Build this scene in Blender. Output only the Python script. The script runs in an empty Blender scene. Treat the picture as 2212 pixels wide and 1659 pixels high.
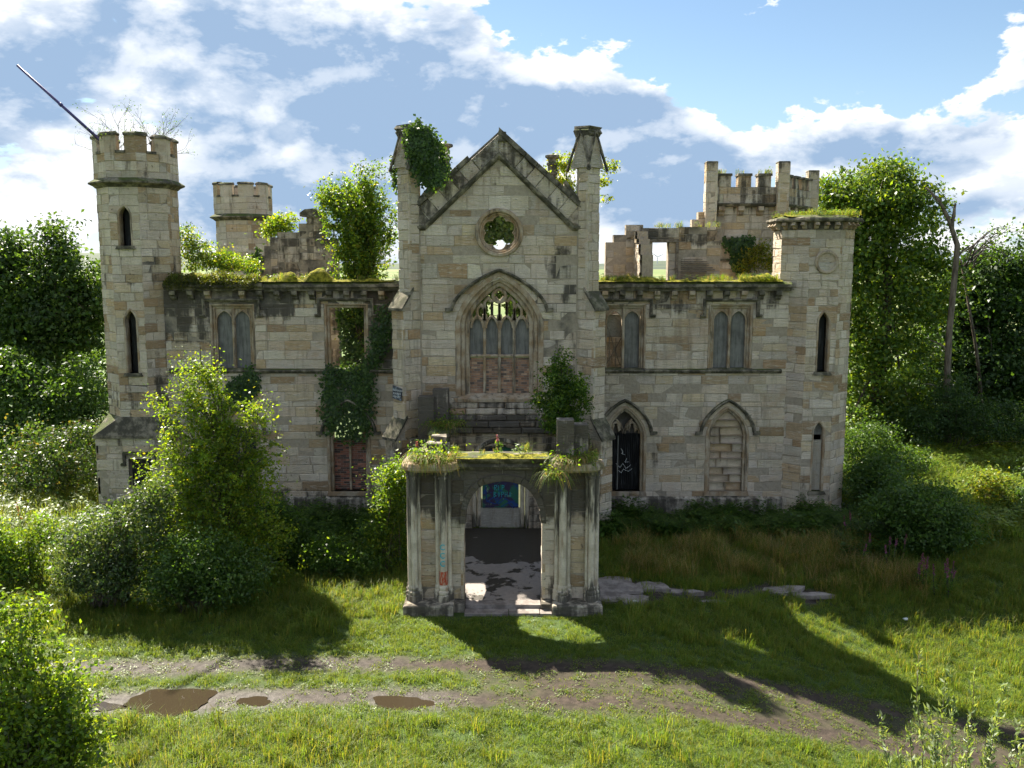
import bpy, bmesh, math, random
import numpy as np
from mathutils import Vector, Matrix, noise as mnoise

random.seed(7)
R = random.Random(11)
NR = np.random.default_rng(5)
scene = bpy.context.scene
COL = scene.collection

# ------------------------------------------------------------------ camera
PITCH = math.atan(254.5 / 1950.0)
CAMZ = 9.09
cam_d = bpy.data.cameras.new('camera')
cam_d.sensor_width = 36.0
cam_d.lens = 1950.0 / 2212.0 * 36.0
cam_d.clip_start = 0.1
cam_d.clip_end = 20000
cam = bpy.data.objects.new('camera', cam_d)
cam.location = (0, 0, CAMZ)
cam.rotation_euler = (math.pi / 2 - PITCH, 0, 0)
COL.objects.link(cam)
scene.camera = cam

# ------------------------------------------------------------------ sun
SUN_DIR = Vector((-0.70, 1.0, 1.17)).normalized()       # towards the sun: behind the castle, to the left
SUN_EL = math.asin(SUN_DIR.z)
SUN_AZ = math.atan2(SUN_DIR.x, SUN_DIR.y)
sd = bpy.data.lights.new('sun', 'SUN')
sd.energy = 3.8
sd.angle = math.radians(0.53)
sd.color = (1.0, 0.93, 0.80)
sun = bpy.data.objects.new('sun', sd)
sun.rotation_euler = SUN_DIR.to_track_quat('Z', 'Y').to_euler()
sun.location = (-20, 40, 40)
COL.objects.link(sun)

# ------------------------------------------------------------------ view
scene.view_settings.view_transform = 'Standard'
scene.view_settings.look = 'None'
scene.view_settings.gamma = 1.0
scene.view_settings.exposure = 2.25
scene.view_settings.use_curve_mapping = False
scene.render.engine = 'CYCLES'
scene.cycles.use_denoising = True
scene.cycles.use_adaptive_sampling = True
scene.cycles.adaptive_threshold = 0.02
scene.cycles.max_bounces = 4
scene.cycles.diffuse_bounces = 3
scene.cycles.transmission_bounces = 3
scene.cycles.transparent_max_bounces = 4
scene.cycles.caustics_reflective = False
scene.cycles.caustics_refractive = False
scene.cycles.sample_clamp_indirect = 6.0


# ------------------------------------------------------------------ node helper
class NT:
    """Small expression helper over a node tree."""
    def __init__(self, tree):
        self.t = tree
        self.n = tree.nodes
        self.l = tree.links

    def new(self, typ, **kw):
        nd = self.n.new(typ)
        for k, v in kw.items():
            setattr(nd, k, v)
        return nd

    def put(self, sock, v):
        if v is None:
            return
        if isinstance(v, bpy.types.NodeSocket):
            self.l.new(v, sock)
        elif isinstance(v, (tuple, list)) and len(v) == 3 and sock.type == 'RGBA':
            sock.default_value = (*v, 1)
        else:
            sock.default_value = v

    def m(self, op, a, b=None, c=None, clamp=False):
        nd = self.new('ShaderNodeMath', operation=op)
        nd.use_clamp = clamp
        for i, v in enumerate((a, b, c)):
            self.put(nd.inputs[i], v)
        return nd.outputs[0]

    def vm(self, op, a, b=None):
        nd = self.new('ShaderNodeVectorMath', operation=op)
        self.put(nd.inputs[0], a)
        if b is not None:
            self.put(nd.inputs[1], b)
        return nd.outputs['Vector'] if op not in ('LENGTH', 'DOT_PRODUCT') else nd.outputs['Value']

    def noise(self, vec, scale, detail=4, rough=0.55, dist=0.0):
        nd = self.new('ShaderNodeTexNoise')
        self.put(nd.inputs['Vector'], vec)
        nd.inputs['Scale'].default_value = scale
        nd.inputs['Detail'].default_value = detail
        nd.inputs['Roughness'].default_value = rough
        nd.inputs['Distortion'].default_value = dist
        return nd.outputs[0]

    def ramp(self, v, lo, hi, a=0.0, b=1.0, smooth=True):
        nd = self.new('ShaderNodeMapRange')
        nd.interpolation_type = 'SMOOTHSTEP' if smooth else 'LINEAR'
        self.put(nd.inputs['Value'], v)
        self.put(nd.inputs['From Min'], lo)
        self.put(nd.inputs['From Max'], hi)
        self.put(nd.inputs['To Min'], a)
        self.put(nd.inputs['To Max'], b)
        return nd.outputs[0]

    def mix(self, f, a, b, blend='MIX'):
        nd = self.new('ShaderNodeMix', data_type='RGBA', blend_type=blend)
        self.put(nd.inputs[0], f)
        self.put(nd.inputs[6], a)
        self.put(nd.inputs[7], b)
        return nd.outputs[2]

    def sep(self, v):
        nd = self.new('ShaderNodeSeparateXYZ')
        self.put(nd.inputs[0], v)
        return nd.outputs

    def comb(self, x, y, z):
        nd = self.new('ShaderNodeCombineXYZ')
        for i, v in enumerate((x, y, z)):
            self.put(nd.inputs[i], v)
        return nd.outputs[0]

    def bump(self, h, strength=0.5, dist=0.02):
        nd = self.new('ShaderNodeBump')
        nd.inputs['Strength'].default_value = strength
        nd.inputs['Distance'].default_value = dist
        self.put(nd.inputs['Height'], h)
        return nd.outputs[0]


# ------------------------------------------------------------------ world: sky texture with broken cloud
world = bpy.data.worlds.new('World')
scene.world = world
world.use_nodes = True
world.cycles.sampling_method = 'MANUAL'
world.cycles.sample_map_resolution = 512


def build_world():
    T = NT(world.node_tree)
    T.n.clear()
    out = T.new('ShaderNodeOutputWorld')
    bg = T.new('ShaderNodeBackground')
    sky = T.new('ShaderNodeTexSky')
    sky.sky_type = 'NISHITA'
    sky.sun_disc = False
    sky.sun_elevation = SUN_EL
    sky.sun_rotation = SUN_AZ
    sky.air_density = 1.0
    sky.dust_density = 0.1
    sky.ozone_density = 1.6
    tc = T.new('ShaderNodeTexCoord')
    d = T.vm('NORMALIZE', tc.outputs['Generated'])
    x, y, z = T.sep(d)
    az = T.m('ARCTAN2', x, y)
    el = T.m('ARCSINE', z)
    vec = T.vm('MULTIPLY', d, (1.0, 1.0, 1.9))

    def tex(v, det=8):
        """fractal break-up, billowed: folded noise gives rounded heads"""
        f = T.noise(v, 6.0, det, 0.60, 0.2)
        g = T.noise(v, 17.0, 4, 0.55)
        a = T.m('MULTIPLY', T.m('SUBTRACT', f, 0.5), 2.5)
        return T.m('ADD', a, T.m('MULTIPLY', T.m('SUBTRACT', 0.14, T.m('ABSOLUTE', T.m('SUBTRACT', g, 0.5))), 1.0))

    # cloud banks where the photograph has them
    blob = None
    for (a, e, ra, re, k) in BLOBS:
        da = T.m('MULTIPLY', T.m('SUBTRACT', az, a), 1.0 / ra)
        de = T.m('MULTIPLY', T.m('SUBTRACT', el, e), 1.0 / re)
        r2 = T.m('ADD', T.m('MULTIPLY', da, da), T.m('MULTIPLY', de, de))
        g = T.m('MULTIPLY', T.m('EXPONENT', T.m('MULTIPLY', r2, -1.0)), k)
        blob = g if blob is None else T.m('ADD', blob, g)
    # everywhere else the same kind of broken cloud at the same mean cover
    big = T.ramp(T.noise(vec, 1.6, 3, 0.5), 0.36, 0.64, -0.05, 0.75)
    away = T.m('MAXIMUM', T.ramp(T.m('ABSOLUTE', az), 0.60, 0.85), T.ramp(el, 0.42, 0.70))
    blob = T.m('ADD', T.m('MULTIPLY', blob, T.m('SUBTRACT', 1.0, away)), T.m('MULTIPLY', big, away))
    low = T.ramp(el, 0.20, 0.03)
    blob = T.m('ADD', blob, T.m('MULTIPLY', low, 0.24))
    t0 = tex(vec)
    t1 = tex(T.vm('ADD', vec, (-0.016, 0.0, 0.034)))
    tu = T.noise(T.vm('ADD', vec, (-0.03, 0.0, 0.10)), 6.0, 3, 0.5, 0.2)
    dens = T.m('ADD', t0, blob)
    cover = T.ramp(dens, 0.22, 0.33)
    # more cloud above and sunward means a greyer underside
    above = T.m('ADD', T.m('MULTIPLY', T.m('SUBTRACT', tu, 0.5), 2.5), blob)
    thick = T.ramp(T.m('ADD', T.m('MULTIPLY', above, 0.65), T.m('MULTIPLY', dens, 0.35)), 0.16, 0.80)
    rim = T.ramp(T.m('SUBTRACT', t0, t1), -0.26, 0.36)
    lit = T.m('ADD', T.m('MULTIPLY', T.m('SUBTRACT', 1.0, thick), 0.62), T.m('MULTIPLY', rim, T.m('SUBTRACT', 0.65, T.m('MULTIPLY', thick, 0.20))))
    lit = T.ramp(lit, 0.20, 0.90, 0.0, 1.0, False)
    ccol = T.mix(lit, CLOUD_DARK, CLOUD_LIT)
    skyc = T.mix(1.0, sky.outputs[0], SKY_TINT, 'MULTIPLY')
    skyc = T.mix(T.m('MULTIPLY', low, 0.6), skyc, CLOUD_HAZE)
    col = T.mix(T.m('MULTIPLY', cover, 0.97), skyc, ccol)
    T.put(bg.inputs[0], col)
    bg.inputs[1].default_value = SKY_STRENGTH
    T.l.new(bg.outputs[0], out.inputs[0])


# directions (azimuth from straight ahead, elevation), extents, amount
SKY_STRENGTH = 0.050
SKY_TINT = (0.62, 0.63, 0.62)
CLOUD_DARK = (1.55, 2.2, 3.15)
CLOUD_LIT = (5.3, 5.35, 5.4)
CLOUD_HAZE = (2.2, 3.0, 4.1)


def pxdir(px, py):
    u = (px - 1106) / 1950.0
    v = (829.5 - py) / 1950.0
    X, Y, Z = u, math.cos(PITCH) + v * math.sin(PITCH), -math.sin(PITCH) + v * math.cos(PITCH)
    return math.atan2(X, Y), math.atan2(Z, math.hypot(X, Y))


BLOBS = []
for (px, py, rx, ry, k) in ((680, 180, 340, 170, 1.25), (110, 110, 230, 130, 0.80), (40, 260, 160, 70, 0.5), (930, 330, 260, 110, 0.80), (420, 60, 260, 90, 0.35),
                            (120, 420, 260, 70, 0.50), (640, 400, 300, 70, 0.50), (1180, 260, 190, 110, 0.95),
                            (1390, 270, 120, 95, 0.85), (1510, 380, 190, 110, 1.15), (1580, 160, 85, 34, 0.50),
                            (1850, 320, 330, 42, 0.80), (2080, 300, 130, 80, 0.60), (2215, 130, 55, 75, 0.85), (2160, 430, 160, 50, 0.45),
                            (1350, 470, 420, 50, 0.45), (990, 110, 90, 120, 0.55), (1750, 110, 420, 90, -0.35), (1300, 40, 250, 70, -0.3)):
    a, e = pxdir(px, py)
    BLOBS.append((a, e, rx / 1950.0, ry / 1950.0, k * 0.55))
build_world()


# ------------------------------------------------------------------ object helpers
def at(px, py, Y):
    """a point of the place: where the sight line through that spot of the photograph meets depth Y"""
    u = (px - 1106) / 1950.0
    v = (829.5 - py) / 1950.0
    t = Y / (math.cos(PITCH) + v * math.sin(PITCH))
    return Vector((u * t, Y, CAMZ + t * (-math.sin(PITCH) + v * math.cos(PITCH))))


def tag(o, label=None, cat=None, group=None, kind=None):
    if label:
        o['label'] = label
    if cat:
        o['category'] = cat
    if group:
        o['group'] = group
    if kind:
        o['kind'] = kind
    return o


def empty(name, loc, label=None, cat=None, group=None):
    o = bpy.data.objects.new(name, None)
    o.empty_display_size = 0.3
    o.location = loc
    COL.objects.link(o)
    return tag(o, label, cat, group)


def adopt(o, parent):
    if parent is not None:
        o.parent = parent
        # parts are modelled in world coordinates: only the thing's own Empty carries an offset
        off = parent.location if parent.type == 'EMPTY' else Vector((0, 0, 0))
        o.matrix_parent_inverse = Matrix.Translation(-off)
    return o


def mobj(name, verts, faces, mat, parent=None, tint=None, smooth=False):
    me = bpy.data.meshes.new(name)
    me.from_pydata([tuple(v) for v in verts], [], faces)
    if tint is not None:
        at_ = me.attributes.new('tint', 'FLOAT_COLOR', 'POINT')
        arr = np.array(tint, dtype=np.float32)
        if arr.ndim == 1:
            arr = np.tile(arr, (len(me.vertices), 1))
        at_.data.foreach_set('color', arr.ravel())
    me.materials.append(M[mat])
    if smooth:
        me.polygons.foreach_set('use_smooth', [True] * len(me.polygons))
    o = bpy.data.objects.new(name, me)
    COL.objects.link(o)
    return adopt(o, parent)


class MB:
    """collects shapes for ONE mesh object"""
    def __init__(self):
        self.v = []
        self.f = []
        self.t = []

    def add(self, verts, faces, tint=(0.45, 0.40, 0.33, 0.15)):
        b = len(self.v)
        self.v.extend([tuple(v) for v in verts])
        self.f.extend([tuple(i + b for i in f) for f in faces])
        self.t.extend(tint if isinstance(tint, list) else [tint] * len(verts))
        return self

    def box(self, x0, x1, y0, y1, z0, z1, tint=(0.45, 0.40, 0.33, 0.15)):
        v = [(x, y, z) for z in (z0, z1) for y in (y0, y1) for x in (x0, x1)]
        return self.add(v, [(0, 2, 3, 1), (4, 5, 7, 6), (0, 1, 5, 4), (2, 6, 7, 3), (0, 4, 6, 2), (1, 3, 7, 5)], tint)

    def build(self, name, mat, parent=None, smooth=False):
        return mobj(name, self.v, self.f, mat, parent, self.t, smooth)


def tube_geo(pts, radii, n=7):
    pts = [Vector(p) for p in pts]
    v, f = [], []
    up = Vector((0.13, 0.21, 1)).normalized()
    for i, p in enumerate(pts):
        a = pts[max(i - 1, 0)]
        b = pts[min(i + 1, len(pts) - 1)]
        d = (b - a)
        d = d.normalized() if d.length > 1e-9 else Vector((0, 0, 1))
        s = d.cross(up if abs(d.dot(up)) < 0.95 else Vector((1, 0, 0))).normalized()
        u = s.cross(d)
        for k in range(n):
            an = 2 * math.pi * k / n
            v.append(p + (s * math.cos(an) + u * math.sin(an)) * radii[i])
    for i in range(len(pts) - 1):
        for k in range(n):
            f.append((i * n + k, i * n + (k + 1) % n, (i + 1) * n + (k + 1) % n, (i + 1) * n + k))
    f.append(tuple(range(n))[::-1])
    f.append(tuple((len(pts) - 1) * n + k for k in range(n)))
    return v, f


def loft(rings):
    """rings: lists of equal length of points, bottom to top; closed solid"""
    n = len(rings[0])
    v = [tuple(p) for r in rings for p in r]
    f = []
    for i in range(len(rings) - 1):
        for k in range(n):
            f.append((i * n + k, i * n + (k + 1) % n, (i + 1) * n + (k + 1) % n, (i + 1) * n + k))
    f.append(tuple(range(n))[::-1])
    f.append(tuple((len(rings) - 1) * n + k for k in range(n)))
    return v, f


class Frame:
    """a vertical wall plane: s along it, z up, d out of it towards the viewer side"""
    def __init__(self, ox, oy, tx, ty):
        L = math.hypot(tx, ty)
        self.o = (ox, oy)
        self.t = (tx / L, ty / L)
        self.n = (ty / L, -tx / L)

    def __call__(self, s, z, d=0.0):
        return (self.o[0] + self.t[0] * s + self.n[0] * d, self.o[1] + self.t[1] * s + self.n[1] * d, z)


def prism_geo(F, poly, d0, d1):
    """poly in (s,z) counter-clockwise as seen from the front; from depth d0 (back) to d1 (front)"""
    n = len(poly)
    v = [F(s, z, d0) for s, z in poly] + [F(s, z, d1) for s, z in poly]
    f = [tuple(range(n))[::-1], tuple(range(n, 2 * n))]
    for i in range(n):
        j = (i + 1) % n
        f.append((i, j, n + j, n + i))
    return v, f


def sweep_geo(F, pts, prof, closed=False):
    """moulding: section prof [(offset to the left of the path, depth)] along path pts (s,z)"""
    m = len(pts)
    k = len(prof)
    v, f = [], []
    for i, (s, z) in enumerate(pts):
        a = pts[(i - 1) % m] if (closed or i > 0) else None
        b = pts[(i + 1) % m] if (closed or i < m - 1) else None
        ds = []
        if a is not None:
            L = math.hypot(s - a[0], z - a[1]) or 1
            ds.append(((s - a[0]) / L, (z - a[1]) / L))
        if b is not None:
            L = math.hypot(b[0] - s, b[1] - z) or 1
            ds.append(((b[0] - s) / L, (b[1] - z) / L))
        n1 = (-ds[0][1], ds[0][0])
        n2 = (-ds[-1][1], ds[-1][0])
        nx, nz = n1[0] + n2[0], n1[1] + n2[1]
        q = nx * n1[0] + nz * n1[1]
        q = q if abs(q) > 0.35 else 0.35
        nx, nz = nx / q, nz / q
        for o, d in prof:
            v.append(F(s + nx * o, z + nz * o, d))
    seg = m if closed else m - 1
    for i in range(seg):
        j = (i + 1) % m
        for c in range(k):
            e = (c + 1) % k
            f.append((i * k + c, i * k + e, j * k + e, j * k + c))
    if not closed:
        f.append(tuple(range(k))[::-1])
        f.append(tuple((m - 1) * k + c for c in range(k)))
    return v, f


def rect_prof(w, d0, d1, ch=0.0):
    """bar section centred on the path, chamfered towards the front"""
    if ch <= 0:
        return [(-w / 2, d0), (-w / 2, d1), (w / 2, d1), (w / 2, d0)]
    return [(-w / 2, d0), (-w / 2, d1 - ch), (-w / 2 + ch, d1), (w / 2 - ch, d1), (w / 2, d1 - ch), (w / 2, d0)]


def arch_w(z, hw, zs, rise, p=1.25, q=1.75):
    """half width of a pointed-arch opening at height z"""
    if z <= zs:
        return hw
    u = (z - zs) / rise
    if u >= 1:
        return 0.0
    return hw * (1 - u ** q) ** (1 / p)


def arch_path(c, hw, zs, rise, z0=None, n=9, p=1.25, q=1.75):
    """left foot - apex - right foot of the arch"""
    L = []
    if z0 is not None:
        L.append((c - hw, z0))
    for i in range(n + 1):
        u = 1 - (1 - i / n) ** 1.6
        z = zs + rise * u
        L.append((c - arch_w(z, hw, zs, rise, p, q), z))
    Rr = [(2 * c - s, z) for s, z in L[:-1]][::-1]
    return L + Rr


# ------------------------------------------------------------------ ashlar masonry
PAL = [((0.585, 0.497, 0.388), 34), ((0.545, 0.468, 0.370), 28), ((0.620, 0.540, 0.435), 18), ((0.50, 0.370, 0.230), 9),
       ((0.41, 0.280, 0.158), 4), ((0.55, 0.445, 0.335), 13), ((0.47, 0.410, 0.330), 9), ((0.56, 0.450, 0.310), 10)]
PALC = [c for c, w in PAL]
PALW = [w for c, w in PAL]


def stone_tint(r, soot=0.1, warm=0.0):
    c = r.choices(PALC, PALW)[0]
    if warm and r.random() < warm:
        c = r.choice([(0.43, 0.32, 0.20), (0.34, 0.24, 0.145), (0.50, 0.41, 0.29)])
    k = r.uniform(0.93, 1.07)
    return (c[0] * k, c[1] * k * r.uniform(0.985, 1.015), c[2] * k * r.uniform(0.96, 1.04), max(0.0, min(1.0, soot + r.uniform(-0.08, 0.08))))


def block_geo(F, poly, front, r, bevel=0.014, back=-0.09):
    """a dressed block: poly (s,z), bevelled arrises, front face slightly out of true"""
    n = len(poly)
    cs = sum(p[0] for p in poly) / n
    cz = sum(p[1] for p in poly) / n
    ws = max(p[0] for p in poly) - min(p[0] for p in poly)
    wz = max(p[1] for p in poly) - min(p[1] for p in poly)
    b = bevel * r.uniform(0.7, 1.6)
    ks = max(0.4, 1 - 2 * b / max(ws, 0.05))
    kz = max(0.4, 1 - 2 * b / max(wz, 0.05))
    tilt = r.uniform(-0.007, 0.007)
    tz = r.uniform(-0.007, 0.007)
    v = [F(s, z, back) for s, z in poly]
    v += [F(s, z, front - b * 0.9) for s, z in poly]
    v += [F(cs + (s - cs) * ks, cz + (z - cz) * kz, front + (tilt if s > cs else -tilt) + (tz if z > cz else -tz)) for s, z in poly]
    if r.random() < 0.22:      # a knocked-off corner
        i = r.randrange(n)
        s, z = poly[i]
        q = r.uniform(0.10, 0.28) * wz
        qs, qz = (q if s < cs else -q), (q if z < cz else -q) * 0.6
        v[n + i] = F(s + qs * 0.5, z + qz * 0.5, front - 0.05)
        v[2 * n + i] = F(s + qs * 1.4, z + qz * 1.4, front - 0.012)
    f = []
    for i in range(n):
        j = (i + 1) % n
        f.append((i, j, n + j, n + i))
        f.append((n + i, n + j, 2 * n + j, 2 * n + i))
    f.append(tuple(range(2 * n, 3 * n)))
    return v, f


class Masonry:
    """the stones and the wall core of one thing"""
    def __init__(self, root, seed, keep=300):
        self.root = root
        self.r = random.Random(seed)
        self.stones = []      # (area, verts, faces, tint)
        self.core = MB()
        self.keep = keep

    def wall(self, F, left, right, z0, z1, h=0.305, openings=(), thick=0.6, soot=None, warm=0.0, lens=(0.45, 1.05), gap=0.011,
             front=0.0, core=True, jit=0.010, holes=0.0, ragged=0.0, cin=0.0):
        r = self.r
        lf = left if callable(left) else (lambda z: left)
        rf = right if callable(right) else (lambda z: right)
        nc = max(1, round((z1 - z0) / h))
        hh = (z1 - z0) / nc
        zl = [z0]
        for c in range(nc):
            zl.append(zl[-1] + hh * r.uniform(0.84, 1.16))
        zk_ = (z1 - z0) / (zl[-1] - z0)
        zl = [z0 + (q - z0) * zk_ for q in zl]
        # bring bed joints to the sills and heads of the openings
        for op in openings:
            for zz in (op['z0'], op['z1']):
                j = min(range(len(zl)), key=lambda q: abs(zl[q] - zz))
                if 0 < j < nc and zl[j - 1] + 0.1 < zz < zl[j + 1] - 0.1:
                    zl[j] = zz
        for c in range(nc):
            za, zb = zl[c], zl[c + 1]
            zm = (za + zb) / 2
            zs = (za, zm, zb)
            # free spans of this course; each span has a left and right edge sampled at three heights
            spans = [([lf(z) for z in zs], [rf(z) for z in zs])]
            for op in openings:
                if not (op['z0'] - 1e-6 <= zm < op['z1']):
                    continue
                ol, orr = [], []
                for z in zs:
                    zz = min(max(z, op['z0']), op['z1'])
                    w = op['w'](zz)
                    ol.append(op['c'] - w)
                    orr.append(op['c'] + w)
                new = []
                for (a, b) in spans:
                    if ol[1] >= b[1] or orr[1] <= a[1]:
                        new.append((a, b))
                        continue
                    if ol[1] - a[1] > 0.04:
                        new.append((a, [max(aa, min(o, bb)) for aa, o, bb in zip(a, ol, b)]))
                    if b[1] - orr[1] > 0.04:
                        new.append(([min(bb, max(o, aa)) for aa, o, bb in zip(a, orr, b)], b))
                spans = new
            for (a, b) in spans:
                if max(b) - min(a) < 0.03:
                    continue
                slanted = max(a) - min(a) > 0.01 or max(b) - min(b) > 0.01
                if core:
                    ca, cb = [q + cin for q in a], [q - cin for q in b]
                    poly = [(ca[0], za), (cb[0], za)] + ([(cb[1], zm)] if slanted else []) + [(cb[2], zb), (ca[2], zb)] + ([(ca[1], zm)] if slanted else [])
                    v, f = prism_geo(F, poly, -thick, -0.016)
                    so = soot(0.5 * (a[1] + b[1]), zm) if soot else 0.15
                    self.core.add(v, f, (0.46, 0.39, 0.30, so * 0.7))
                # joints
                W = b[1] - a[1]
                cuts = []
                s = a[1] + r.uniform(0.5, 1.0) * r.uniform(*lens) * 0.8
                while s < b[1] - 0.28:
                    if s - (cuts[-1] if cuts else a[1]) > 0.2:
                        cuts.append(s)
                    s += r.uniform(*lens)
                edges = [None] + cuts + [None]
                for i in range(len(edges) - 1):
                    e0, e1 = edges[i], edges[i + 1]
                    L = [a[k] if e0 is None else e0 + gap / 2 for k in range(3)]
                    Q = [b[k] if e1 is None else e1 - gap / 2 for k in range(3)]
                    if Q[1] - L[1] < 0.05 or r.random() < holes:
                        continue
                    g = gap / 2
                    L = [min(l, q - 0.004) for l, q in zip(L, Q)]
                    sl = max(L) - min(L) > 0.01 or max(Q) - min(Q) > 0.01
                    poly = [(L[0], za + g), (Q[0], za + g)] + ([(Q[1], zm)] if sl else []) + [(Q[2], zb - g), (L[2], zb - g)] + ([(L[1], zm)] if sl else [])
                    so = soot(0.5 * (L[1] + Q[1]), zm) if soot else 0.12
                    fr = front + r.uniform(-jit, jit)
                    if ragged and r.random() < ragged:
                        fr -= r.uniform(0.012, 0.045)
                    v, f = block_geo(F, poly, fr, r)
                    t = stone_tint(r, so, warm)
                    if soot:
                        al = [max(0.0, min(1.0, soot(p, q) + t[3] - so)) for p, q in poly]
                        t = [(t[0], t[1], t[2], q) for q in al] * 3
                    self.stones.append(((Q[1] - L[1]) * (zb - za), v, f, t))

    def stone(self, v, f, area=1.0, tint=None, soot=0.15):
        self.stones.append((area, v, f, tint or stone_tint(self.r, soot)))

    def finish(self, core_name='wall_core'):
        if self.core.v:
            self.core.build(core_name, 'mortar', self.root)
        order = sorted(range(len(self.stones)), key=lambda i: -self.stones[i][0])
        keep = set(order[:self.keep])
        rest = MB()
        for i, (a, v, f, t) in enumerate(self.stones):
            if i in keep:
                mobj('stone', v, f, 'stone', self.root, t)
            else:
                rest.add(v, f, t)
        if rest.v:
            o = rest.build('small_stonework', 'stone', self.root)
            o['kind'] = 'stuff'


# ------------------------------------------------------------------ materials
M = {}


def mat(name):
    m = bpy.data.materials.new(name)
    m.use_nodes = True
    T = NT(m.node_tree)
    T.n.clear()
    M[name] = m
    return T


def surf(T, color, rough=0.9, normal=None, spec=0.25, metal=0.0):
    out = T.new('ShaderNodeOutputMaterial')
    b = T.new('ShaderNodeBsdfPrincipled')
    T.put(b.inputs['Base Color'], color)
    T.put(b.inputs['Roughness'], rough)
    b.inputs['Specular IOR Level'].default_value = spec
    b.inputs['Metallic'].default_value = metal
    if normal is not None:
        T.put(b.inputs['Normal'], normal)
    T.l.new(b.outputs[0], out.inputs[0])
    return b


def attr(T, name='tint'):
    a = T.new('ShaderNodeAttribute')
    a.attribute_name = name
    return a.outputs['Color'], a.outputs['Alpha']


def make_stone(name):
    T = mat(name)
    col, al = attr(T)
    pos = T.new('ShaderNodeNewGeometry').outputs['Position']
    n_big = T.noise(pos, 0.55, 4, 0.6)
    n_mid = T.noise(pos, 3.2, 5, 0.65)
    n_fine = T.noise(pos, 24.0, 4, 0.7)
    bed = T.noise(T.vm('MULTIPLY', pos, (1.6, 1.6, 10.0)), 2.2, 4, 0.6, 0.6)
    streak = T.noise(T.vm('MULTIPLY', pos, (2.6, 2.6, 0.28)), 1.5, 5, 0.62)
    k = T.m('ADD', 0.36, T.m('ADD', T.m('MULTIPLY', n_mid, 0.72), T.m('MULTIPLY', n_fine, 0.60)))
    c = T.mix(1.0, col, T.comb(k, k, k), 'MULTIPLY')
    # pale spalled patches, broad ochre iron staining and damp veils that run across the joints
    c = T.mix(T.m('MULTIPLY', T.ramp(bed, 0.53, 0.66), 0.55), c, (0.63, 0.575, 0.49))
    och = T.m('MULTIPLY', T.ramp(T.m('ADD', T.m('MULTIPLY', n_big, 0.6), T.m('MULTIPLY', n_mid, 0.45)), 0.52, 0.68), 0.55)
    c = T.mix(och, c, (0.36, 0.245, 0.140))
    c = T.mix(T.m('MULTIPLY', T.ramp(streak, 0.51, 0.68), 0.42), c, (0.24, 0.19, 0.135))
    # black weathering: continuous over the joints, amount from the stone
    sm = T.m('ADD', T.m('ADD', T.m('MULTIPLY', streak, 0.50), T.m('MULTIPLY', n_big, 0.22)), T.m('MULTIPLY', n_mid, 0.32))
    lo = T.m('SUBTRACT', 0.74, T.m('MULTIPLY', al, 0.52))
    dirt = T.ramp(sm, lo, T.m('ADD', lo, 0.15))
    c = T.mix(T.m('MULTIPLY', dirt, 0.88), c, (0.055, 0.050, 0.042))
    # pitting
    pit = T.ramp(T.noise(pos, 12.0, 2, 0.5), 0.68, 0.74)
    c = T.mix(T.m('MULTIPLY', pit, 0.6), c, (0.10, 0.085, 0.07))
    h = T.m('ADD', T.m('ADD', T.m('MULTIPLY', n_fine, 0.35), T.m('MULTIPLY', bed, 0.9)), T.m('ADD', T.m('MULTIPLY', pit, -0.6), T.m('MULTIPLY', n_mid, 0.5)))
    surf(T, c, 0.93, T.bump(h, 1.0, 0.06), 0.15)


make_stone('stone')


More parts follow.
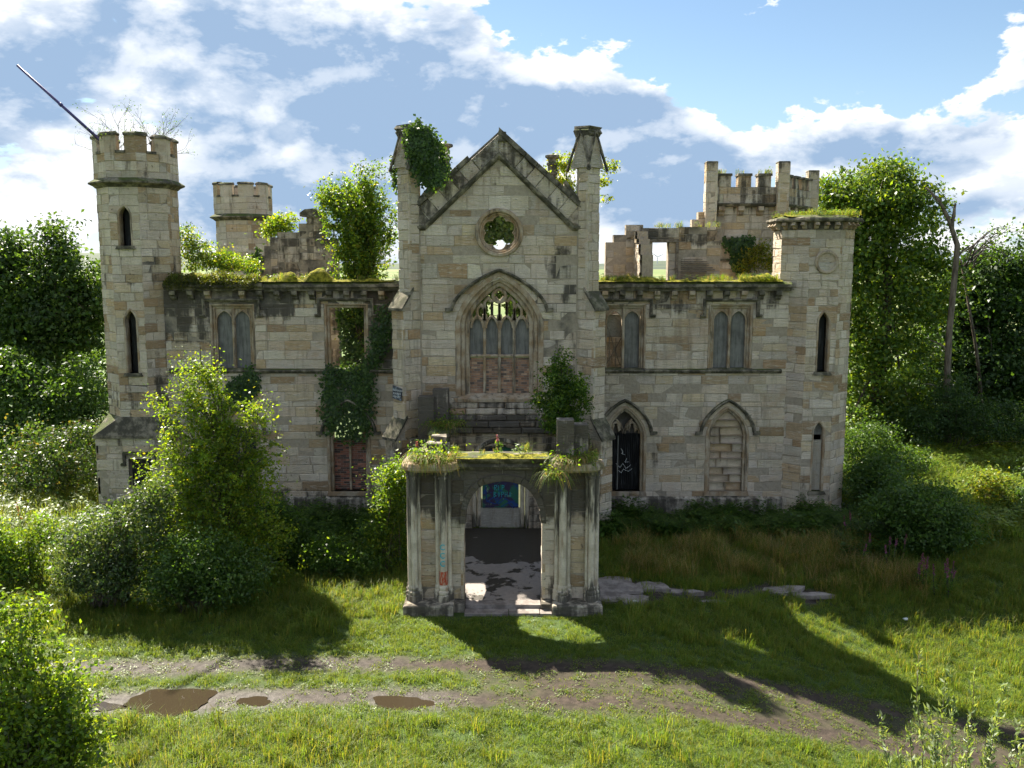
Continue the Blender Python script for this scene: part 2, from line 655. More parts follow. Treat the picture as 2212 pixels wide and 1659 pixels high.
def build_mats():
    # lime mortar / rubble core behind the ashlar
    T = mat('mortar')
    col, al = attr(T)
    pos = T.new('ShaderNodeNewGeometry').outputs['Position']
    n = T.noise(pos, 9.0, 6, 0.7)
    n2 = T.noise(pos, 1.3, 4, 0.6)
    k = T.m('ADD', 0.45, T.m('MULTIPLY', n, 0.7))
    c = T.mix(1.0, col, T.comb(k, k, k), 'MULTIPLY')
    c = T.mix(T.ramp(T.m('ADD', T.m('MULTIPLY', n2, 0.6), T.m('MULTIPLY', al, 0.5)), 0.42, 0.62), c, (0.11, 0.10, 0.085))
    surf(T, c, 0.95, T.bump(n, 0.9, 0.05), 0.1)
    # weathered dark carved stone: copings, cornices
    T = mat('dark_stone')
    pos = T.new('ShaderNodeNewGeometry').outputs['Position']
    n = T.noise(pos, 3.0, 6, 0.65)
    n2 = T.noise(pos, 17.0, 6, 0.7)
    c = T.mix(T.ramp(n, 0.42, 0.66), (0.075, 0.068, 0.053), (0.27, 0.235, 0.18))
    c = T.mix(T.ramp(n2, 0.54, 0.72), c, (0.14, 0.13, 0.09))
    # moss and lichen on upward faces
    nz = T.sep(T.new('ShaderNodeNewGeometry').outputs['Normal'])[2]
    ms = T.m('MULTIPLY', T.ramp(nz, 0.45, 0.9), T.ramp(T.noise(pos, 2.3, 5, 0.6), 0.36, 0.56))
    c = T.mix(ms, c, (0.075, 0.095, 0.025))
    surf(T, c, 0.95, T.bump(T.m('ADD', n2, n), 0.7, 0.03), 0.12)
    # plain dressed stone for mouldings, lighter
    T = mat('trim_stone')
    pos = T.new('ShaderNodeNewGeometry').outputs['Position']
    n = T.noise(pos, 2.2, 6, 0.65)
    n2 = T.noise(pos, 20.0, 6, 0.7)
    st = T.noise(T.vm('MULTIPLY', pos, (3.0, 3.0, 0.5)), 1.7, 5, 0.6)
    c = T.mix(T.ramp(n, 0.36, 0.64), (0.30, 0.21, 0.125), (0.44, 0.37, 0.28))
    c = T.mix(T.m('MULTIPLY', T.ramp(st, 0.50, 0.66), 0.75), c, (0.085, 0.075, 0.06))
    k = T.m('ADD', 0.75, T.m('MULTIPLY', n2, 0.5))
    c = T.mix(1.0, c, T.comb(k, k, k), 'MULTIPLY')
    surf(T, c, 0.92, T.bump(T.m('ADD', n2, n), 0.6, 0.02), 0.15)
    # pale grey-cream stone of the porch shafts, with run-off staining
    T = mat('shaft_stone')
    pos = T.new('ShaderNodeNewGeometry').outputs['Position']
    n = T.noise(pos, 2.6, 6, 0.65)
    st = T.noise(T.vm('MULTIPLY', pos, (7.0, 7.0, 0.45)), 1.6, 5, 0.62)
    n2 = T.noise(pos, 24.0, 5, 0.7)
    z = T.sep(pos)[2]
    c = T.mix(T.ramp(n, 0.35, 0.65), (0.46, 0.395, 0.30), (0.64, 0.57, 0.46))
    c = T.mix(T.m('MULTIPLY', T.ramp(st, 0.52, 0.68), 0.55), c, (0.24, 0.13, 0.065))
    up = T.m('ADD', T.m('MULTIPLY', T.ramp(z, 1.2, 3.9), 0.28), T.m('MULTIPLY', T.ramp(z, 0.9, 0.3), 0.22))
    dk = T.ramp(T.m('ADD', T.m('MULTIPLY', T.noise(T.vm('MULTIPLY', pos, (4.0, 4.0, 0.6)), 1.3, 5, 0.65), 0.9), up), 0.53, 0.70)
    c = T.mix(T.m('MULTIPLY', dk, 0.88), c, (0.045, 0.042, 0.036))
    k = T.m('ADD', 0.75, T.m('MULTIPLY', n2, 0.5))
    c = T.mix(1.0, c, T.comb(k, k, k), 'MULTIPLY')
    surf(T, c, 0.9, T.bump(T.m('ADD', n2, n), 0.5, 0.02), 0.15)
    # blocking boards in windows: grey weathered sheet
    T = mat('grey_board')
    pos = T.new('ShaderNodeNewGeometry').outputs['Position']
    st = T.noise(T.vm('MULTIPLY', pos, (9.0, 9.0, 0.7)), 1.5, 5, 0.6)
    n = T.noise(pos, 3.0, 5, 0.6)
    c = T.mix(T.ramp(T.m('ADD', T.m('MULTIPLY', st, 0.6), T.m('MULTIPLY', n, 0.4)), 0.36, 0.66), (0.100, 0.098, 0.088), (0.225, 0.220, 0.200))
    c = T.mix(T.m('MULTIPLY', T.ramp(st, 0.57, 0.70), 0.6), c, (0.055, 0.052, 0.045))
    surf(T, c, 0.7, T.bump(n, 0.3, 0.02), 0.3)
    T = mat('black_sheet_and_void')  # black sheeting; also painted darkness inside unlit openings
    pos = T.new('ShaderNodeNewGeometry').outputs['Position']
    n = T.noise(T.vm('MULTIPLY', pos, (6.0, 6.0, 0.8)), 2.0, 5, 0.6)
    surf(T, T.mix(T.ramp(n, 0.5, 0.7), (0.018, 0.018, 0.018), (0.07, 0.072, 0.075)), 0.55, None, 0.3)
    # brick
    T = mat('brick')
    col, al = attr(T)
    pos = T.new('ShaderNodeNewGeometry').outputs['Position']
    n = T.noise(pos, 12.0, 5, 0.7)
    k = T.m('ADD', 0.55, T.m('MULTIPLY', n, 0.9))
    surf(T, T.mix(1.0, col, T.comb(k, k, k), 'MULTIPLY'), 0.9, T.bump(n, 0.6, 0.02), 0.15)
    # timber
    T = mat('timber')
    pos = T.new('ShaderNodeNewGeometry').outputs['Position']
    n = T.noise(T.vm('MULTIPLY', pos, (3.0, 12.0, 12.0)), 3.0, 5, 0.6)
    surf(T, T.mix(T.ramp(n, 0.35, 0.65), (0.10, 0.075, 0.05), (0.26, 0.22, 0.17)), 0.85, T.bump(n, 0.5, 0.01), 0.2)
    T = mat('pole_paint')
    surf(T, (0.055, 0.045, 0.17), 0.5, None, 0.4)
    T = mat('white_metal')
    surf(T, (0.72, 0.74, 0.76), 0.5, None, 0.4)
    T = mat('white_paint')
    surf(T, (0.75, 0.76, 0.76), 0.6, None, 0.3)
    T = mat('cyan_paint')
    surf(T, (0.03, 0.42, 0.50), 0.5, None, 0.3)
    T = mat('blue_paint')
    surf(T, (0.015, 0.06, 0.28), 0.5, None, 0.3)
    T = mat('red_paint')
    pos = T.new('ShaderNodeNewGeometry').outputs['Position']
    surf(T, T.mix(T.ramp(T.noise(T.vm('MULTIPLY', pos, (8, 8, 2)), 3.0, 4, 0.6), 0.42, 0.6), (0.42, 0.07, 0.03), (0.46, 0.30, 0.22)), 0.7, None, 0.2)
    T = mat('sign_face')
    pos = T.new('ShaderNodeNewGeometry').outputs['Position']
    surf(T, T.mix(T.ramp(T.noise(pos, 7.0, 4, 0.6), 0.45, 0.6), (0.05, 0.055, 0.075), (0.22, 0.27, 0.33)), 0.5, None, 0.4)
    # painted mural panel in the doorway: cloudy sprayed colours
    T = mat('mural')
    pos = T.new('ShaderNodeNewGeometry').outputs['Position']
    n1 = T.noise(pos, 2.6, 3, 0.5, 0.8)
    n2 = T.noise(T.vm('ADD', pos, (4.0, 2.0, 9.0)), 3.2, 3, 0.5, 0.8)
    n3 = T.noise(T.vm('ADD', pos, (1.0, 6.0, 2.0)), 5.0, 4, 0.6)
    c = T.mix(T.ramp(n1, 0.45, 0.55), (0.045, 0.035, 0.085), (0.03, 0.15, 0.10))
    c = T.mix(T.ramp(n2, 0.54, 0.62), c, (0.02, 0.07, 0.26))
    c = T.mix(T.ramp(n3, 0.60, 0.68), c, (0.16, 0.30, 0.20))
    surf(T, c, 0.6, None, 0.3)
    # wet broken concrete of the porch floor
    T = mat('porch_floor')
    pos = T.new('ShaderNodeNewGeometry').outputs['Position']
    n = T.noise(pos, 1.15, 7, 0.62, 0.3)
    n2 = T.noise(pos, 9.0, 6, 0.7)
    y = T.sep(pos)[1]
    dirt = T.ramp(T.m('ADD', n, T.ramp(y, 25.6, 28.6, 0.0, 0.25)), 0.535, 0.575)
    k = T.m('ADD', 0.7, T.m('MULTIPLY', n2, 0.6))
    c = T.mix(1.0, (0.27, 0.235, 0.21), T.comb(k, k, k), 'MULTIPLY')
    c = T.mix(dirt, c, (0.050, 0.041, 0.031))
    surf(T, c, T.ramp(dirt, 0, 1, 0.75, 0.55), T.bump(T.m('ADD', n2, dirt), 0.5, 0.03), 0.35)
    T = mat('flagstone')
    pos = T.new('ShaderNodeNewGeometry').outputs['Position']
    n = T.noise(pos, 3.0, 6, 0.65)
    n2 = T.noise(pos, 22.0, 5, 0.7)
    c = T.mix(T.ramp(n, 0.35, 0.65), (0.15, 0.125, 0.11), (0.30, 0.26, 0.235))
    k = T.m('ADD', 0.7, T.m('MULTIPLY', n2, 0.6))
    surf(T, T.mix(1.0, c, T.comb(k, k, k), 'MULTIPLY'), 0.8, T.bump(T.m('ADD', n2, n), 0.5, 0.02), 0.3)
    # ground: turf soil, muddy track in the middle, told apart by an attribute
    T = mat('ground')
    col, al = attr(T)
    pos = T.new('ShaderNodeNewGeometry').outputs['Position']
    n = T.noise(pos, 0.5, 6, 0.65)
    n2 = T.noise(pos, 6.0, 6, 0.7)
    n3 = T.noise(pos, 40.0, 4, 0.7)
    turf = T.mix(T.ramp(n, 0.35, 0.65), (0.040, 0.070, 0.012), (0.065, 0.095, 0.018))
    turf = T.mix(T.ramp(n2, 0.56, 0.70), turf, (0.10, 0.085, 0.04))
    mud = T.mix(T.ramp(n2, 0.36, 0.66), (0.030, 0.021, 0.015), (0.066, 0.048, 0.035))
    mud = T.mix(T.ramp(n3, 0.62, 0.72), mud, (0.10, 0.085, 0.07))
    far = T.mix(T.ramp(T.noise(pos, 0.006, 2, 0.5), 0.45, 0.55), (0.10, 0.15, 0.04), (0.17, 0.19, 0.07))
    s = T.sep(col)
    c = T.mix(s[0], turf, mud)
    c = T.mix(s[1], c, far)
    wet = s[2]
    c = T.mix(T.m('MULTIPLY', wet, 0.6), c, (0.035, 0.028, 0.021))
    rough = T.m('SUBTRACT', 0.95, T.m('MULTIPLY', wet, T.ramp(n2, 0.3, 0.7, 0.30, 0.60)))
    surf(T, c, rough, T.bump(T.m('ADD', n2, n3), 0.6, 0.03), 0.3)
    T = mat('puddle_water')
    out = T.new('ShaderNodeOutputMaterial')
    b = T.new('ShaderNodeBsdfPrincipled')
    T.put(b.inputs['Base Color'], (0.040, 0.030, 0.018))
    b.inputs['Roughness'].default_value = 0.06
    b.inputs['IOR'].default_value = 1.33
    pos = T.new('ShaderNodeNewGeometry').outputs['Position']
    T.put(b.inputs['Normal'], T.bump(T.noise(pos, 6.0, 2, 0.5), 0.05, 0.01))
    T.l.new(b.outputs[0], out.inputs[0])
    T = mat('hill')
    pos = T.new('ShaderNodeNewGeometry').outputs['Position']
    n = T.noise(pos, 0.004, 4, 0.6)
    surf(T, T.mix(T.ramp(n, 0.4, 0.6), (0.045, 0.065, 0.045), (0.07, 0.09, 0.05)), 0.95)
    # moss
    T = mat('moss')
    pos = T.new('ShaderNodeNewGeometry').outputs['Position']
    n = T.noise(pos, 7.0, 5, 0.65)
    n2 = T.noise(pos, 45.0, 3, 0.6)
    c = T.mix(T.ramp(n, 0.36, 0.62), (0.085, 0.090, 0.012), (0.30, 0.27, 0.03))
    surf(T, c, 0.95, T.bump(T.m('ADD', n, n2), 1.0, 0.04), 0.1)
    # bark
    T = mat('bark')
    pos = T.new('ShaderNodeNewGeometry').outputs['Position']
    n = T.noise(T.vm('MULTIPLY', pos, (1, 1, 0.25)), 9.0, 5, 0.65)
    surf(T, T.mix(T.ramp(n, 0.35, 0.65), (0.045, 0.036, 0.027), (0.14, 0.115, 0.088)), 0.95, T.bump(n, 0.8, 0.04), 0.1)
    T = mat('dead_wood')
    pos = T.new('ShaderNodeNewGeometry').outputs['Position']
    n = T.noise(T.vm('MULTIPLY', pos, (1, 1, 0.2)), 7.0, 5, 0.65)
    surf(T, T.mix(T.ramp(n, 0.35, 0.65), (0.085, 0.068, 0.055), (0.22, 0.18, 0.145)), 0.95, T.bump(n, 0.6, 0.04), 0.1)
    T = mat('twig')
    surf(T, (0.075, 0.062, 0.058), 0.9, None, 0.15)


build_mats()


def leaf_mat(name, trans=0.45, rough=0.45, spec=0.35, var=0.5, through=(2.3, 2.15, 0.60)):
    T = mat(name)
    col, al = attr(T)
    rnd = T.new('ShaderNodeObjectInfo').outputs['Random']
    pos = T.new('ShaderNodeNewGeometry').outputs['Position']
    n = T.noise(pos, 1.1, 3, 0.6)
    k = T.m('ADD', 1.0 - var * 0.5, T.m('MULTIPLY', n, var))
    c = T.mix(1.0, col, T.comb(k, k, T.m('MULTIPLY', k, 0.95)), 'MULTIPLY')
    out = T.new('ShaderNodeOutputMaterial')
    b = T.new('ShaderNodeBsdfPrincipled')
    T.put(b.inputs['Base Color'], c)
    b.inputs['Roughness'].default_value = rough
    b.inputs['Specular IOR Level'].default_value = spec
    tr = T.new('ShaderNodeBsdfTranslucent')
    T.put(tr.inputs[0], T.mix(1.0, c, through, 'MULTIPLY'))
    mx = T.new('ShaderNodeMixShader')
    mx.inputs[0].default_value = trans
    T.l.new(b.outputs[0], mx.inputs[1])
    T.l.new(tr.outputs[0], mx.inputs[2])
    T.l.new(mx.outputs[0], out.inputs[0])


leaf_mat('leaf', 0.48)
leaf_mat('leaf_glossy', 0.40, 0.44, 0.45)
leaf_mat('ivy_leaf', 0.28, 0.42, 0.35)
leaf_mat('grass_blade', 0.50, 0.55, 0.25, 0.95, (1.9, 1.75, 0.65))
leaf_mat('petal', 0.4, 0.6, 0.2)
leaf_mat('tree_leaf', 0.40, 0.45, 0.35, 0.7, (1.75, 1.65, 0.55))
# ================================================================== the castle
def sstep(t):
    t = max(0.0, min(1.0, t))
    return t * t * (3 - 2 * t)


def fall(x, y):
    """the lawn falls away towards the right and the front"""
    return 1.15 * sstep((x - 2.6) / 8.5) * sstep((29.2 - y) / 7.0) if x > 2.6 else 0.0


def gz(x, y):
    """height of the ground"""
    h = 0.10 * (mnoise.noise(Vector((x * 0.35, y * 0.35, 0.3)))) + 0.04 * mnoise.noise(Vector((x * 1.3, y * 1.3, 4.1)))
    k = 1.0
    if 22.4 < y < 33 and -3.4 < x < 3.0:
        k = 0.0
    elif y > 28.5 and -16 < x < 14 and y < 47:
        k = 0.3
    return h * k - (0.02 if k else 0.03) - fall(x, y)


def lathe_geo(cx, cy, prof, n=14, phase=0.0):
    rings = []
    for r, z in prof:
        rings.append([(cx + r * math.cos(phase + 2 * math.pi * k / n), cy + r * math.sin(phase + 2 * math.pi * k / n), z) for k in range(n)])
    return loft(rings)


def oct_ring(cx, cy, rin, z):
    rc = rin / math.cos(math.pi / 8)
    return [(cx + rc * math.cos(math.pi / 8 + k * math.pi / 4), cy + rc * math.sin(math.pi / 8 + k * math.pi / 4), z) for k in range(8)]


def frame_n(ox, oy, nx, ny):
    return Frame(ox, oy, -ny, nx)


def corbel_geo(F, s, z1, w=0.22, h=0.34, dep=0.30):
    """scrolled bracket: side outline in (depth, z), extruded along the wall"""
    out = [(-0.05, z1 - h), (0.07, z1 - h), (0.13, z1 - h * 0.82), (0.13, z1 - h * 0.62), (0.21, z1 - h * 0.55), (0.27, z1 - h * 0.42), (dep, z1 - h * 0.2), (dep, z1), (-0.05, z1)]
    n = len(out)
    v = [F(s - w / 2, z, d) for d, z in out] + [F(s + w / 2, z, d) for d, z in out]
    f = [tuple(range(n)), tuple(range(n, 2 * n))[::-1]] + [(i, n + i, n + (i + 1) % n, (i + 1) % n) for i in range(n)]
    return v, f


def brick_panel(root, F, s0, s1, z0, z1, depth, r, bw=0.215, bh=0.066, j=0.011, keep=300, mortar=True, tone=0):
    """brick infill: every brick is a piece"""
    if mortar:
        v, f = prism_geo(F, [(s0, z0), (s1, z0), (s1, z1), (s0, z1)], depth - 0.12, depth - 0.012)
        MB().add(v, f, (0.36, 0.33, 0.28, 0.25)).build('mortar_bed', 'mortar', root)
    z = z0
    row = 0
    while z + bh <= z1 + 0.01:
        s = s0 - (0.5 * bw if row % 2 else 0)
        while s < s1 - 0.02:
            a, b = max(s, s0), min(s + bw, s1)
            if b - a > 0.04:
                v, f = prism_geo(F, [(a + j / 2, z + j / 2), (b - j / 2, z + j / 2), (b - j / 2, z + bh), (a + j / 2, z + bh)], depth - 0.1, depth + r.uniform(-0.006, 0.006))
                c = r.choice([(0.40, 0.235, 0.15), (0.33, 0.20, 0.135), (0.46, 0.31, 0.21), (0.26, 0.165, 0.12), (0.17, 0.13, 0.11)] if tone == 0 else
                             [(0.30, 0.125, 0.085), (0.23, 0.10, 0.075), (0.36, 0.16, 0.11), (0.14, 0.085, 0.07), (0.09, 0.065, 0.06)])
                k = r.uniform(0.85, 1.15)
                mobj('brick', v, f, 'brick', root, (c[0] * k, c[1] * k, c[2] * k, 1))
            s += bw
        z += bh + j
        row += 1


def bars(root, name, F, paths, w, d0, d1, ch, mt):
    mb = MB()
    for p in paths:
        v, f = sweep_geo(F, p, rect_prof(w, d0, d1, ch))
        mb.add(v, f)
    return mb.build(name, mt, root)


def sq_window(root, F, c, hw, z0, z1, r, boards=(True, True), mullion=True, hoodw=0.33, rot=False):
    """square-headed two-light Gothic window under a label mould"""
    mb = MB()
    sp = 0.17
    # splayed jambs and head in two steps
    for k, (o, dep, dp) in enumerate(((0.14, -0.03, 0.006), (0.05, -0.12, -0.06))):
        v, f = sweep_geo(F, [(c - hw - o, z0), (c - hw - o, z1 + o), (c + hw + o, z1 + o), (c + hw + o, z0)], rect_prof(0.10, -0.34, dep + 0.02, 0.03))
        mb.add(v, f)
    win = mb.build('window', 'trim_stone', root)
    # sill
    v, f = prism_geo(F, [(c - hw - 0.2, z0 - 0.13), (c + hw + 0.2, z0 - 0.13), (c + hw + 0.2, z0), (c - hw - 0.2, z0)], -0.4, 0.05)
    MB().add(v, f).build('sill', 'dark_stone', win)
    # label mould with returned ends
    H = hw + hoodw
    zt = z1 + 0.30
    zd = z1 - 0.27
    path = [(c - H - 0.16, zd), (c - H, zd), (c - H, zt), (c + H, zt), (c + H, zd), (c + H + 0.16, zd)]
    v, f = sweep_geo(F, path, [(-0.055, -0.02), (-0.05, 0.07), (0.02, 0.13), (0.06, 0.12), (0.06, -0.02)])
    MB().add(v, f).build('label_mould', 'dark_stone', win)
    # heads: stone plate over the pointed lights
    lw = hw / 2
    zs = z1 - 0.42
    for sgn, on in ((-1, boards[0]), (1, boards[1])):
        lc = c + sgn * lw
        if mullion:
            arch = arch_path(lc, lw - 0.03, zs, 0.34, None, 7, 1.35, 1.9)
            n = len(arch)
            top = [(s, z1) for s, z in arch]
            top[0] = (lc - lw, z1)
            top[-1] = (lc + lw, z1)
            av = arch[:]
            v = [F(s, z, -0.24) for s, z in av] + [F(s, z, -0.24) for s, z in top] + [F(s, z, -0.17) for s, z in av] + [F(s, z, -0.17) for s, z in top]
            f = []
            for i in range(n - 1):
                f.append((2 * n + i, 2 * n + i + 1, 3 * n + i + 1, 3 * n + i))
                f.append((i, n + i, n + i + 1, i + 1))
                f.append((i, i + 1, 2 * n + i + 1, 2 * n + i))
            MB().add(v, f).build('light_head', 'trim_stone', win)
            p2 = [(lc - lw + 0.03, z0)] + arch + [(lc + lw - 0.03, z0)]
            v, f = sweep_geo(F, p2, rect_prof(0.045, -0.22, -0.13, 0.012))
            MB().add(v, f).build('light_frame', 'trim_stone', win)
        if on:
            arch = arch_path(lc, lw - 0.02, zs, 0.36, None, 7, 1.35, 1.9)
            poly = [(lc + lw - 0.02, z0), *arch[::-1], (lc - lw + 0.02, z0)]
            v, f = prism_geo(F, poly, -0.30, -0.262 + r.uniform(-0.008, 0.008))
            MB().add(v, f).build('board', 'grey_board', win)
    if mullion:
        v, f = sweep_geo(F, [(c, z0), (c, z1)], rect_prof(0.10, -0.3, -0.10, 0.03))
        MB().add(v, f).build('mullion', 'trim_stone', win)
    return win


def op_rect(c, hw, z0, z1):
    return dict(c=c, w=lambda z: hw, z0=z0, z1=z1)


def op_arch(c, hw, z0, zs, rise, p=1.25, q=1.75):
    return dict(c=c, w=lambda z: arch_w(z, hw, zs, rise, p, q), z0=z0, z1=zs + rise)


def op_circ(c, zc, rad):
    return dict(c=c, w=lambda z: math.sqrt(max(0.0, rad * rad - (z - zc) ** 2)), z0=zc - rad, z1=zc + rad)


def hood(root, F, c, hw, zs, rise, mt='dark_stone', stops=True, name='hood_mould', p=1.25, q=1.75):
    path = arch_path(c, hw, zs, rise, None, 10, p, q)
    v, f = sweep_geo(F, path, [(-0.05, -0.02), (-0.045, 0.07), (0.02, 0.14), (0.065, 0.12), (0.07, -0.02)])
    mb = MB().add(v, f)
    if stops:
        for sg in (-1, 1):
            a, b = c + sg * (hw - 0.03), c + sg * (hw + 0.22)
            a, b = min(a, b), max(a, b)
            v, f = prism_geo(F, [(a, zs - 0.10), (b, zs - 0.06), (b, zs + 0.03), (a, zs + 0.03)], -0.02, 0.13)
            mb.add(v, f)
    return mb.build(name, mt, root)


def arch_mould(root, F, c, hw, z0, zs, rise, steps, mt='trim_stone', name='window', p=1.25, q=1.75):
    """stepped reveal round a pointed opening; steps = [(extra half width, bar width, back, front)]"""
    mb = MB()
    for (o, w, d0, d1) in steps:
        path = arch_path(c, hw + o, zs, rise + o * 1.1, z0, 10, p, q) + [(c + hw + o, z0)]
        path = [path[0]] + path[1:-1] + [path[-1]]
        v, f = sweep_geo(F, path, rect_prof(w, d0, d1, min(0.03, w * 0.3)))
        mb.add(v, f)
    return mb.build(name, mt, root)


def cornice_run(root, F, s0, s1, z0, r, every=0.62, mt='dark_stone', dep0=0.33, h=0.34):
    """slabs on scrolled corbels"""
    s = s0 + 0.3
    while s < s1 - 0.15:
        if r.random() > 0.04:
            v, f = corbel_geo(F, s, z0, 0.20, 0.32, 0.27)
            MB().add(v, f).build('corbel', 'trim_stone' if r.random() < 0.4 else 'dark_stone', root)
        s += every
    s = s0
    while s < s1 - 0.02:
        e = min(s1, s + r.uniform(0.8, 1.35))
        if s1 - e < 0.3:
            e = s1
        dz = r.uniform(-0.03, 0.02)
        dep = dep0 + r.uniform(-0.05, 0.03)
        out = [(-0.6, z0 + dz), (0.20, z0 + dz), (0.24, z0 + 0.08 + dz), (dep, z0 + 0.14 + dz), (dep, z0 + 0.24 + dz), (0.1, z0 + h + dz), (-0.6, z0 + h + dz)]
        n = len(out)
        v = [F(s + 0.006, z, d) for d, z in out] + [F(e - 0.006, z, d) for d, z in out]
        f = [tuple(range(n)), tuple(range(n, 2 * n))[::-1]] + [(i, n + i, n + (i + 1) % n, (i + 1) % n) for i in range(n)]
        MB().add(v, f).build('cornice_stone', mt, root)
        s = e


# ------------------------------------------------------------------ left wing and right wing
FW = Frame(0, 32.5, 1, 0)


def wing(left):
    r = random.Random(3 if left else 4)
    if left:
        root = empty('castle_wing', (-8, 32.8, 0), 'left two-storey wing of the ruined castle with boarded window and ivy-hung openings', 'castle wing')
        s0, s1 = -12.5, -3.2
        cw = (-10.07, -5.97)
    else:
        root = empty('castle_wing', (6, 32.8, 0), 'right two-storey wing of the ruined castle with boarded windows and blocked arch', 'castle wing')
        s0, s1 = 2.3, 9.95
        cw = (4.02, 7.87)
    ms = Masonry(root, 21 if left else 22, 300)
    ops = [op_rect(c, 0.80, 5.4, 7.74) for c in cw]
    cl = (-10.0, -5.97) if left else (4.12, 7.88)
    hwl = 0.60
    for c in cl:
        ops.append(op_arch(c, hwl + 0.20, 0.86, 2.95, 1.06))

    def soot(s, z):
        n = mnoise.noise(Vector((s * 0.5, z * 0.6, 3.3 if left else 8.1)))
        if left:
            k = 0.10 + 0.18 * max(0, n)
            if z > 6.5:
                k = max(k, sstep((z - 6.5) / 1.2) * (0.50 + 0.25 * (z - 7.0) + 0.55 * n))
            if s > -5.2 and z > 5.3:
                k = max(k, 0.70 + 0.2 * n)
            if s < -10.8 and z > 6.2:
                k = max(k, 0.62 + 0.25 * n)
            if z < 0.95:
                k = max(k, 0.62)
        else:
            k = 0.10 + 0.22 * max(0, n)
            if z > 6.9:
                k = max(k, sstep((z - 6.9) / 0.9) * (0.52 + 0.5 * n))
            if z < 2.7 and s < 7.2:
                k = max(k, 0.26 + 0.2 * n)
        return k
    ms.wall(FW, s0, s1, 0.0, 8.22, 0.304, ops, 0.65, soot, warm=0.05 if left else 0.12, ragged=0.12)
    ms.finish()
    # string course
    for a, b in (((s0 + 0.1, cw[1] - 0.85), (cw[1] + 0.85, s1)) if left else ((s0, s1 - 0.2),)):
        v, f = sweep_geo(FW, [(a, 5.30), (b, 5.30)], [(-0.07, -0.02), (-0.05, 0.05), (0.03, 0.12), (0.075, 0.10), (0.10, -0.02)])
        MB().add(v, f).build('string_course', 'dark_stone', root)
    # plinth
    v, f = sweep_geo(FW, [(s0, 0.62), (s1, 0.62)], [(-0.7, -0.02), (-0.7, 0.10), (-0.04, 0.10), (0.06, -0.02)])
    MB().add(v, f, (0.46, 0.41, 0.33, 0.6)).build('plinth', 'stone', root)
    cornice_run(root, FW, s0 + 0.1, s1, 8.22, r)
    # upper windows
    if left:
        sq_window(root, FW, cw[0], 0.64, 5.42, 7.58, r)
        sq_window(root, FW, cw[1], 0.62, 5.42, 7.60, r, (False, False), False)
    else:
        w1 = sq_window(root, FW, cw[0], 0.64, 5.42, 7.58, r, (False, True))
        # broken leaded light with a fallen glazing frame in the left light
        ps = [[(3.42, 6.55), (3.97, 6.55)], [(3.45, 6.95), (3.95, 5.5)], [(3.98, 6.5), (3.42, 5.5)], [(3.55, 6.6), (3.55, 5.45)], [(3.78, 6.5), (3.78, 5.45)]]
        bars(w1, 'glazing_bar', FW, ps, 0.03, -0.33, -0.28, 0, 'timber')
        v, f = prism_geo(FW, [(3.40, 6.55), (3.99, 6.55), (3.99, 7.35), (3.40, 7.35)], -0.62, -0.50)
        MB().add(v, f, (0.35, 0.32, 0.26, 0.3)).build('rubble_infill', 'mortar', w1)
        sq_window(root, FW, cw[1], 0.62, 5.42, 7.58, r)
    # lower pointed windows
    for i, c in enumerate(cl):
        z0, zs, rise = 0.86, 2.95, 0.88
        hw = hwl
        win = arch_mould(root, FW, c, hw, z0, zs, rise, [(0.15, 0.12, -0.4, 0.01), (0.05, 0.11, -0.4, -0.08)])
        hood(win, FW, c, hw + 0.36, zs + 0.12, rise + 0.28)
        v, f = prism_geo(FW, [(c - hw - 0.24, z0 - 0.16), (c + hw + 0.24, z0 - 0.16), (c + hw + 0.2, z0), (c - hw - 0.2, z0)], -0.45, 0.07)
        MB().add(v, f).build('sill', 'trim_stone', win)
        if left:
            if i == 1:
                brick_panel(root, FW, c - hw, c - 0.04, z0, 2.80, -0.28, r, tone=1)
                brick_panel(root, FW, c + 0.04, c + hw, z0, 2.80, -0.28, r, tone=1)
            v, f = sweep_geo(FW, [(c, z0), (c, 2.85)], rect_prof(0.08, -0.36, -0.2, 0.02))
            MB().add(v, f).build('mullion', 'trim_stone', win)
            if i == 0:
                v, f = prism_geo(FW, [(c - hw, z0), (c + hw, z0), (c + hw, 3.2), (c - hw, 3.2)], -0.36, -0.30)
                MB().add(v, f).build('board', 'black_sheet_and_void', win)
        elif i == 0:
            # corrugated black sheet below, cusped tracery above
            n = 34
            pv, pf = [], []
            for k in range(n + 1):
                s = c - hw + 2 * hw * k / n
                d = -0.27 + (0.022 if k % 2 else -0.022)
                pv += [FW(s, z0, d), FW(s, 2.98, d)]
            for k in range(n):
                pf.append((2 * k, 2 * k + 2, 2 * k + 3, 2 * k + 1))
            MB().add(pv, pf).build('corrugated_sheet', 'black_sheet_and_void', win)
            v, f = prism_geo(FW, [(c - hw, 2.9), (c + hw, 2.9), (c + hw, 3.5), (c, 3.8), (c - hw, 3.5)], -0.60, -0.52)
            MB().add(v, f, (0.25, 0.23, 0.20, 0.5)).build('back_panel', 'mortar', win)
            tr = []
            for sg in (-1, 1):
                tr.append(arch_path(c + sg * hw / 2, hw / 2 - 0.02, 2.98, 0.42, None, 6))
                tr.append([(c, 2.98), (c + sg * 0.10, 3.28), (c + sg * 0.30, 3.52)])
                for sg2 in (-1, 1):
                    q = c + sg * hw / 2 + sg2 * 0.10
                    tr.append([(q + sg2 * 0.12, 3.18), (q + sg2 * 0.02, 3.10), (q - sg2 * 0.0, 3.20), (q - sg2 * 0.03, 3.30)])
            bars(win, 'tracery', FW, tr, 0.075, -0.34, -0.22, 0.02, 'trim_stone')
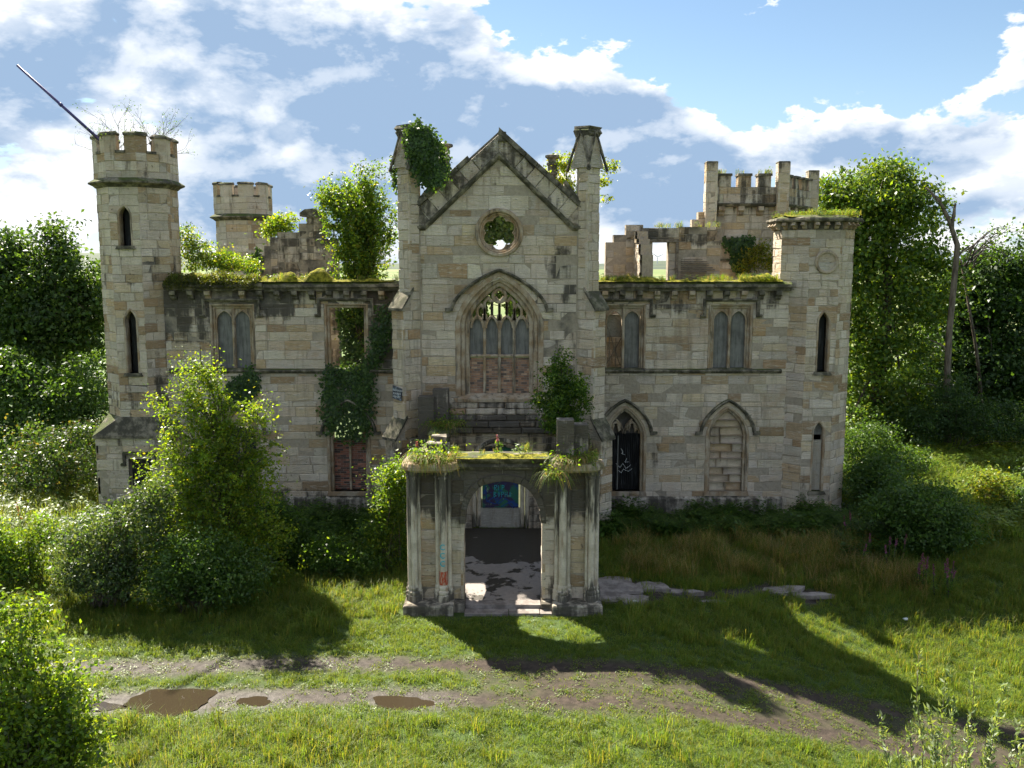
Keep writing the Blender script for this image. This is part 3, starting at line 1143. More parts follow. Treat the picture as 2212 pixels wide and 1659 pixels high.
            # white marks sprayed on the sheet
            tagp = [[(4.02, 2.42), (4.10, 2.30), (4.06, 2.22), (4.18, 2.18)], [(3.85, 1.85), (4.0, 1.70), (4.1, 1.86), (4.22, 1.66), (4.4, 1.80)],
                    [(3.9, 1.62), (4.05, 1.50), (4.12, 1.64), (4.30, 1.55), (4.45, 1.66)], [(4.25, 2.05), (4.18, 1.90), (4.34, 1.92)]]
            bars(win, 'sprayed_tag', FW, tagp, 0.011, -0.246, -0.241, 0, 'white_paint')
            v, f = prism_geo(FW, [(4.0 - 0.12, z0), (4.0 - 0.07, z0), (4.0 - 0.06, 2.9), (4.0 - 0.11, 2.9)], -0.25, -0.238)
            MB().add(v, f).build('pale_strip', 'grey_board', win)
        else:
            # opening walled up with rubble
            mm = Masonry(win, 77, 60)
            mm.wall(Frame(0, 32.5, 1, 0), lambda z: c - arch_w(z, hw, zs, rise), lambda z: c + arch_w(z, hw, zs, rise), z0, zs + rise - 0.02, 0.30, (), 0.45,
                    lambda s, z: 0.10 + (0.2 if z < 1.6 else 0), 0.10, (0.5, 1.1), 0.010, -0.24, True, 0.015)
            for g in range(len(mm.stones)):
                pass
            # the infill core sits behind its stones
            mm.core.v = [(x, y + 0.27, z) for x, y, z in mm.core.v]
            mm.finish('infill_core')
    return root


wing_l = wing(True)
wing_r = wing(False)

# ------------------------------------------------------------------ entrance block with gable
FC = Frame(0, 30.5, 1, 0)
GX = -0.43
ent = empty('entrance_block', (GX, 30.8, 0), 'tall gabled entrance block with rose window and boarded four-light window', 'gatehouse')


def entrance():
    r = random.Random(9)
    ms = Masonry(ent, 31, 300)
    XL, XR = -3.45, 2.56
    zk, za = 10.40, 12.70

    def lf(z):
        return XL if z < zk else min(GX - 0.02, -2.95 + (z - zk) * (GX + 2.95) / (za - zk))

    def rf(z):
        return XR if z < zk else max(GX + 0.02, 2.07 - (z - zk) * (2.07 - GX) / (za - zk))
    BW, BZS, BR = 1.42, 7.35, 1.32
    ops = [op_arch(GX, BW, 4.62, BZS, BR, 1.2, 1.6), op_circ(GX, 10.20, 0.74), op_arch(GX + 0.03, 0.98, 0.0, 2.75, 0.3, 1.6, 2.0)]

    def soot(s, z):
        n = mnoise.noise(Vector((s * 0.6, z * 0.5, 1.3)))
        k = 0.06 + 0.16 * max(0, n)
        w = sstep((0.62 - abs(s - 1.78 + 0.15 * n)) / 0.4) * sstep((10.2 - z) / 0.6)
        k = max(k, w * (0.66 + 0.5 * n - 0.02 * abs(z - 8)))
        if s < -2.2 and z > 8.6:
            k = max(k, 0.52 + 0.25 * n)
        if z > 11.6:
            k = max(k, 0.4 + 0.3 * n)
        if z < 4.6:
            k = max(k, 0.36 + 0.25 * n)
        if z < 3.9:
            k = max(k, 0.5 + 0.2 * n)
        return k
    ms.wall(FC, lf, rf, 0.0, za, 0.310, ops, 0.7, soot, 0.08, (0.5, 1.15), ragged=0.10)
    # raking parapet of the gable, stones set square to the slope
    for sg in (-1, 1):
        x0 = -3.05 if sg < 0 else 2.17
        ex, ez = (GX - x0), (za - zk)
        L = math.hypot(ex, ez)
        ex, ez = ex / L, ez / L
        nx, nz = (-ez, ex) if sg < 0 else (ez, -ex)

        def pt(u, w):
            return (x0 + ex * u + nx * w, zk + ez * u + nz * w)

        def uend(w):
            return (GX + (0.0 if sg < 0 else 0.0) - x0 - nx * w) / ex
        bk = [pt(-0.1, -0.05), pt(uend(-0.05), -0.05), pt(uend(0.6), 0.6), pt(-0.1, 0.6)]
        v, f = prism_geo(FC, bk if sg < 0 else bk[::-1], -0.40, -0.08)
        MB().add(v, f, (0.34, 0.30, 0.25, 0.5)).build('parapet_core', 'mortar', ent)
        u = -0.12
        while u < L - 0.05:
            e = u + r.uniform(0.40, 0.62)
            last = e > L - 0.25
            pl = [pt(u, -0.06), pt(uend(-0.06) if last else e - 0.012, -0.06), pt(uend(0.52) if last else e - 0.012, 0.52), pt(u, 0.52)]
            if sg > 0:
                pl = pl[::-1]
            v, f = block_geo(FC, pl, 0.03 + r.uniform(-0.01, 0.015), r, 0.02, -0.42)
            t = stone_tint(r, 0.45 + r.uniform(-0.2, 0.25))
            mobj('parapet_stone', v, f, 'stone', ent, t)
            pl = [pt(u, 0.52), pt(uend(0.52) if last else e - 0.012, 0.52), pt(uend(0.68) if last else e - 0.012, 0.68), pt(u, 0.68)]
            if sg > 0:
                pl = pl[::-1]
            if not (sg < 0 and last):
                v, f = block_geo(FC, pl, 0.13 + r.uniform(-0.015, 0.015), r, 0.02, -0.5)
                mobj('coping_stone', v, f, 'dark_stone', ent)
            if last:
                break
            u = e
        # upstand where the parapet turns up against the pinnacle
        if sg < 0:
            pl = [(-3.12, 10.42), (-2.62, 10.60), (-2.62, 11.75), (-3.12, 11.15)]
        else:
            pl = [(1.72, 10.60), (2.24, 10.42), (2.24, 11.15), (1.72, 11.85)]
        v, f = block_geo(FC, pl, 0.02, r, 0.02, -0.32)
        mobj('parapet_upstand', v, f, 'stone', ent, stone_tint(r, 0.5))
        a, b = (pl[3], pl[2])
        v, f = sweep_geo(FC, [a, b], [(-0.02, -0.36), (-0.02, 0.08), (0.09, 0.08), (0.09, -0.36)])
        MB().add(v, f).build('coping_stone', 'dark_stone', ent)
    # upright apex stone
    v, f = block_geo(FC, [(GX - 0.02, 13.15), (GX + 0.24, 13.15), (GX + 0.24, 13.46), (GX - 0.02, 13.50)], 0.10, r, 0.02, -0.4)
    mobj('apex_stone', v, f, 'dark_stone', ent)
    # drip moulding under the parapet
    path = [(-3.42, 10.34), (-2.92, 10.34), (GX, 12.70), (2.04, 10.34), (2.52, 10.34)]
    v, f = sweep_geo(FC, path, [(-0.08, -0.02), (-0.07, 0.05), (0.0, 0.14), (0.07, 0.15), (0.10, -0.02)])
    MB().add(v, f).build('drip_moulding', 'dark_stone', ent)
    # mostly unseen side walls running back, added to block light and widen the shadow
    for X in (XL + 0.35, XR - 0.35):
        MB().box(X - 0.35, X + 0.35, 31.15, 37.0, 0, 8.3, (0.36, 0.32, 0.26, 0.4)).build('shading_side_wall', 'mortar', ent)
    # dark weathered ledge courses left where the porch roof met the wall
    z = 3.42
    for k in range(5):
        s = -2.3 + r.uniform(0, 0.2)
        while s < 1.5:
            e = min(1.6, s + r.uniform(0.5, 1.1))
            pr = 0.16 - 0.025 * k + r.uniform(-0.05, 0.05)
            if r.random() > 0.12:
                v, f = block_geo(FC, [(s, z), (e - 0.02, z), (e - 0.02, z + 0.2), (s, z + 0.2)], pr, r, 0.03, -0.1)
                mobj('ledge_stone', v, f, 'stone', ent, stone_tint(r, 0.75 if k < 3 else 0.6))
            s = e
        z += 0.215
    # ---- rose window
    zc = 10.20
    N = 72
    circ = lambda rad: [(GX + rad * math.cos(2 * math.pi * i / N), zc + rad * math.sin(2 * math.pi * i / N)) for i in range(N)]
    mb = MB()
    for rad, w, d0, d1 in ((0.735, 0.13, -0.3, 0.09), (0.64, 0.08, -0.3, -0.02), (0.585, 0.05, -0.3, -0.08)):
        v, f = sweep_geo(FC, circ(rad), rect_prof(w, d0, d1, 0.025), True)
        mb.add(v, f)
    rose = mb.build('rose_window', 'trim_stone', ent)

    def foil(th, d=0.335, rho=0.235):
        ph = (th + math.pi / 6 - math.pi / 2) % (math.pi / 3) - math.pi / 6
        return d * math.cos(ph) + math.sqrt(max(0.0, rho * rho - (d * math.sin(ph)) ** 2))
    inn = [(GX + foil(2 * math.pi * i / N) * math.cos(2 * math.pi * i / N), zc + foil(2 * math.pi * i / N) * math.sin(2 * math.pi * i / N)) for i in range(N)]
    out = circ(0.60)
    v = [FC(s, z, -0.14) for s, z in out] + [FC(s, z, -0.14) for s, z in inn] + [FC(s, z, -0.27) for s, z in out] + [FC(s, z, -0.27) for s, z in inn]
    f = []
    for i in range(N):
        j = (i + 1) % N
        f += [(i, j, N + j, N + i), (2 * N + i, 3 * N + i, 3 * N + j, 2 * N + j), (N + i, N + j, 3 * N + j, 3 * N + i)]
    MB().add(v, f).build('foiled_tracery', 'trim_stone', rose)
    v, f = sweep_geo(FC, inn, rect_prof(0.035, -0.2, -0.11, 0.01), True)
    MB().add(v, f).build('cusp_moulding', 'trim_stone', rose)
    # ---- four-light window
    hw, z0, zs, rise = 1.01, 4.78, 7.20, 1.20
    P_, Q_ = 1.2, 1.6
    win = arch_mould(ent, FC, GX, hw, z0 - 0.1, zs, rise, [(0.40, 0.20, -0.5, 0.012), (0.23, 0.16, -0.5, -0.08), (0.08, 0.16, -0.5, -0.18)], 'trim_stone', 'window', P_, Q_)
    hood(win, FC, GX, 1.60, 7.66, 1.28, 'dark_stone', True, 'hood_mould', P_, Q_)
    v, f = sweep_geo(FC, [(GX - 1.42, 4.62), (GX + 1.42, 4.62)], [(-0.12, -0.4), (-0.12, 0.10), (-0.02, 0.12), (0.14, -0.2), (0.14, -0.4)])
    MB().add(v, f).build('sill', 'trim_stone', win)

    def ztop(s):
        u = min(1.0, abs(s - GX) / hw)
        return zs + rise * (1 - u ** P_) ** (1 / Q_)
    lw = 2 * hw / 4
    for k in (-1, 0, 1):
        s = GX + k * lw
        v, f = sweep_geo(FC, [(s, z0), (s, 7.25)], rect_prof(0.10, -0.5, -0.24, 0.03))
        MB().add(v, f).build('mullion', 'trim_stone', win)
    v, f = sweep_geo(FC, [(GX - hw, 6.05), (GX + hw, 6.05)], rect_prof(0.09, -0.5, -0.23, 0.03))
    MB().add(v, f).build('transom', 'trim_stone', win)
    for k in range(4):
        lc = GX - hw + (k + 0.5) * lw
        a = arch_path(lc, lw / 2 - 0.04, 7.0, 0.40, None, 7, 1.35, 1.9)
        v, f = sweep_geo(FC, a, rect_prof(0.085, -0.45, -0.26, 0.02))
        MB().add(v, f).build('light_head', 'trim_stone', win)
        a = arch_path(lc, lw / 2 - 0.03, 7.0, 0.40, None, 7, 1.35, 1.9)
        a = [(lc - lw / 2 - 0.05, 6.02), (lc - lw / 2 - 0.05, 7.12), (lc, 7.42), (lc + lw / 2 + 0.05, 7.12), (lc + lw / 2 + 0.05, 6.02)]
        v, f = prism_geo(FC, a[::-1], -0.43, -0.385 + r.uniform(-0.01, 0.01))
        MB().add(v, f).build('board', 'grey_board', win)
        brick_panel(ent, FC, lc - lw / 2 + (-0.06 if k == 0 else 0.04), lc + lw / 2 + (0.06 if k == 3 else -0.04), z0 - 0.03, 5.98, -0.36, r, 0.20, 0.066)
        for q in (-1, 1):
            s = lc + q * lw / 4
            zt = min(ztop(s) - 0.12, 8.02)
            if zt > 7.45:
                a = [(s - lw / 4, 7.30), (s - lw / 4, zt - 0.15), (s, zt), (s + lw / 4, zt - 0.15), (s + lw / 4, 7.30)]
                v, f = sweep_geo(FC, a, rect_prof(0.095, -0.45, -0.27, 0.025))
                MB().add(v, f).build('tracery', 'trim_stone', win)
        # stone web between light head and upper lights
        for q in (-1, 1):
            s = lc + q * (lw / 2 - 0.02)
            v, f = prism_geo(FC, [(s - 0.09, 7.20), (s + 0.09, 7.20), (s + 0.06, 7.46), (s - 0.06, 7.46)], -0.44, -0.29)
            MB().add(v, f).build('tracery_web', 'trim_stone', win)
    C4 = [(GX + 0.215 * math.cos(t * math.pi / 12), 8.09 + 0.215 * math.sin(t * math.pi / 12)) for t in range(24)]
    v, f = sweep_geo(FC, C4, rect_prof(0.11, -0.45, -0.25, 0.03), True)
    MB().add(v, f).build('tracery_circle', 'trim_stone', win)
    for t in range(4):
        an = math.pi / 4 + t * math.pi / 2
        v, f = prism_geo(FC, [(GX + 0.2 * math.cos(an - 0.4), 8.09 + 0.2 * math.sin(an - 0.4)), (GX + 0.2 * math.cos(an + 0.4), 8.09 + 0.2 * math.sin(an + 0.4)),
                              (GX + 0.11 * math.cos(an), 8.09 + 0.11 * math.sin(an))], -0.42, -0.30)
        MB().add(v, f).build('cusp', 'trim_stone', win)
    # ---- blocked doorway inside the porch
    door = arch_mould(ent, FC, GX + 0.03, 0.62, 0.1, 2.55, 0.3, [(0.30, 0.14, -0.35, 0.05), (0.14, 0.14, -0.4, -0.06)], 'shaft_stone', 'doorway', 1.6, 2.0)
    v, f = prism_geo(FC, [(GX - 0.6, 0.72), (GX + 0.66, 0.72), (GX + 0.66, 2.9), (GX - 0.6, 2.9)], -0.34, -0.24)
    MB().add(v, f).build('painted_panel', 'mural', door)
    v, f = prism_geo(FC, [(GX - 0.72, 0.02), (GX + 0.78, 0.02), (GX + 0.78, 0.70), (GX - 0.72, 0.70)], -0.34, -0.18)
    MB().add(v, f, (0.42, 0.39, 0.34, 0.35)).build('threshold_block', 'stone', door)
    # sprayed lettering on the panel
    ox, oz, k = GX - 0.20, 1.10, 0.18
    G = {'R': [[(0, 0), (0, 1), (.5, 1), (.55, .7), (.05, .5), (.6, 0)]], 'I': [[(0, 0), (.05, 1)]], 'P': [[(0, 0), (0.05, 1), (.5, .95), (.5, .6), (.05, .5)]],
         'B': [[(0, 0), (0, 1), (.45, .85), (.1, .55), (.55, .25), (0, 0)]], 'O': [[(.1, .5), (.3, 1), (.5, .5), (.3, 0), (.1, .5)]],
         'H': [[(0, 0), (0, 1)], [(0, .5), (.5, .55)], [(.5, 0), (.5, 1)]]}
    strokes = []
    for word, wx, wz in (('RIP', 0.02, 0.24), ('BOPHO', 0.0, 0.0)):
        x = ox + wx
        for ch in word:
            for st in G[ch]:
                strokes.append([(x + a * k * 0.8, oz + wz + b * k) for a, b in st])
            x += k * 0.72
    bars(door, 'sprayed_lettering', FC, strokes, 0.016, -0.236, -0.231, 0, 'cyan_paint')
    sw = [[(GX - 0.42, 0.95), (GX - 0.2, 1.1), (GX - 0.05, 0.85), (GX + 0.2, 1.05), (GX + 0.45, 0.88)], [(GX - 0.5, 1.5), (GX - 0.45, 0.95), (GX - 0.15, 0.85), (GX + 0.1, 1.1)],
          [(GX + 0.05, 0.75), (GX + 0.3, 0.9), (GX + 0.5, 0.7)]]
    bars(door, 'sprayed_scrawl', FC, sw, 0.03, -0.237, -0.232, 0, 'blue_paint')
    # ---- diagonal corner buttresses carrying pinnacles
    for sg in (-1, 1):
        C = (XL, 30.5) if sg < 0 else (XR, 30.5)
        e = (sg * 0.7071, -0.7071)
        a = 0.62
        soo = lambda s, z: 0.12 + 0.16 * max(0, mnoise.noise(Vector((s, z * 0.4, 5.0 + sg)))) + (0.35 if z < 3.4 else 0)
        for (z0_, z1_, L) in ((0.0, 3.30, 0.90), (3.30, 7.62, 0.53), (7.62, 12.42, 0.21)):
            Fe = frame_n(C[0] + e[0] * L, C[1] + e[1] * L, e[0], e[1])
            ms.wall(Fe, -a / 2, a / 2, z0_, z1_, 0.31, (), L + 0.3, soo, 0.10, (0.3, 0.7), 0.016, cin=0.03)
            for q in (-1, 1):
                nn = (Fe.t[0] * q, Fe.t[1] * q)
                mid = L / 2 - 0.1
                Fs = frame_n(C[0] + e[0] * mid + nn[0] * a / 2, C[1] + e[1] * mid + nn[1] * a / 2, nn[0], nn[1])
                # only the side that looks to the front is ashlar faced, the other is in the lee of the wall
                if nn[1] < 0.2:
                    lo_, hi_ = -(L / 2 + 0.1), (L / 2 + 0.1)
                    ms.wall(Fs, lo_, hi_, z0_, z1_, 0.31, (), 0.1, soo, 0.10, (0.3, 0.8), 0.02, core=False)
        # weathered slabs on the set-offs
        Fe = frame_n(C[0], C[1], e[0], e[1])
        for (zl, zh, Llo, Lup) in ((3.28, 4.02, 0.97, 0.44), (7.62, 8.30, 0.62, 0.10)):
            hwid = a / 2 + 0.06
            prof = [(Llo, zl), (Llo, zl + 0.09), (Lup, zh + 0.09), (Lup, zh - 0.02)]
            v = [Fe(-hwid, z, d) for d, z in prof] + [Fe(hwid, z, d) for d, z in prof]
            f = [(0, 1, 2, 3), (7, 6, 5, 4)] + [(i, 4 + i, 4 + (i + 1) % 4, (i + 1) % 4) for i in range(4)]
            MB().add(v, f).build('weathering_slab', 'dark_stone', ent)
            prof = [(Llo - 0.07, zl), (Lup, zh - 0.02), (Lup, zl)]
            v = [Fe(-a / 2 + 0.004, z, d) for d, z in prof] + [Fe(a / 2 - 0.004, z, d) for d, z in prof]
            MB().add(v, [(0, 1, 2), (5, 4, 3), (0, 3, 4, 1), (1, 4, 5, 2), (2, 5, 3, 0)], (0.42, 0.37, 0.3, 0.4)).build('setoff_stone', 'stone', ent)
        # pinnacle: four gablets round a broken crown
        L = 0.21
        pcx, pcy = C[0] + e[0] * (L - a / 2), C[1] + e[1] * (L - a / 2)
        Fp = frame_n(pcx, pcy, e[0], e[1])

        def ring(h, z, j=0.0):
            return [Fp(s * h + r.uniform(-j, j), z + r.uniform(-j, j), d * h + r.uniform(-j, j)) for s, d in ((-1, -1), (1, -1), (1, 1), (-1, 1))]
        v, f = loft([ring(0.31, 12.40), ring(0.30, 12.7), ring(0.285, 13.15, 0.01), ring(0.27, 13.32, 0.02)])
        pin = MB().add(v, f, (0.44, 0.39, 0.32, 0.45)).build('pinnacle', 'stone', ent)
        for q, nn in enumerate(((e[0], e[1]), (Fe.t[0], Fe.t[1]), (-e[0], -e[1]), (-Fe.t[0], -Fe.t[1]))):
            Fg = frame_n(pcx + nn[0] * 0.33, pcy + nn[1] * 0.33, nn[0], nn[1])
            v = [Fg(-0.40, 12.30, 0.06), Fg(0.40, 12.30, 0.06), Fg(0, 13.40, 0.0), Fg(-0.40, 12.30, -0.06), Fg(0.40, 12.30, -0.06), Fg(0, 13.40, -0.14)]
            MB().add(v, [(0, 1, 2), (5, 4, 3), (0, 3, 4, 1), (1, 4, 5, 2), (2, 5, 3, 0)], (0.42, 0.37, 0.30, 0.35)).build('gablet', 'stone', pin)
            mb = MB()
            for q2 in (-1, 1):
                A = Vector(Fg(q2 * 0.47, 12.18, 0.09))
                B = Vector(Fg(0, 13.44, 0.01))
                o2 = Vector((nn[0], nn[1], 0)) * 0.05
                up = Vector(Fg(q2 * 0.07, 0.05, 0)) - Vector(Fg(0, 0, 0))
                vv = [A, A + up, B + Vector((0, 0, 0.09)), B, A + o2, A + up + o2, B + Vector((0, 0, 0.09)) + o2, B + o2]
                mb.add(vv, [(0, 1, 2, 3), (7, 6, 5, 4), (0, 4, 5, 1), (1, 5, 6, 2), (2, 6, 7, 3), (3, 7, 4, 0)])
            mb.build('gablet_coping', 'dark_stone', pin)
        v, f = loft([ring(0.27, 13.28, 0.02), ring(0.31, 13.36, 0.03), ring(0.35, 13.46, 0.04), ring(0.31, 13.52, 0.03), ring(0.34, 13.58, 0.04), ring(0.29, 13.66, 0.06)])
        MB().add(v, f).build('crown', 'dark_stone', pin)
        for q in range(5):
            an = r.uniform(0, 6.28)
            v, f = lathe_geo(pcx + 0.26 * math.cos(an), pcy + 0.26 * math.sin(an), [(0.03, 13.25), (0.08, 13.32), (0.09, 13.42), (0.04, 13.5)], 6, an)
            MB().add(v, f).build('crocket', 'dark_stone', pin)
    ms.finish()
    # rear pinnacle stumps beyond the gable
    for (px, top, bot, Yd, w) in ((961, 312, 420, 34.6, 0.20), (1192, 336, 430, 35.6, 0.17)):
        b = at(px, bot, Yd)
        t = at(px, top, Yd)
        z = b.z - 1.5
        prof = [(w, z)]
        zz = b.z - 0.2
        while zz < t.z - 0.25:
            prof += [(w, zz), (w * 1.28, zz + 0.05), (w * 1.28, zz + 0.12), (w * 0.95, zz + 0.17)]
            zz += 0.36
        prof += [(w * 0.9, t.z - 0.15), (w * 1.6, t.z - 0.08), (w * 1.6, t.z), (w * 0.6, t.z + 0.04)]
        v, f = lathe_geo(b.x, Yd, prof, 8, 0.2)
        MB().add(v, f).build('rear_pinnacle', 'dark_stone', ent)
        MB().box(b.x - 0.45, b.x + 0.45, Yd - 0.4, Yd + 0.4, 0, z + 0.03, (0.36, 0.32, 0.26, 0.4)).build('rear_pier', 'mortar', ent)


entrance()


# ------------------------------------------------------------------ towers
def slit(root, F, c, hw, z0, zs, rise, mt='trim_stone', fill=None):
    w = arch_mould(root, F, c, hw, z0, zs, rise, [(0.075, 0.09, -0.3, 0.012)], mt, 'slit_window', 1.2, 1.6)
    v, f = prism_geo(F, [(c - hw - 0.2, z0 - 0.12), (c + hw + 0.2, z0 - 0.12), (c + hw + 0.14, z0), (c - hw - 0.14, z0)], -0.3, 0.07)
    MB().add(v, f).build('sill', 'dark_stone', w)
    if fill == 'dark':
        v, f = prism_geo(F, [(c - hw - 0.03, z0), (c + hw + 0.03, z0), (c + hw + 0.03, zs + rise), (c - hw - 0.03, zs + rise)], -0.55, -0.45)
        MB().add(v, f).build('board', 'black_sheet_and_void', w)  # black panel stands in for the unlit tower interior
    elif fill:
        v, f = prism_geo(F, [(c - hw - 0.03, z0), (c + hw + 0.03, z0), (c + hw + 0.03, zs - 0.35), (c - hw - 0.03, zs - 0.35)], -0.24, -0.17)
        MB().add(v, f, (0.50, 0.46, 0.38, 0.2)).build('infill_stone', 'stone', w)
        v, f = prism_geo(F, [(c - hw - 0.03, zs - 0.15), (c + hw + 0.03, zs - 0.15), (c + hw + 0.03, zs + rise), (c - hw - 0.03, zs + rise)], -0.24, -0.19)
        MB().add(v, f).build('board', 'grey_board', w)
    return w


def facets(ms, cx, cy, rin, z0, z1, angles, ops=None, soot=None, warm=0.1, h=0.305, lens=(0.4, 0.85), back=True, thick=0.32, **kw):
    side = rin * math.tan(math.pi / 8)
    for k in range(8):
        a = k * 45
        n = (math.cos(math.radians(a)), math.sin(math.radians(a)))
        F = frame_n(cx + n[0] * rin, cy + n[1] * rin, n[0], n[1])
        if a in angles:
            ms.wall(F, -side - 0.012, side + 0.012, z0, z1, h, (ops or {}).get(a, ()), thick, soot, warm, lens, **kw)
        elif back:
            v, f = prism_geo(F, [(-side, z0), (side, z0), (side, z1), (-side, z1)], -thick, 0)
            ms.core.add(v, f, (0.38, 0.34, 0.28, 0.3))


def oct_band(root, name, cx, cy, prof, mt='dark_stone'):
    v, f = loft([oct_ring(cx, cy, r_, z) for r_, z in prof])
    return MB().add(v, f).build(name, mt, root)


def merlons(root, cx, cy, rin, z0, z1, m, th, r, skip=()):
    rc = rin / math.cos(math.pi / 8)
    for k in range(8):
        if k in skip:
            continue
        a = math.pi / 8 + k * math.pi / 4
        V = Vector((cx + rc * math.cos(a), cy + rc * math.sin(a)))

        def outline(rad, mm, thk):
            rv = rad / math.cos(math.pi / 8)
            Vv = Vector((cx + rv * math.cos(a), cy + rv * math.sin(a)))
            d1 = Vector((-math.sin(a - math.pi / 8), math.cos(a - math.pi / 8)))
            d2 = Vector((-math.sin(a + math.pi / 8), math.cos(a + math.pi / 8)))
            A = Vv - d1 * mm
            B = Vv + d2 * mm
            ri = (rad - thk) / math.cos(math.pi / 8)
            Vi = Vector((cx + ri * math.cos(a), cy + ri * math.sin(a)))
            n1 = Vector((math.cos(a - math.pi / 8), math.sin(a - math.pi / 8)))
            n2 = Vector((math.cos(a + math.pi / 8), math.sin(a + math.pi / 8)))
            return [A, Vv, B, B - n2 * thk, Vi, A - n1 * thk]
        dz = r.uniform(-0.06, 0.03)
        P0 = outline(rin, m, th)
        v, f = loft([[(p.x, p.y, z0) for p in P0], [(p.x, p.y, z1 - 0.10 + dz) for p in P0]])
        mo = MB().add(v, f, stone_tint(r, 0.25, 0.3)).build('merlon', 'stone', root)
        P1 = outline(rin + 0.045, m + 0.04, th + 0.09)
        P2 = outline(rin - 0.02, m - 0.02, th - 0.04)
        jt = lambda: r.uniform(-0.018, 0.018)
        v, f = loft([[(p.x + jt(), p.y + jt(), z1 - 0.10 + dz) for p in P1], [(p.x + jt(), p.y + jt(), z1 - 0.02 + dz + jt()) for p in P1], [(p.x + jt(), p.y + jt(), z1 + 0.03 + dz + jt()) for p in P2]])
        MB().add(v, f).build('coping', 'dark_stone', mo)
    # little sills in the embrasures
    for k in range(8):
        a = k * math.pi / 4
        n = (math.cos(a), math.sin(a))
        F = frame_n(cx + n[0] * rin, cy + n[1] * rin, n[0], n[1])
        w = rin * math.tan(math.pi / 8) - m
        v, f = prism_geo(F, [(-w - 0.03, z0 - 0.02), (w + 0.03, z0 - 0.02), (w + 0.03, z0 + 0.07), (-w - 0.03, z0 + 0.07)], -th, 0.035)
        MB().add(v, f).build('embrasure_sill', 'dark_stone', root)


def castle_tower(cx, cy, rin, zc, ztop, label, front=True, seed=1, zbase=0.0, keep=300):
    root = empty('octagonal_tower', (cx, cy, 0), label, 'tower')
    r = random.Random(seed)
    ms = Masonry(root, seed + 100, keep)
    ops = {}
    if front:
        ops[270] = [op_arch(0.0, 0.225, 9.80, 10.86, 0.32), op_arch(0.02, 0.225, 5.30, 7.18, 0.36)]

    def soot(s, z):
        n = mnoise.noise(Vector((s * 0.9 + cx, z * 0.5, 6.6)))
        k = 0.12 + 0.25 * max(0, n)
        if z > zc - 0.5:
            k = 0.3 + 0.25 * n
        if z < 5.3:
            k = max(k, 0.26 + 0.3 * n)
        if front and abs(s) < 0.3 and (8.3 < z < 9.75 or 3.7 < z < 5.25):
            k = max(k, 0.66 - 0.2 * abs(s) / 0.3)
        return k
    facets(ms, cx, cy, rin, zbase, zc - 0.05, (270, 225, 315, 180, 0), ops, soot, 0.22)
    facets(ms, cx, cy, rin + 0.05, zc + 0.10, ztop - 0.66, (270, 225, 315, 180, 0), None, soot, 0.12, thick=0.26)
    ms.finish()
    oct_band(root, 'cornice', cx, cy, [(rin - 0.1, zc - 0.12), (rin + 0.03, zc - 0.12), (rin + 0.10, zc - 0.05), (rin + 0.24, zc + 0.02), (rin + 0.25, zc + 0.07), (rin + 0.06, zc + 0.20), (rin - 0.1, zc + 0.20)])
    oct_band(root, 'inner_light_cap', cx, cy, [(rin - 0.22, ztop - 1.4), (rin - 0.22, ztop - 1.3)])  # unseen cap added inside, stops light entering from above
    merlons(root, cx, cy, rin + 0.05, ztop - 0.66, ztop, 0.40, 0.27, r)
    if front:
        F = Frame(cx, cy - rin, 1, 0)
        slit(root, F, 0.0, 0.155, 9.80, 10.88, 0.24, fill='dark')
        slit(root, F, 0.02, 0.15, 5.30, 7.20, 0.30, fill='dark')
    return root


TLX, TLY = -13.55, 33.3
tower_l = castle_tower(TLX, TLY, 1.26, 11.95, 13.66, 'tall crenellated corner tower at the left end with arrow-slit windows', True, 41, 3.7)


def tower_base():
    """square foot of the left tower with broached shoulders"""
    root = tower_l
    ms = Masonry(root, 333, 60)
    h = 1.42
    F = Frame(TLX, TLY - h, 1, 0)
    ms.wall(F, -h, h, 0, 3.0, 0.305, [op_rect(0.15, 0.42, 1.1, 2.2)], 0.4, lambda s, z: 0.35, 0.2, (0.5, 1.0))
    F2 = frame_n(TLX - h, TLY, -1, 0)
    ms.wall(F2, -h, h, 0, 3.0, 0.305, (), 0.4, lambda s, z: 0.35, 0.2, (0.5, 1.0))
    F3 = frame_n(TLX + h, TLY, 1, 0)
    ms.wall(F3, -h, h, 0, 3.0, 0.305, (), 0.4, lambda s, z: 0.35, 0.2, (0.5, 1.0))
    ms.finish('base_core')
    hh = h + 0.07
    sq = []
    for k in range(8):
        a = math.pi / 8 + k * math.pi / 4
        c, s = math.cos(a), math.sin(a)
        q = 0.98
        sq.append((TLX + (hh if c > 0 else -hh) * (1 if abs(c) > abs(s) else q), TLY + (hh if s > 0 else -hh) * (1 if abs(s) > abs(c) else q)))
    o0 = oct_ring(TLX, TLY, 1.28, 3.72)
    v, f = loft([[(x, y, 2.96) for x, y in sq], [(x, y, 3.06) for x, y in sq], o0])
    MB().add(v, f).build('broach', 'dark_stone', root)
    w = sq_win = MB()
    v, f = sweep_geo(F, [(-0.52, 2.0), (-0.40, 2.0), (-0.40, 2.42), (0.70, 2.42), (0.70, 2.0), (0.82, 2.0)], [(-0.05, -0.02), (-0.05, 0.08), (0.03, 0.11), (0.06, -0.02)])
    w.add(v, f)
    wn = w.build('label_mould', 'dark_stone', root)
    v, f = prism_geo(F, [(-0.27, 1.1), (0.57, 1.1), (0.57, 2.2), (-0.27, 2.2)], -0.36, -0.30)
    MB().add(v, f).build('board', 'black_sheet_and_void', wn)  # dark opening: its shade is painted as a black panel


tower_base()
TRX, TRY = 10.97, 33.3


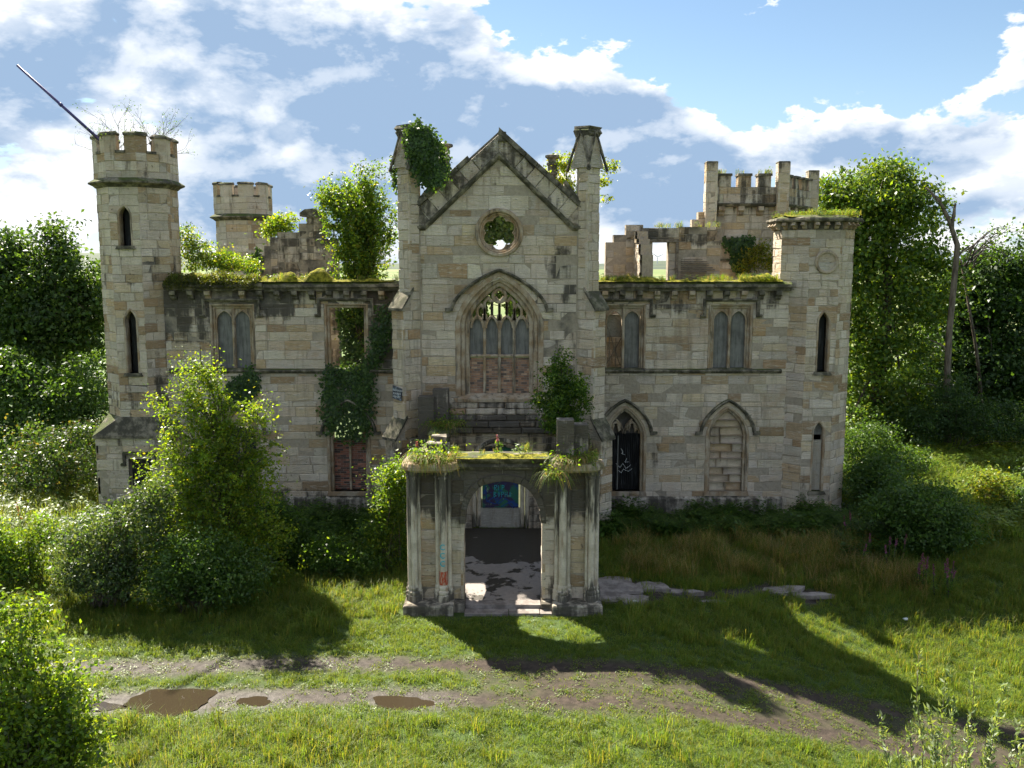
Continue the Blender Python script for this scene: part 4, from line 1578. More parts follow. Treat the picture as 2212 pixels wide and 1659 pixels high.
def right_tower():
    root = empty('octagonal_tower', (TRX, TRY, 0), 'flat-topped octagonal corner tower at the right end with grassy cap and round medallion', 'tower')
    r = random.Random(52)
    ms = Masonry(root, 152, 300)
    rin = 1.30
    ops = {270: [op_arch(0.09, 0.22, 5.35, 7.12, 0.36), op_arch(0.07, 0.22, 1.0, 3.2, 0.36)]}

    def soot(s, z):
        n = mnoise.noise(Vector((s * 0.9 + 3, z * 0.6, 2.6)))
        return 0.12 + 0.28 * max(0, n) + (0.25 if z > 9.9 else 0) + (0.12 if z < 4 else 0)
    facets(ms, TRX, TRY, rin, 0.0, 10.38, (270, 225, 315, 180, 0), ops, soot, 0.16, ragged=0.08)
    ms.finish()
    for k in range(8):
        a = k * 45
        n = (math.cos(math.radians(a)), math.sin(math.radians(a)))
        F = frame_n(TRX + n[0] * rin, TRY + n[1] * rin, n[0], n[1])
        for s in (-0.36, 0.0, 0.36):
            if a in (270, 225, 315, 180):
                v, f = corbel_geo(F, s, 10.62, 0.14, 0.24, 0.20)
                MB().add(v, f).build('corbel', 'trim_stone', root)
    oct_band(root, 'cornice', TRX, TRY, [(rin - 0.2, 10.34), (rin + 0.02, 10.36), (rin + 0.03, 10.62), (rin + 0.22, 10.64), (rin + 0.26, 10.70), (rin + 0.24, 10.77), (rin - 0.2, 10.88)])
    F = Frame(TRX, TRY - rin, 1, 0)
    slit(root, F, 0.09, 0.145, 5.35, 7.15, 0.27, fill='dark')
    slit(root, F, 0.07, 0.14, 1.0, 3.2, 0.27, fill='stone')
    N = 40
    c = [(0.08 + 0.36 * math.cos(2 * math.pi * i / N), 9.23 + 0.36 * math.sin(2 * math.pi * i / N)) for i in range(N)]
    v, f = sweep_geo(F, c, rect_prof(0.11, -0.05, 0.075, 0.03), True)
    med = MB().add(v, f).build('medallion', 'trim_stone', root)
    for sg in (0, 1):
        h = [(0.08 + 0.34 * math.cos(math.pi * (sg + i / 16)), 9.23 + (0.005 if sg == 0 else -0.005) + 0.34 * math.sin(math.pi * (sg + i / 16))) for i in range(17)]
        v, f = prism_geo(F, h, -0.05, 0.024)
        mobj('medallion_face', v, f, 'stone', med, (0.50, 0.45, 0.38, 0.1) if sg else (0.46, 0.38, 0.29, 0.2))
    return root


tower_r = right_tower()
turret = castle_tower(-13.25, 45.3, 1.24, 11.40, 13.08, 'smaller crenellated turret farther back behind the left wing', False, 44, 7.0, 150)
MB().box(-14.5, -12.0, 44.1, 46.5, 0, 7.0, (0.4, 0.36, 0.3, 0.3)).build('lower_stage', 'mortar', turret)


def rear_tower():
    root = empty('rear_tower', (10, 38, 0), 'polygonal rear tower with tall corner shafts and crenellated parapet', 'tower')
    r = random.Random(61)
    ms = Masonry(root, 161, 240)
    A, B, C = (7.96, 37.0), (10.75, 37.0), (12.80, 39.55)

    def soot(s, z):
        return 0.55 if z > 11.23 else (0.30 if z > 10.49 else 0.14)
    F1 = Frame(A[0], A[1], 1, 0)
    F2 = Frame(B[0], B[1], C[0] - B[0], C[1] - B[1])
    F0 = frame_n(A[0], A[1], -1, 0)
    W1 = B[0] - A[0]
    W2 = math.hypot(C[0] - B[0], C[1] - B[1])
    ms.wall(F1, 0, W1, 6.0, 11.50, 0.32, (), 0.6, soot, 0.22, (0.5, 1.1))
    ms.wall(F2, 0, W2, 6.0, 11.50, 0.32, (), 0.6, soot, 0.15, (0.5, 1.1))
    ms.wall(F0, lambda z: -3.0 + 0.35 * (z - 6), 0, 6.0, 11.69, 0.32, (), 0.6, soot, 0.1, (0.4, 0.8), ragged=0.3)
    for F, W in ((F1, W1), (F2, W2)):
        Fq = Frame(F.o[0] + F.n[0] * 0.20, F.o[1] + F.n[1] * 0.20, F.t[0], F.t[1])
        ms.wall(Fq, 0, W, 11.58, 12.23, 0.35, (), 0.45, soot, 0.05, (0.6, 1.0))
        v, f = sweep_geo(F, [(0, 11.52), (W, 11.52)], [(-0.07, -0.1), (-0.05, 0.22), (0.03, 0.30), (0.07, 0.30), (0.08, -0.1)])
        MB().add(v, f).build('string_course', 'dark_stone', root)
        s = 0.45
        while s < W - 0.2:
            v, f = corbel_geo(F, s, 11.47, 0.24, 0.36, 0.26)
            MB().add(v, f).build('corbel', 'trim_stone', root)
            s += 0.78
        # merlons with grass on top
        s = 0.28
        while s < W - 0.5:
            e = s + 0.52
            v, f = block_geo(Fq, [(s, 12.23), (e, 12.23), (e, 12.69), (s, 12.69)], 0.0, r, 0.02, -0.4)
            m_ = mobj('merlon', v, f, 'stone', root, stone_tint(r, 0.55))
            v, f = prism_geo(Fq, [(s - 0.04, 12.67), (e + 0.04, 12.67), (e + 0.02, 12.76), (s - 0.02, 12.76)], -0.46, 0.05)
            MB().add(v, f).build('coping', 'dark_stone', m_)
            s += 0.80
    # corner shafts
    for (x, y, zb, zt, w) in ((A[0] - 0.02, 36.80, 10.51, 13.17, 0.23), (B[0] + 0.05, 36.80, 10.86, 13.17, 0.23), (C[0] + 0.02, C[1] - 0.2, 10.76, 13.08, 0.23)):
        mm = Masonry(root, int(x * 7), 40)
        for nn in ((0, -1), (-1, 0), (1, 0)):
            Fs = frame_n(x + nn[0] * w, y + nn[1] * w, nn[0], nn[1])
            mm.wall(Fs, -w, w, zb, zt, 0.36, (), w, lambda s, z: 0.36 + 0.2 * (z > 12.89), 0.05, (0.6, 0.9), cin=0.03)
        mm.finish('shaft_core')
        v, f = loft([[(x - q, y - q, z), (x + q, y - q, z), (x + q, y + q, z), (x - q, y + q, z)] for q, z in ((0.08, zb - 0.55), (0.2, zb - 0.35), (0.2, zb - 0.25), (w + 0.02, zb - 0.12), (w + 0.06, zb - 0.02), (w, zb))])
        MB().add(v, f).build('corbel', 'dark_stone', root)
        v, f = loft([[(x - q, y - q, z), (x + q, y - q, z), (x + q, y + q, z), (x - q, y + q, z)] for q, z in ((w + 0.01, zt), (w - 0.02, zt + 0.05))])
        MB().add(v, f).build('coping', 'dark_stone', root)
    # raking buttress behind a shaft and string line
    v, f = sweep_geo(F1, [(0.1, 9.33), (W1, 9.33)], [(-0.05, -0.05), (-0.04, 0.07), (0.04, 0.09), (0.06, -0.05)])
    MB().add(v, f).build('string_course', 'dark_stone', root)
    v, f = sweep_geo(F1, [(-1.0, 10.07), (0.15, 9.33)], [(-0.08, -0.3), (-0.08, 0.1), (0.06, 0.1), (0.06, -0.3)])
    MB().add(v, f).build('raking_moulding', 'dark_stone', root)
    MB().box(8.2, 11.6, 37.7, 39.4, 0, 11.13, (0.36, 0.32, 0.26, 0.4)).build('inner_mass', 'mortar', root)
    ms.finish()
    return root


rear_t = rear_tower()


def ruin_wall(label, F, outline, z0, ops, seed, soot, warm=0.1, lens=(0.4, 0.9), thick=0.5, h=0.3, loc=None):
    """broken wall: outline is a list of (s, top height) steps"""
    root = empty('ruined_wall', loc, label, 'wall')
    ms = Masonry(root, seed, 200)
    for (a, b, zt) in outline:
        ms.wall(F, a, b, z0, zt, h, [o for o in ops if a < o['c'] < b], thick, soot, warm, lens, ragged=0.3, jit=0.02)
    ms.finish()
    return root


FI = Frame(0, 37.0, 1, 0)
inner_l = ruin_wall('broken inner wall with stepped left edge behind the left wing', FI,
                    [(-10.6, -10.3, 9.0), (-10.3, -10.05, 9.5), (-10.05, -9.8, 9.9), (-9.8, -9.5, 10.25), (-9.5, -8.62, 10.45), (-8.62, -8.3, 10.8), (-8.3, -7.6, 11.1), (-7.6, -7.1, 10.2)], 4.2, [], 71,
                    lambda s, z: 0.58 + 0.2 * mnoise.noise(Vector((s * 1.5, z, 2))), 0.03, (0.4, 1.0), loc=(-8.8, 37.2, 0))
v, f = prism_geo(FI, [(-8.55, 11.08), (-7.55, 11.02), (-7.6, 11.22), (-7.95, 11.40), (-8.35, 11.36), (-8.55, 11.22)], -0.5, 0.1)
MB().add(v, f).build('mossy_capstone', 'dark_stone', inner_l)
FIR = Frame(0, 35.0, 1, 0)
inner_r = ruin_wall('broken inner wall with square window hole behind the right wing', FIR,
                    [(3.60, 3.90, 10.0), (3.90, 4.37, 10.28), (4.37, 5.02, 10.66), (5.02, 6.39, 10.54), (6.39, 7.47, 10.58), (7.47, 8.0, 10.05)], 5.0,
                    [op_rect(5.70, 0.31, 8.2, 10.0)], 72, lambda s, z: 0.30 + (0.3 if z > 10 else 0), 0.05, (0.35, 0.8), loc=(5.9, 35.2, 0))
v, f = prism_geo(FIR, [(5.25, 10.0), (6.38, 10.0), (6.38, 10.12), (5.25, 10.12)], -0.5, 0.05)
MB().add(v, f).build('timber_lintel', 'timber', inner_r)
v, f = prism_geo(FIR, [(6.26, 8.0), (6.36, 8.0), (6.38, 10.0), (6.28, 10.0)], 0.02, 0.10)
MB().add(v, f).build('timber_post', 'timber', inner_r)
for k in range(13):
    z = 8.42 + k * 0.075
    x1 = 7.80 - R.uniform(0, 0.5)
    v, f = prism_geo(FIR, [(6.48, z + R.uniform(-0.02, 0.02)), (x1, z + R.uniform(-0.02, 0.02)), (x1, z + 0.04), (6.48, z + 0.04)], 0.05, 0.075)
    MB().add(v, f).build('lath', 'timber', inner_r)
FL = frame_n(4.66, 34.2, -1, 0)
inner_x = ruin_wall('sunlit cross wall end of rough rubble behind the right wing', FL,
                    [(-0.9, -0.5, 10.4), (-0.5, 0.0, 10.1), (0.0, 0.5, 9.9), (0.5, 0.9, 9.5)], 5.0, [], 73, lambda s, z: 0.10, 0.0, (0.2, 0.4), 0.5, 0.16, (4.8, 34.2, 0))
# step-like broken walling climbing to the rear tower
FS = Frame(0, 36.8, 1, 0)
ruin_step = ruin_wall('stair-like broken masonry climbing to the rear tower', FS, [(6.9, 7.25, 10.6), (7.25, 7.5, 10.95), (7.5, 7.72, 11.25)], 6.0, [], 74, lambda s, z: 0.4, 0.05, loc=(7.3, 37, 0))


# ------------------------------------------------------------------ porch
porch = empty('porch', (-0.24, 26.5, 0), 'ruined stone porch with clustered columns and moss on its arch', 'porch')
PC = -0.24


def column(root, x, y, r0, z0, z1, cap=True):
    prof = [(r0 * 1.75, z0), (r0 * 1.75, z0 + 0.16), (r0 * 1.5, z0 + 0.18), (r0 * 1.62, z0 + 0.22), (r0 * 1.62, z0 + 0.26), (r0 * 1.2, z0 + 0.30), (r0 * 1.28, z0 + 0.35),
            (r0 * 1.28, z0 + 0.38), (r0, z0 + 0.43)]
    v, f = lathe_geo(x, y, prof + [(r0 * 1.0, z1)], 14)
    c = MB().add(v, f).build('column', 'shaft_stone', root, smooth=False)
    if cap:
        v, f = lathe_geo(x, y, [(r0 * 1.0, z1 - 0.16), (r0 * 1.25, z1 - 0.15), (r0 * 1.25, z1 - 0.10), (r0 * 1.05, z1 - 0.08), (r0 * 1.5, z1 + 0.02), (r0 * 1.5, z1 + 0.07)], 14)
        MB().add(v, f).build('capital', 'shaft_stone', c)
    return c


def build_porch():
    r = random.Random(88)
    ms = Masonry(porch, 188, 300)

    def soot(s, z):
        return 0.24 + 0.62 * sstep((z - 1.7) / 1.5) + (0.2 if z < 0.7 else 0) + 0.35 * mnoise.noise(Vector((s * 1.4, z * 0.8, 9.1)))
    FP = Frame(0, 23.30, 1, 0)
    for sg in (-1, 1):
        m = lambda x: PC + sg * (x - PC) if sg < 0 else x      # right-hand values, mirrored for the left

        def X(x):
            return 2 * PC - x if sg < 0 else x
        # stepped plinth
        a, b = sorted((X(1.06), X(2.38)))
        v, f = loft([[(a, 22.72, -0.1), (b, 22.72, -0.1), (b, 24.35, -0.1), (a, 24.35, -0.1)], [(a, 22.72, 0.22), (b, 22.72, 0.22), (b, 24.35, 0.22), (a, 24.35, 0.22)], [(a + 0.03, 22.75, 0.25), (b - 0.03, 22.75, 0.25), (b - 0.03, 24.32, 0.25), (a + 0.03, 24.32, 0.25)]])
        MB().add(v, f, (0.46, 0.40, 0.31, 0.62)).build('plinth', 'stone', porch)
        a, b = sorted((X(0.78), X(1.06)))
        MB().box(a, b, 22.98, 23.9, -0.05, 0.20, (0.44, 0.38, 0.3, 0.65)).build('plinth', 'stone', porch)
        # pier: front ashlar between the shaft clusters, jamb, side and back
        cuts = [(0.80, 1.16), (1.54, 1.99)]
        for (x0, x1) in cuts:
            a, b = sorted((X(x0), X(x1)))
            ms.wall(FP, a, b, 0.22, 3.78, 0.325, (), 0.55, soot, 0.10, (0.25, 0.5), 0.014)
        a, b = sorted((X(1.1), X(2.1)))
        v, f = loft([[(a, 23.42, 0.22), (b, 23.42, 0.22), (b, 24.2, 0.22), (a, 24.2, 0.22)], [(a, 23.42, 3.78), (b, 23.42, 3.78), (b, 24.2, 3.78), (a, 24.2, 3.78)]])
        ms.core.add(v, f, (0.36, 0.32, 0.26, 0.5))
        # inner jamb face looking into the opening, outer face looking aside
        Fj = frame_n(X(0.80), 23.57, -sg, 0)
        ms.wall(Fj, -0.27, 0.27, 0.22, 3.6, 0.325, (), 0.2, soot, 0.1, (0.3, 0.6), core=False)
        Fo = frame_n(X(2.12), 23.9, sg, 0)
        ms.wall(Fo, -0.35, 0.35, 0.22, 3.78, 0.325, (), 0.1, soot, 0.1, (0.3, 0.6), core=False)
        # shaft clusters
        for (x, y, q) in ((1.34, 23.12, 0.105), (1.19, 23.24, 0.066), (1.49, 23.24, 0.066), (2.10, 23.09, 0.082), (1.99, 23.20, 0.055), (2.22, 23.19, 0.066), (2.25, 23.42, 0.075)):
            column(porch, X(x), y, q, 0.25, 3.72)
        # rounded capstone over the pier
        rings = []
        for (k, z) in ((0.9, 3.78), (1.0, 3.84), (1.0, 3.92), (0.94, 3.99)):
            rings.append([(X(1.66) + 0.78 * k * math.copysign(abs(math.cos(t)) ** 0.6, math.cos(t)), 23.55 + 0.72 * k * math.copysign(abs(math.sin(t)) ** 0.6, math.sin(t)), z) for t in [2 * math.pi * i / 20 for i in range(20)]])
        v, f = loft(rings)
        MB().add(v, f).build('capstone', 'trim_stone', porch)
        # side walls above open carriage arches
        Fs = frame_n(X(2.12), 27.1, sg, 0)
        sd_ = 1 if sg > 0 else -1
        ops = [op_arch(0.0, 2.45, 0.0, 2.05, 1.15, 1.5, 2.0)]
        ms.wall(Fs, -2.95, 2.95, 0.0, 3.62 if sg > 0 else 3.5, 0.325, ops, 0.5, soot, 0.1, (0.4, 0.9))
        s = -2.95
        while s < 2.95:
            e = min(2.95, s + r.uniform(0.6, 1.1))
            dz = r.uniform(-0.03, 0.03) - (0.15 if (sg < 0 and r.random() < 0.35) else 0)
            v, f = block_geo(Fs, [(s, 3.5 + (0.12 if sg > 0 else 0)), (e - 0.02, 3.5 + (0.12 if sg > 0 else 0)), (e - 0.02, 3.82 + dz), (s, 3.82 + dz)], 0.08, r, 0.02, -0.58)
            mobj('coping_stone', v, f, 'dark_stone', porch)
            s = e
        # rear pier against the block
        mm0 = 29.95
        MB().box(*sorted((X(1.75), X(2.2))), mm0, 30.4, 0, 3.9, (0.36, 0.32, 0.26, 0.5)).build('rear_pier', 'stone', porch)
    # arch between the piers
    hw, zs, rise = 1.04, 2.32, 1.18
    ms.wall(FP, PC - hw, PC + hw, 2.20, 3.78, 0.316, [op_arch(PC, hw - 0.001, 2.2, zs, rise, 2.3, 2.3)], 0.55, lambda s, z: 0.85, 0.05, (0.35, 0.7), 0.014)
    path = arch_path(PC, hw - 0.05, zs, rise - 0.03, None, 10, 2.3, 2.3)
    n = len(path)
    for i in range(n - 1):
        (s0, z0), (s1, z1) = path[i], path[i + 1]
        k = 1.16
        o0 = (PC + (s0 - PC) * k, zs + (z0 - zs) * k)
        o1 = (PC + (s1 - PC) * k, zs + (z1 - zs) * k)
        v, f = block_geo(FP, [(s0, z0), (s1, z1), o1, o0], 0.06, r, 0.012, -0.45)
        mobj('voussoir', v, f, 'stone', porch, stone_tint(r, 0.85))
    # entablature over the arch, moss on top
    s = -1.44
    while s < 0.98:
        e = min(0.98, s + r.uniform(0.7, 1.2))
        if 0.98 - e < 0.3:
            e = 0.98
        out = [(-0.55, 3.80), (0.10, 3.80), (0.16, 3.88), (0.12, 3.95), (0.24, 4.06), (0.26, 4.13), (0.2, 4.15), (-0.55, 4.15)]
        k = len(out)
        v = [FP(s + 0.005, z, d) for d, z in out] + [FP(e - 0.005, z, d) for d, z in out]
        f = [tuple(range(k)), tuple(range(k, 2 * k))[::-1]] + [(i, k + i, k + (i + 1) % k, (i + 1) % k) for i in range(k)]
        MB().add(v, f).build('entablature_stone', 'dark_stone', porch)
        s = e
    # broken pinnacle stumps
    for (x, y, w, zt) in ((1.40, 23.45, 0.22, 5.10), (1.78, 23.75, 0.24, 4.92), (1.50, 23.98, 0.18, 4.65)):
        v, f = loft([[(x - w + r.uniform(-.02, .02), y - w, z), (x + w, y - w + r.uniform(-.02, .02), z), (x + w, y + w, z + r.uniform(-.03, .03)), (x - w, y + w, z)] for z in (3.97, 4.3, 4.6 if zt > 4.65 else 4.42, zt)])
        MB().add(v, f, stone_tint(r, 0.75)).build('pinnacle_stump', 'stone', porch)
    for (x, y, w, zt) in ((-2.85, 29.75, 0.26, 4.80), (-2.38, 29.95, 0.26, 5.02)):
        v, f = loft([[(x - w, y - w, z), (x + w, y - w + r.uniform(-.02, .02), z), (x + w, y + w, z), (x - w, y + w, z)] for z in (3.0, 3.8, 4.2, zt)])
        MB().add(v, f, stone_tint(r, 0.8)).build('pinnacle_stump', 'stone', porch)
    # fallen stones heaped on the left pier
    for (x, y, z, w, h, d) in ((-2.15, 23.75, 3.98, 0.5, 0.22, 0.4), (-1.95, 24.2, 4.0, 0.45, 0.3, 0.4), (-2.3, 24.6, 3.85, 0.5, 0.2, 0.45), (-2.0, 24.4, 4.28, 0.4, 0.2, 0.35), (-2.1, 24.0, 4.2, 0.42, 0.16, 0.36)):
        jj = lambda: r.uniform(-0.05, 0.05)
        v, f = loft([[(x - w / 2 + jj(), y - d / 2 + jj(), zz + jj() * 0.3), (x + w / 2 + jj(), y - d / 2 + jj(), zz), (x + w / 2 + jj(), y + d / 2 + jj(), zz), (x - w / 2 + jj(), y + d / 2 + jj(), zz + jj() * 0.3)] for zz in (z, z + h)])
        MB().add(v, f, stone_tint(r, 0.6)).build('loose_block', 'stone', porch)
    ms.finish()
    # red paint band and scribbles on a front column
    v, f = lathe_geo(2 * PC - 1.34, 23.12, [(0.109, 0.70), (0.110, 0.72), (0.110, 1.05), (0.109, 1.07)], 14)
    MB().add(v, f).build('red_paint_band', 'red_paint', porch)
    sc = []
    for zc in (1.75, 1.52, 1.3):
        sc.append([(-1.82 + 0.07 * math.cos(t), zc + 0.07 * math.sin(t)) for t in (0.8, 1.6, 2.4, 3.2, 4.0, 4.8, 5.5)])
    bars(porch, 'sprayed_letters', Frame(0, 23.12 - 0.112, 1, 0), sc, 0.018, -0.03, 0.012, 0, 'cyan_paint')


build_porch()
# ================================================================== ground
TRK = [(-40, 17.5), (-10, 18.75), (-4, 19.05), (0, 18.95), (4, 18.6), (8.5, 18.5), (12, 17.9), (40, 14)]


def interp(x, tab):
    for (a, ya), (b, yb) in zip(tab, tab[1:]):
        if a <= x <= b:
            return ya + (yb - ya) * (x - a) / (b - a)
    return tab[0][1] if x < tab[0][0] else tab[-1][1]


def mud(x, y):
    yc = interp(x, TRK)
    d = y - yc
    if abs(d) > 3:
        return 0.0
    n = mnoise.noise(Vector((x * 0.7, y * 1.3, 2.2))) * 0.30 + mnoise.noise(Vector((x * 2.6, y * 3.2, 5.2))) * 0.22
    m = max(math.exp(-((d - 0.85) / 0.48) ** 2), math.exp(-((d + 0.80) / 0.55) ** 2))
    if x > -2.5:
        k = min(1.0, (x + 2.5) / 3.0)
        m = max(m, k * (0.78 if abs(d) < 1.1 else 0.78 * math.exp(-((abs(d) - 1.1) / 0.35) ** 2)))
    return max(0.0, min(1.0, m * 1.25 + n - 0.12)) if m > 0.03 else 0.0


PUDDLES = [(-7.25, 18.02, 0.86, 0.52, 0), (-5.45, 18.05, 0.36, 0.17, 1), (-2.32, 17.98, 0.56, 0.27, 2), (-8.75, 17.8, 0.5, 0.2, 3)]


def bare(x, y):
    """dark trodden soil round the broken paving"""
    if not 2.2 < x < 9.9:
        return 0.0
    yc = 24.6 + 0.9 * sstep((x - 4.5) / 3.5)
    w = 0.95 if x < 4.2 else 0.55
    d = abs(y - yc) + 0.35 * mnoise.noise(Vector((x * 1.4, y * 1.4, 3.7)))
    return max(0.0, min(1.0, (w - d) / 0.3)) * sstep((9.8 - x) / 1.0)


def gz2(x, y):
    h = gz(x, y)
    yc = interp(x, TRK)
    k = math.exp(-((y - yc) / 2.0) ** 4) if abs(y - yc) < 4 else 0.0
    dig = 0.0
    for (px, py, rx, ry, q) in PUDDLES:
        dig = max(dig, math.exp(-(((x - px) / rx) ** 2 + ((y - py) / ry) ** 2) ** 2))
    h = h * (1 - k) + k * (-0.03 + 0.016 * mnoise.noise(Vector((x * 3, y * 3, 1))) - fall(x, y)) - 0.035 * dig
    return h


def ground():
    xs = np.concatenate([[-4000, -1500, -600, -250, -120, -70, -45, -32, -24], np.arange(-19, 19.01, 0.2), [22, 26, 32, 45, 70, 120, 250, 600, 1500, 4000]])
    ys = np.concatenate([[-300, -60, -10, 4, 7], np.arange(9, 30.01, 0.2), np.arange(30.5, 48.1, 0.5), [52, 60, 75, 100, 150, 250, 450, 900, 2000, 5000]])
    V, T = [], []
    for y in ys:
        for x in xs:
            near = abs(x) < 40 and -5 < y < 60
            V.append((x, y, gz2(x, y) if near else -0.03))
            m = mud(x, y) if abs(x) < 40 else 0
            wet = 0.8 * bare(x, y)
            if x < -1.0:
                wet = max(wet, m * 0.5 * sstep((-1.0 - x) / 3.0))
            m = max(m, bare(x, y))
            for (px, py, rx, ry, k) in PUDDLES:
                wet = max(wet, math.exp(-(((x - px) / (rx + 0.8)) ** 2 + ((y - py) / (ry + 0.55)) ** 2)))
            # bare dark soil inside the castle and along the wall foot
            if 22.9 < y < 47 and -12 < x < 11 and y > 31:
                m = max(m, 0.5)
            T.append((m, 1.0 if (y > 60 or abs(x) > 60) else 0.0, wet if m > 0.2 else 0.0, 1))
    nx = len(xs)
    Fc = [(j * nx + i, j * nx + i + 1, (j + 1) * nx + i + 1, (j + 1) * nx + i) for j in range(len(ys) - 1) for i in range(nx - 1)]
    o = mobj('ground', V, Fc, 'ground', None, T, True)
    return tag(o, 'grassy ground with a muddy vehicle track in front of the castle', None, None, 'structure')


ground()


def blob_sheet(name, cx, cy, rx, ry, z, mt, seed, n=40, amp=0.25, parent=None, thick=0.0):
    r = random.Random(seed)
    ph = [r.uniform(0, 6.28) for _ in range(5)]
    pts = []
    for i in range(n):
        t = 2 * math.pi * i / n
        k = 1 + amp * (0.5 * math.sin(2 * t + ph[0]) + 0.4 * math.sin(3 * t + ph[1]) + 0.3 * math.sin(5 * t + ph[2]) + 0.2 * math.sin(9 * t + ph[3]))
        pts.append((cx + rx * k * math.cos(t), cy + ry * k * math.sin(t), z))
    if thick:
        v = pts + [(x, y, zz - thick) for x, y, zz in pts]
        f = [tuple(range(n))] + [(i, n + i, n + (i + 1) % n, (i + 1) % n) for i in range(n)]
    else:
        v, f = pts, [tuple(range(n))]
    return mobj(name, v, f, mt, parent)


PL = ['large brown puddle in the left wheel rut', 'small brown puddle just right of the largest one', 'brown puddle in the track below the porch', 'narrow puddle at the far left end of the track']
for (px, py, rx, ry, k) in PUDDLES:
    tag(blob_sheet('puddle', px, py, rx * 1.12, ry * 1.15, -0.026, 'puddle_water', 500 + k), PL[k], 'puddle', 'puddles on the track')

# paving inside and beside the porch
fl = MB().box(-2.55, 2.1, 23.25, 30.45, -0.12, 0.06).build('porch_floor', 'porch_floor')
tag(fl, 'patchy wet concrete floor under the porch', None, None, 'structure')
stp = MB().box(-1.24, 0.76, 23.12, 23.46, 0.0, 0.13).build('doorstep', 'flagstone')
tag(stp, 'worn stone step across the porch arch', 'step')
pv = empty('paved_path', (0, 23, 0))
tag(pv, 'broken flagstone paving running from the porch to the right', None, None, 'structure')
for i, (x0, x1, y0, y1) in enumerate(((-1.25, -0.1, 22.72, 23.1), (-0.08, 0.72, 22.74, 23.1), (0.74, 1.04, 22.7, 23.0))):
    MB().box(x0, x1, y0, y1, -0.1, 0.035 + 0.008 * i).build('flagstone', 'flagstone', pv)
for i, (x, y, rx, ry) in enumerate(((2.9, 24.6, 0.75, 0.95), (3.9, 24.9, 0.55, 0.38), (4.7, 24.7, 0.6, 0.18), (5.55, 24.25, 0.35, 0.1), (7.95, 25.6, 0.62, 0.32), (8.75, 25.45, 0.6, 0.17), (3.3, 23.75, 0.5, 0.3))):
    blob_sheet('flagstone', x, y, rx, ry, 0.05 + 0.006 * i - fall(x, y), 'flagstone', 600 + i, 22, 0.35, pv, 0.12)


# ================================================================== plants
def leaf_mesh(name, P, size, mt, parent, cols, bias=None, bias_k=0.6, aspect=0.6, seed=1, jit=0.5, fold=0.12, along=None, along_k=0.0, mult=None):
    rng = np.random.default_rng(seed)
    P = np.asarray(P, dtype=np.float64)
    N = len(P)
    nrm = rng.normal(size=(N, 3))
    nrm /= np.linalg.norm(nrm, axis=1, keepdims=True)
    if bias is not None:
        nrm = nrm * (1 - bias_k) + np.asarray(bias) * bias_k
        nrm /= np.linalg.norm(nrm, axis=1, keepdims=True) + 1e-9
    a = rng.normal(size=(N, 3))
    if along is not None:
        a = a * (1 - along_k) + np.asarray(along) * along_k * 1.5
    a -= nrm * np.sum(a * nrm, axis=1, keepdims=True)
    a /= np.linalg.norm(a, axis=1, keepdims=True) + 1e-9
    s = np.cross(nrm, a)
    L = (size * (1 + jit * rng.uniform(-1, 1, size=(N, 1))))
    W = L * aspect
    V = np.empty((N, 4, 3))
    V[:, 0] = P - a * L * 0.5
    V[:, 1] = P + s * W * 0.5 + nrm * L * fold - a * L * 0.05
    V[:, 2] = P + a * L * 0.5
    V[:, 3] = P - s * W * 0.5 + nrm * L * fold - a * L * 0.05
    me = bpy.data.meshes.new(name)
    me.vertices.add(4 * N)
    me.vertices.foreach_set('co', V.astype(np.float32).ravel())
    me.loops.add(4 * N)
    me.loops.foreach_set('vertex_index', np.arange(4 * N, dtype=np.int32))
    me.polygons.add(N)
    me.polygons.foreach_set('loop_start', np.arange(0, 4 * N, 4, dtype=np.int32))
    me.update(calc_edges=True)
    c = np.array([x[:3] for x in cols])
    w = np.array([x[3] if len(x) > 3 else 1.0 for x in cols])
    pick = rng.choice(len(cols), size=N, p=w / w.sum())
    cc = c[pick] * (1 + 0.22 * rng.uniform(-1, 1, size=(N, 1)))
    if mult is not None:
        cc = cc * np.asarray(mult)[:, None]
    CC = np.ones((N, 4, 4), dtype=np.float32)
    CC[:, :, :3] = cc[:, None, :]
    at_ = me.attributes.new('tint', 'FLOAT_COLOR', 'POINT')
    at_.data.foreach_set('color', CC.ravel())
    me.materials.append(M[mt])
    o = bpy.data.objects.new(name, me)
    COL.objects.link(o)
    return adopt(o, parent)


def clusters(lobes, n, rng, shell=0.6):
    vol = np.array([l[3] * l[4] * l[5] for l in lobes]) ** 0.75
    pick = rng.choice(len(lobes), size=n, p=vol / vol.sum())
    Lb = np.array(lobes)[pick]
    d = rng.normal(size=(n, 3))
    d /= np.linalg.norm(d, axis=1, keepdims=True)
    rad = shell + (1 - shell) * rng.uniform(0, 1, size=(n, 1)) ** 0.7
    inner = rng.uniform(size=(n, 1)) < 0.18
    rad = np.where(inner, rng.uniform(0.2, 0.7, size=(n, 1)), rad)
    rad *= 1 + 0.16 * rng.normal(size=(n, 1))
    C = Lb[:, :3] + d * Lb[:, 3:6] * rad
    return C, d


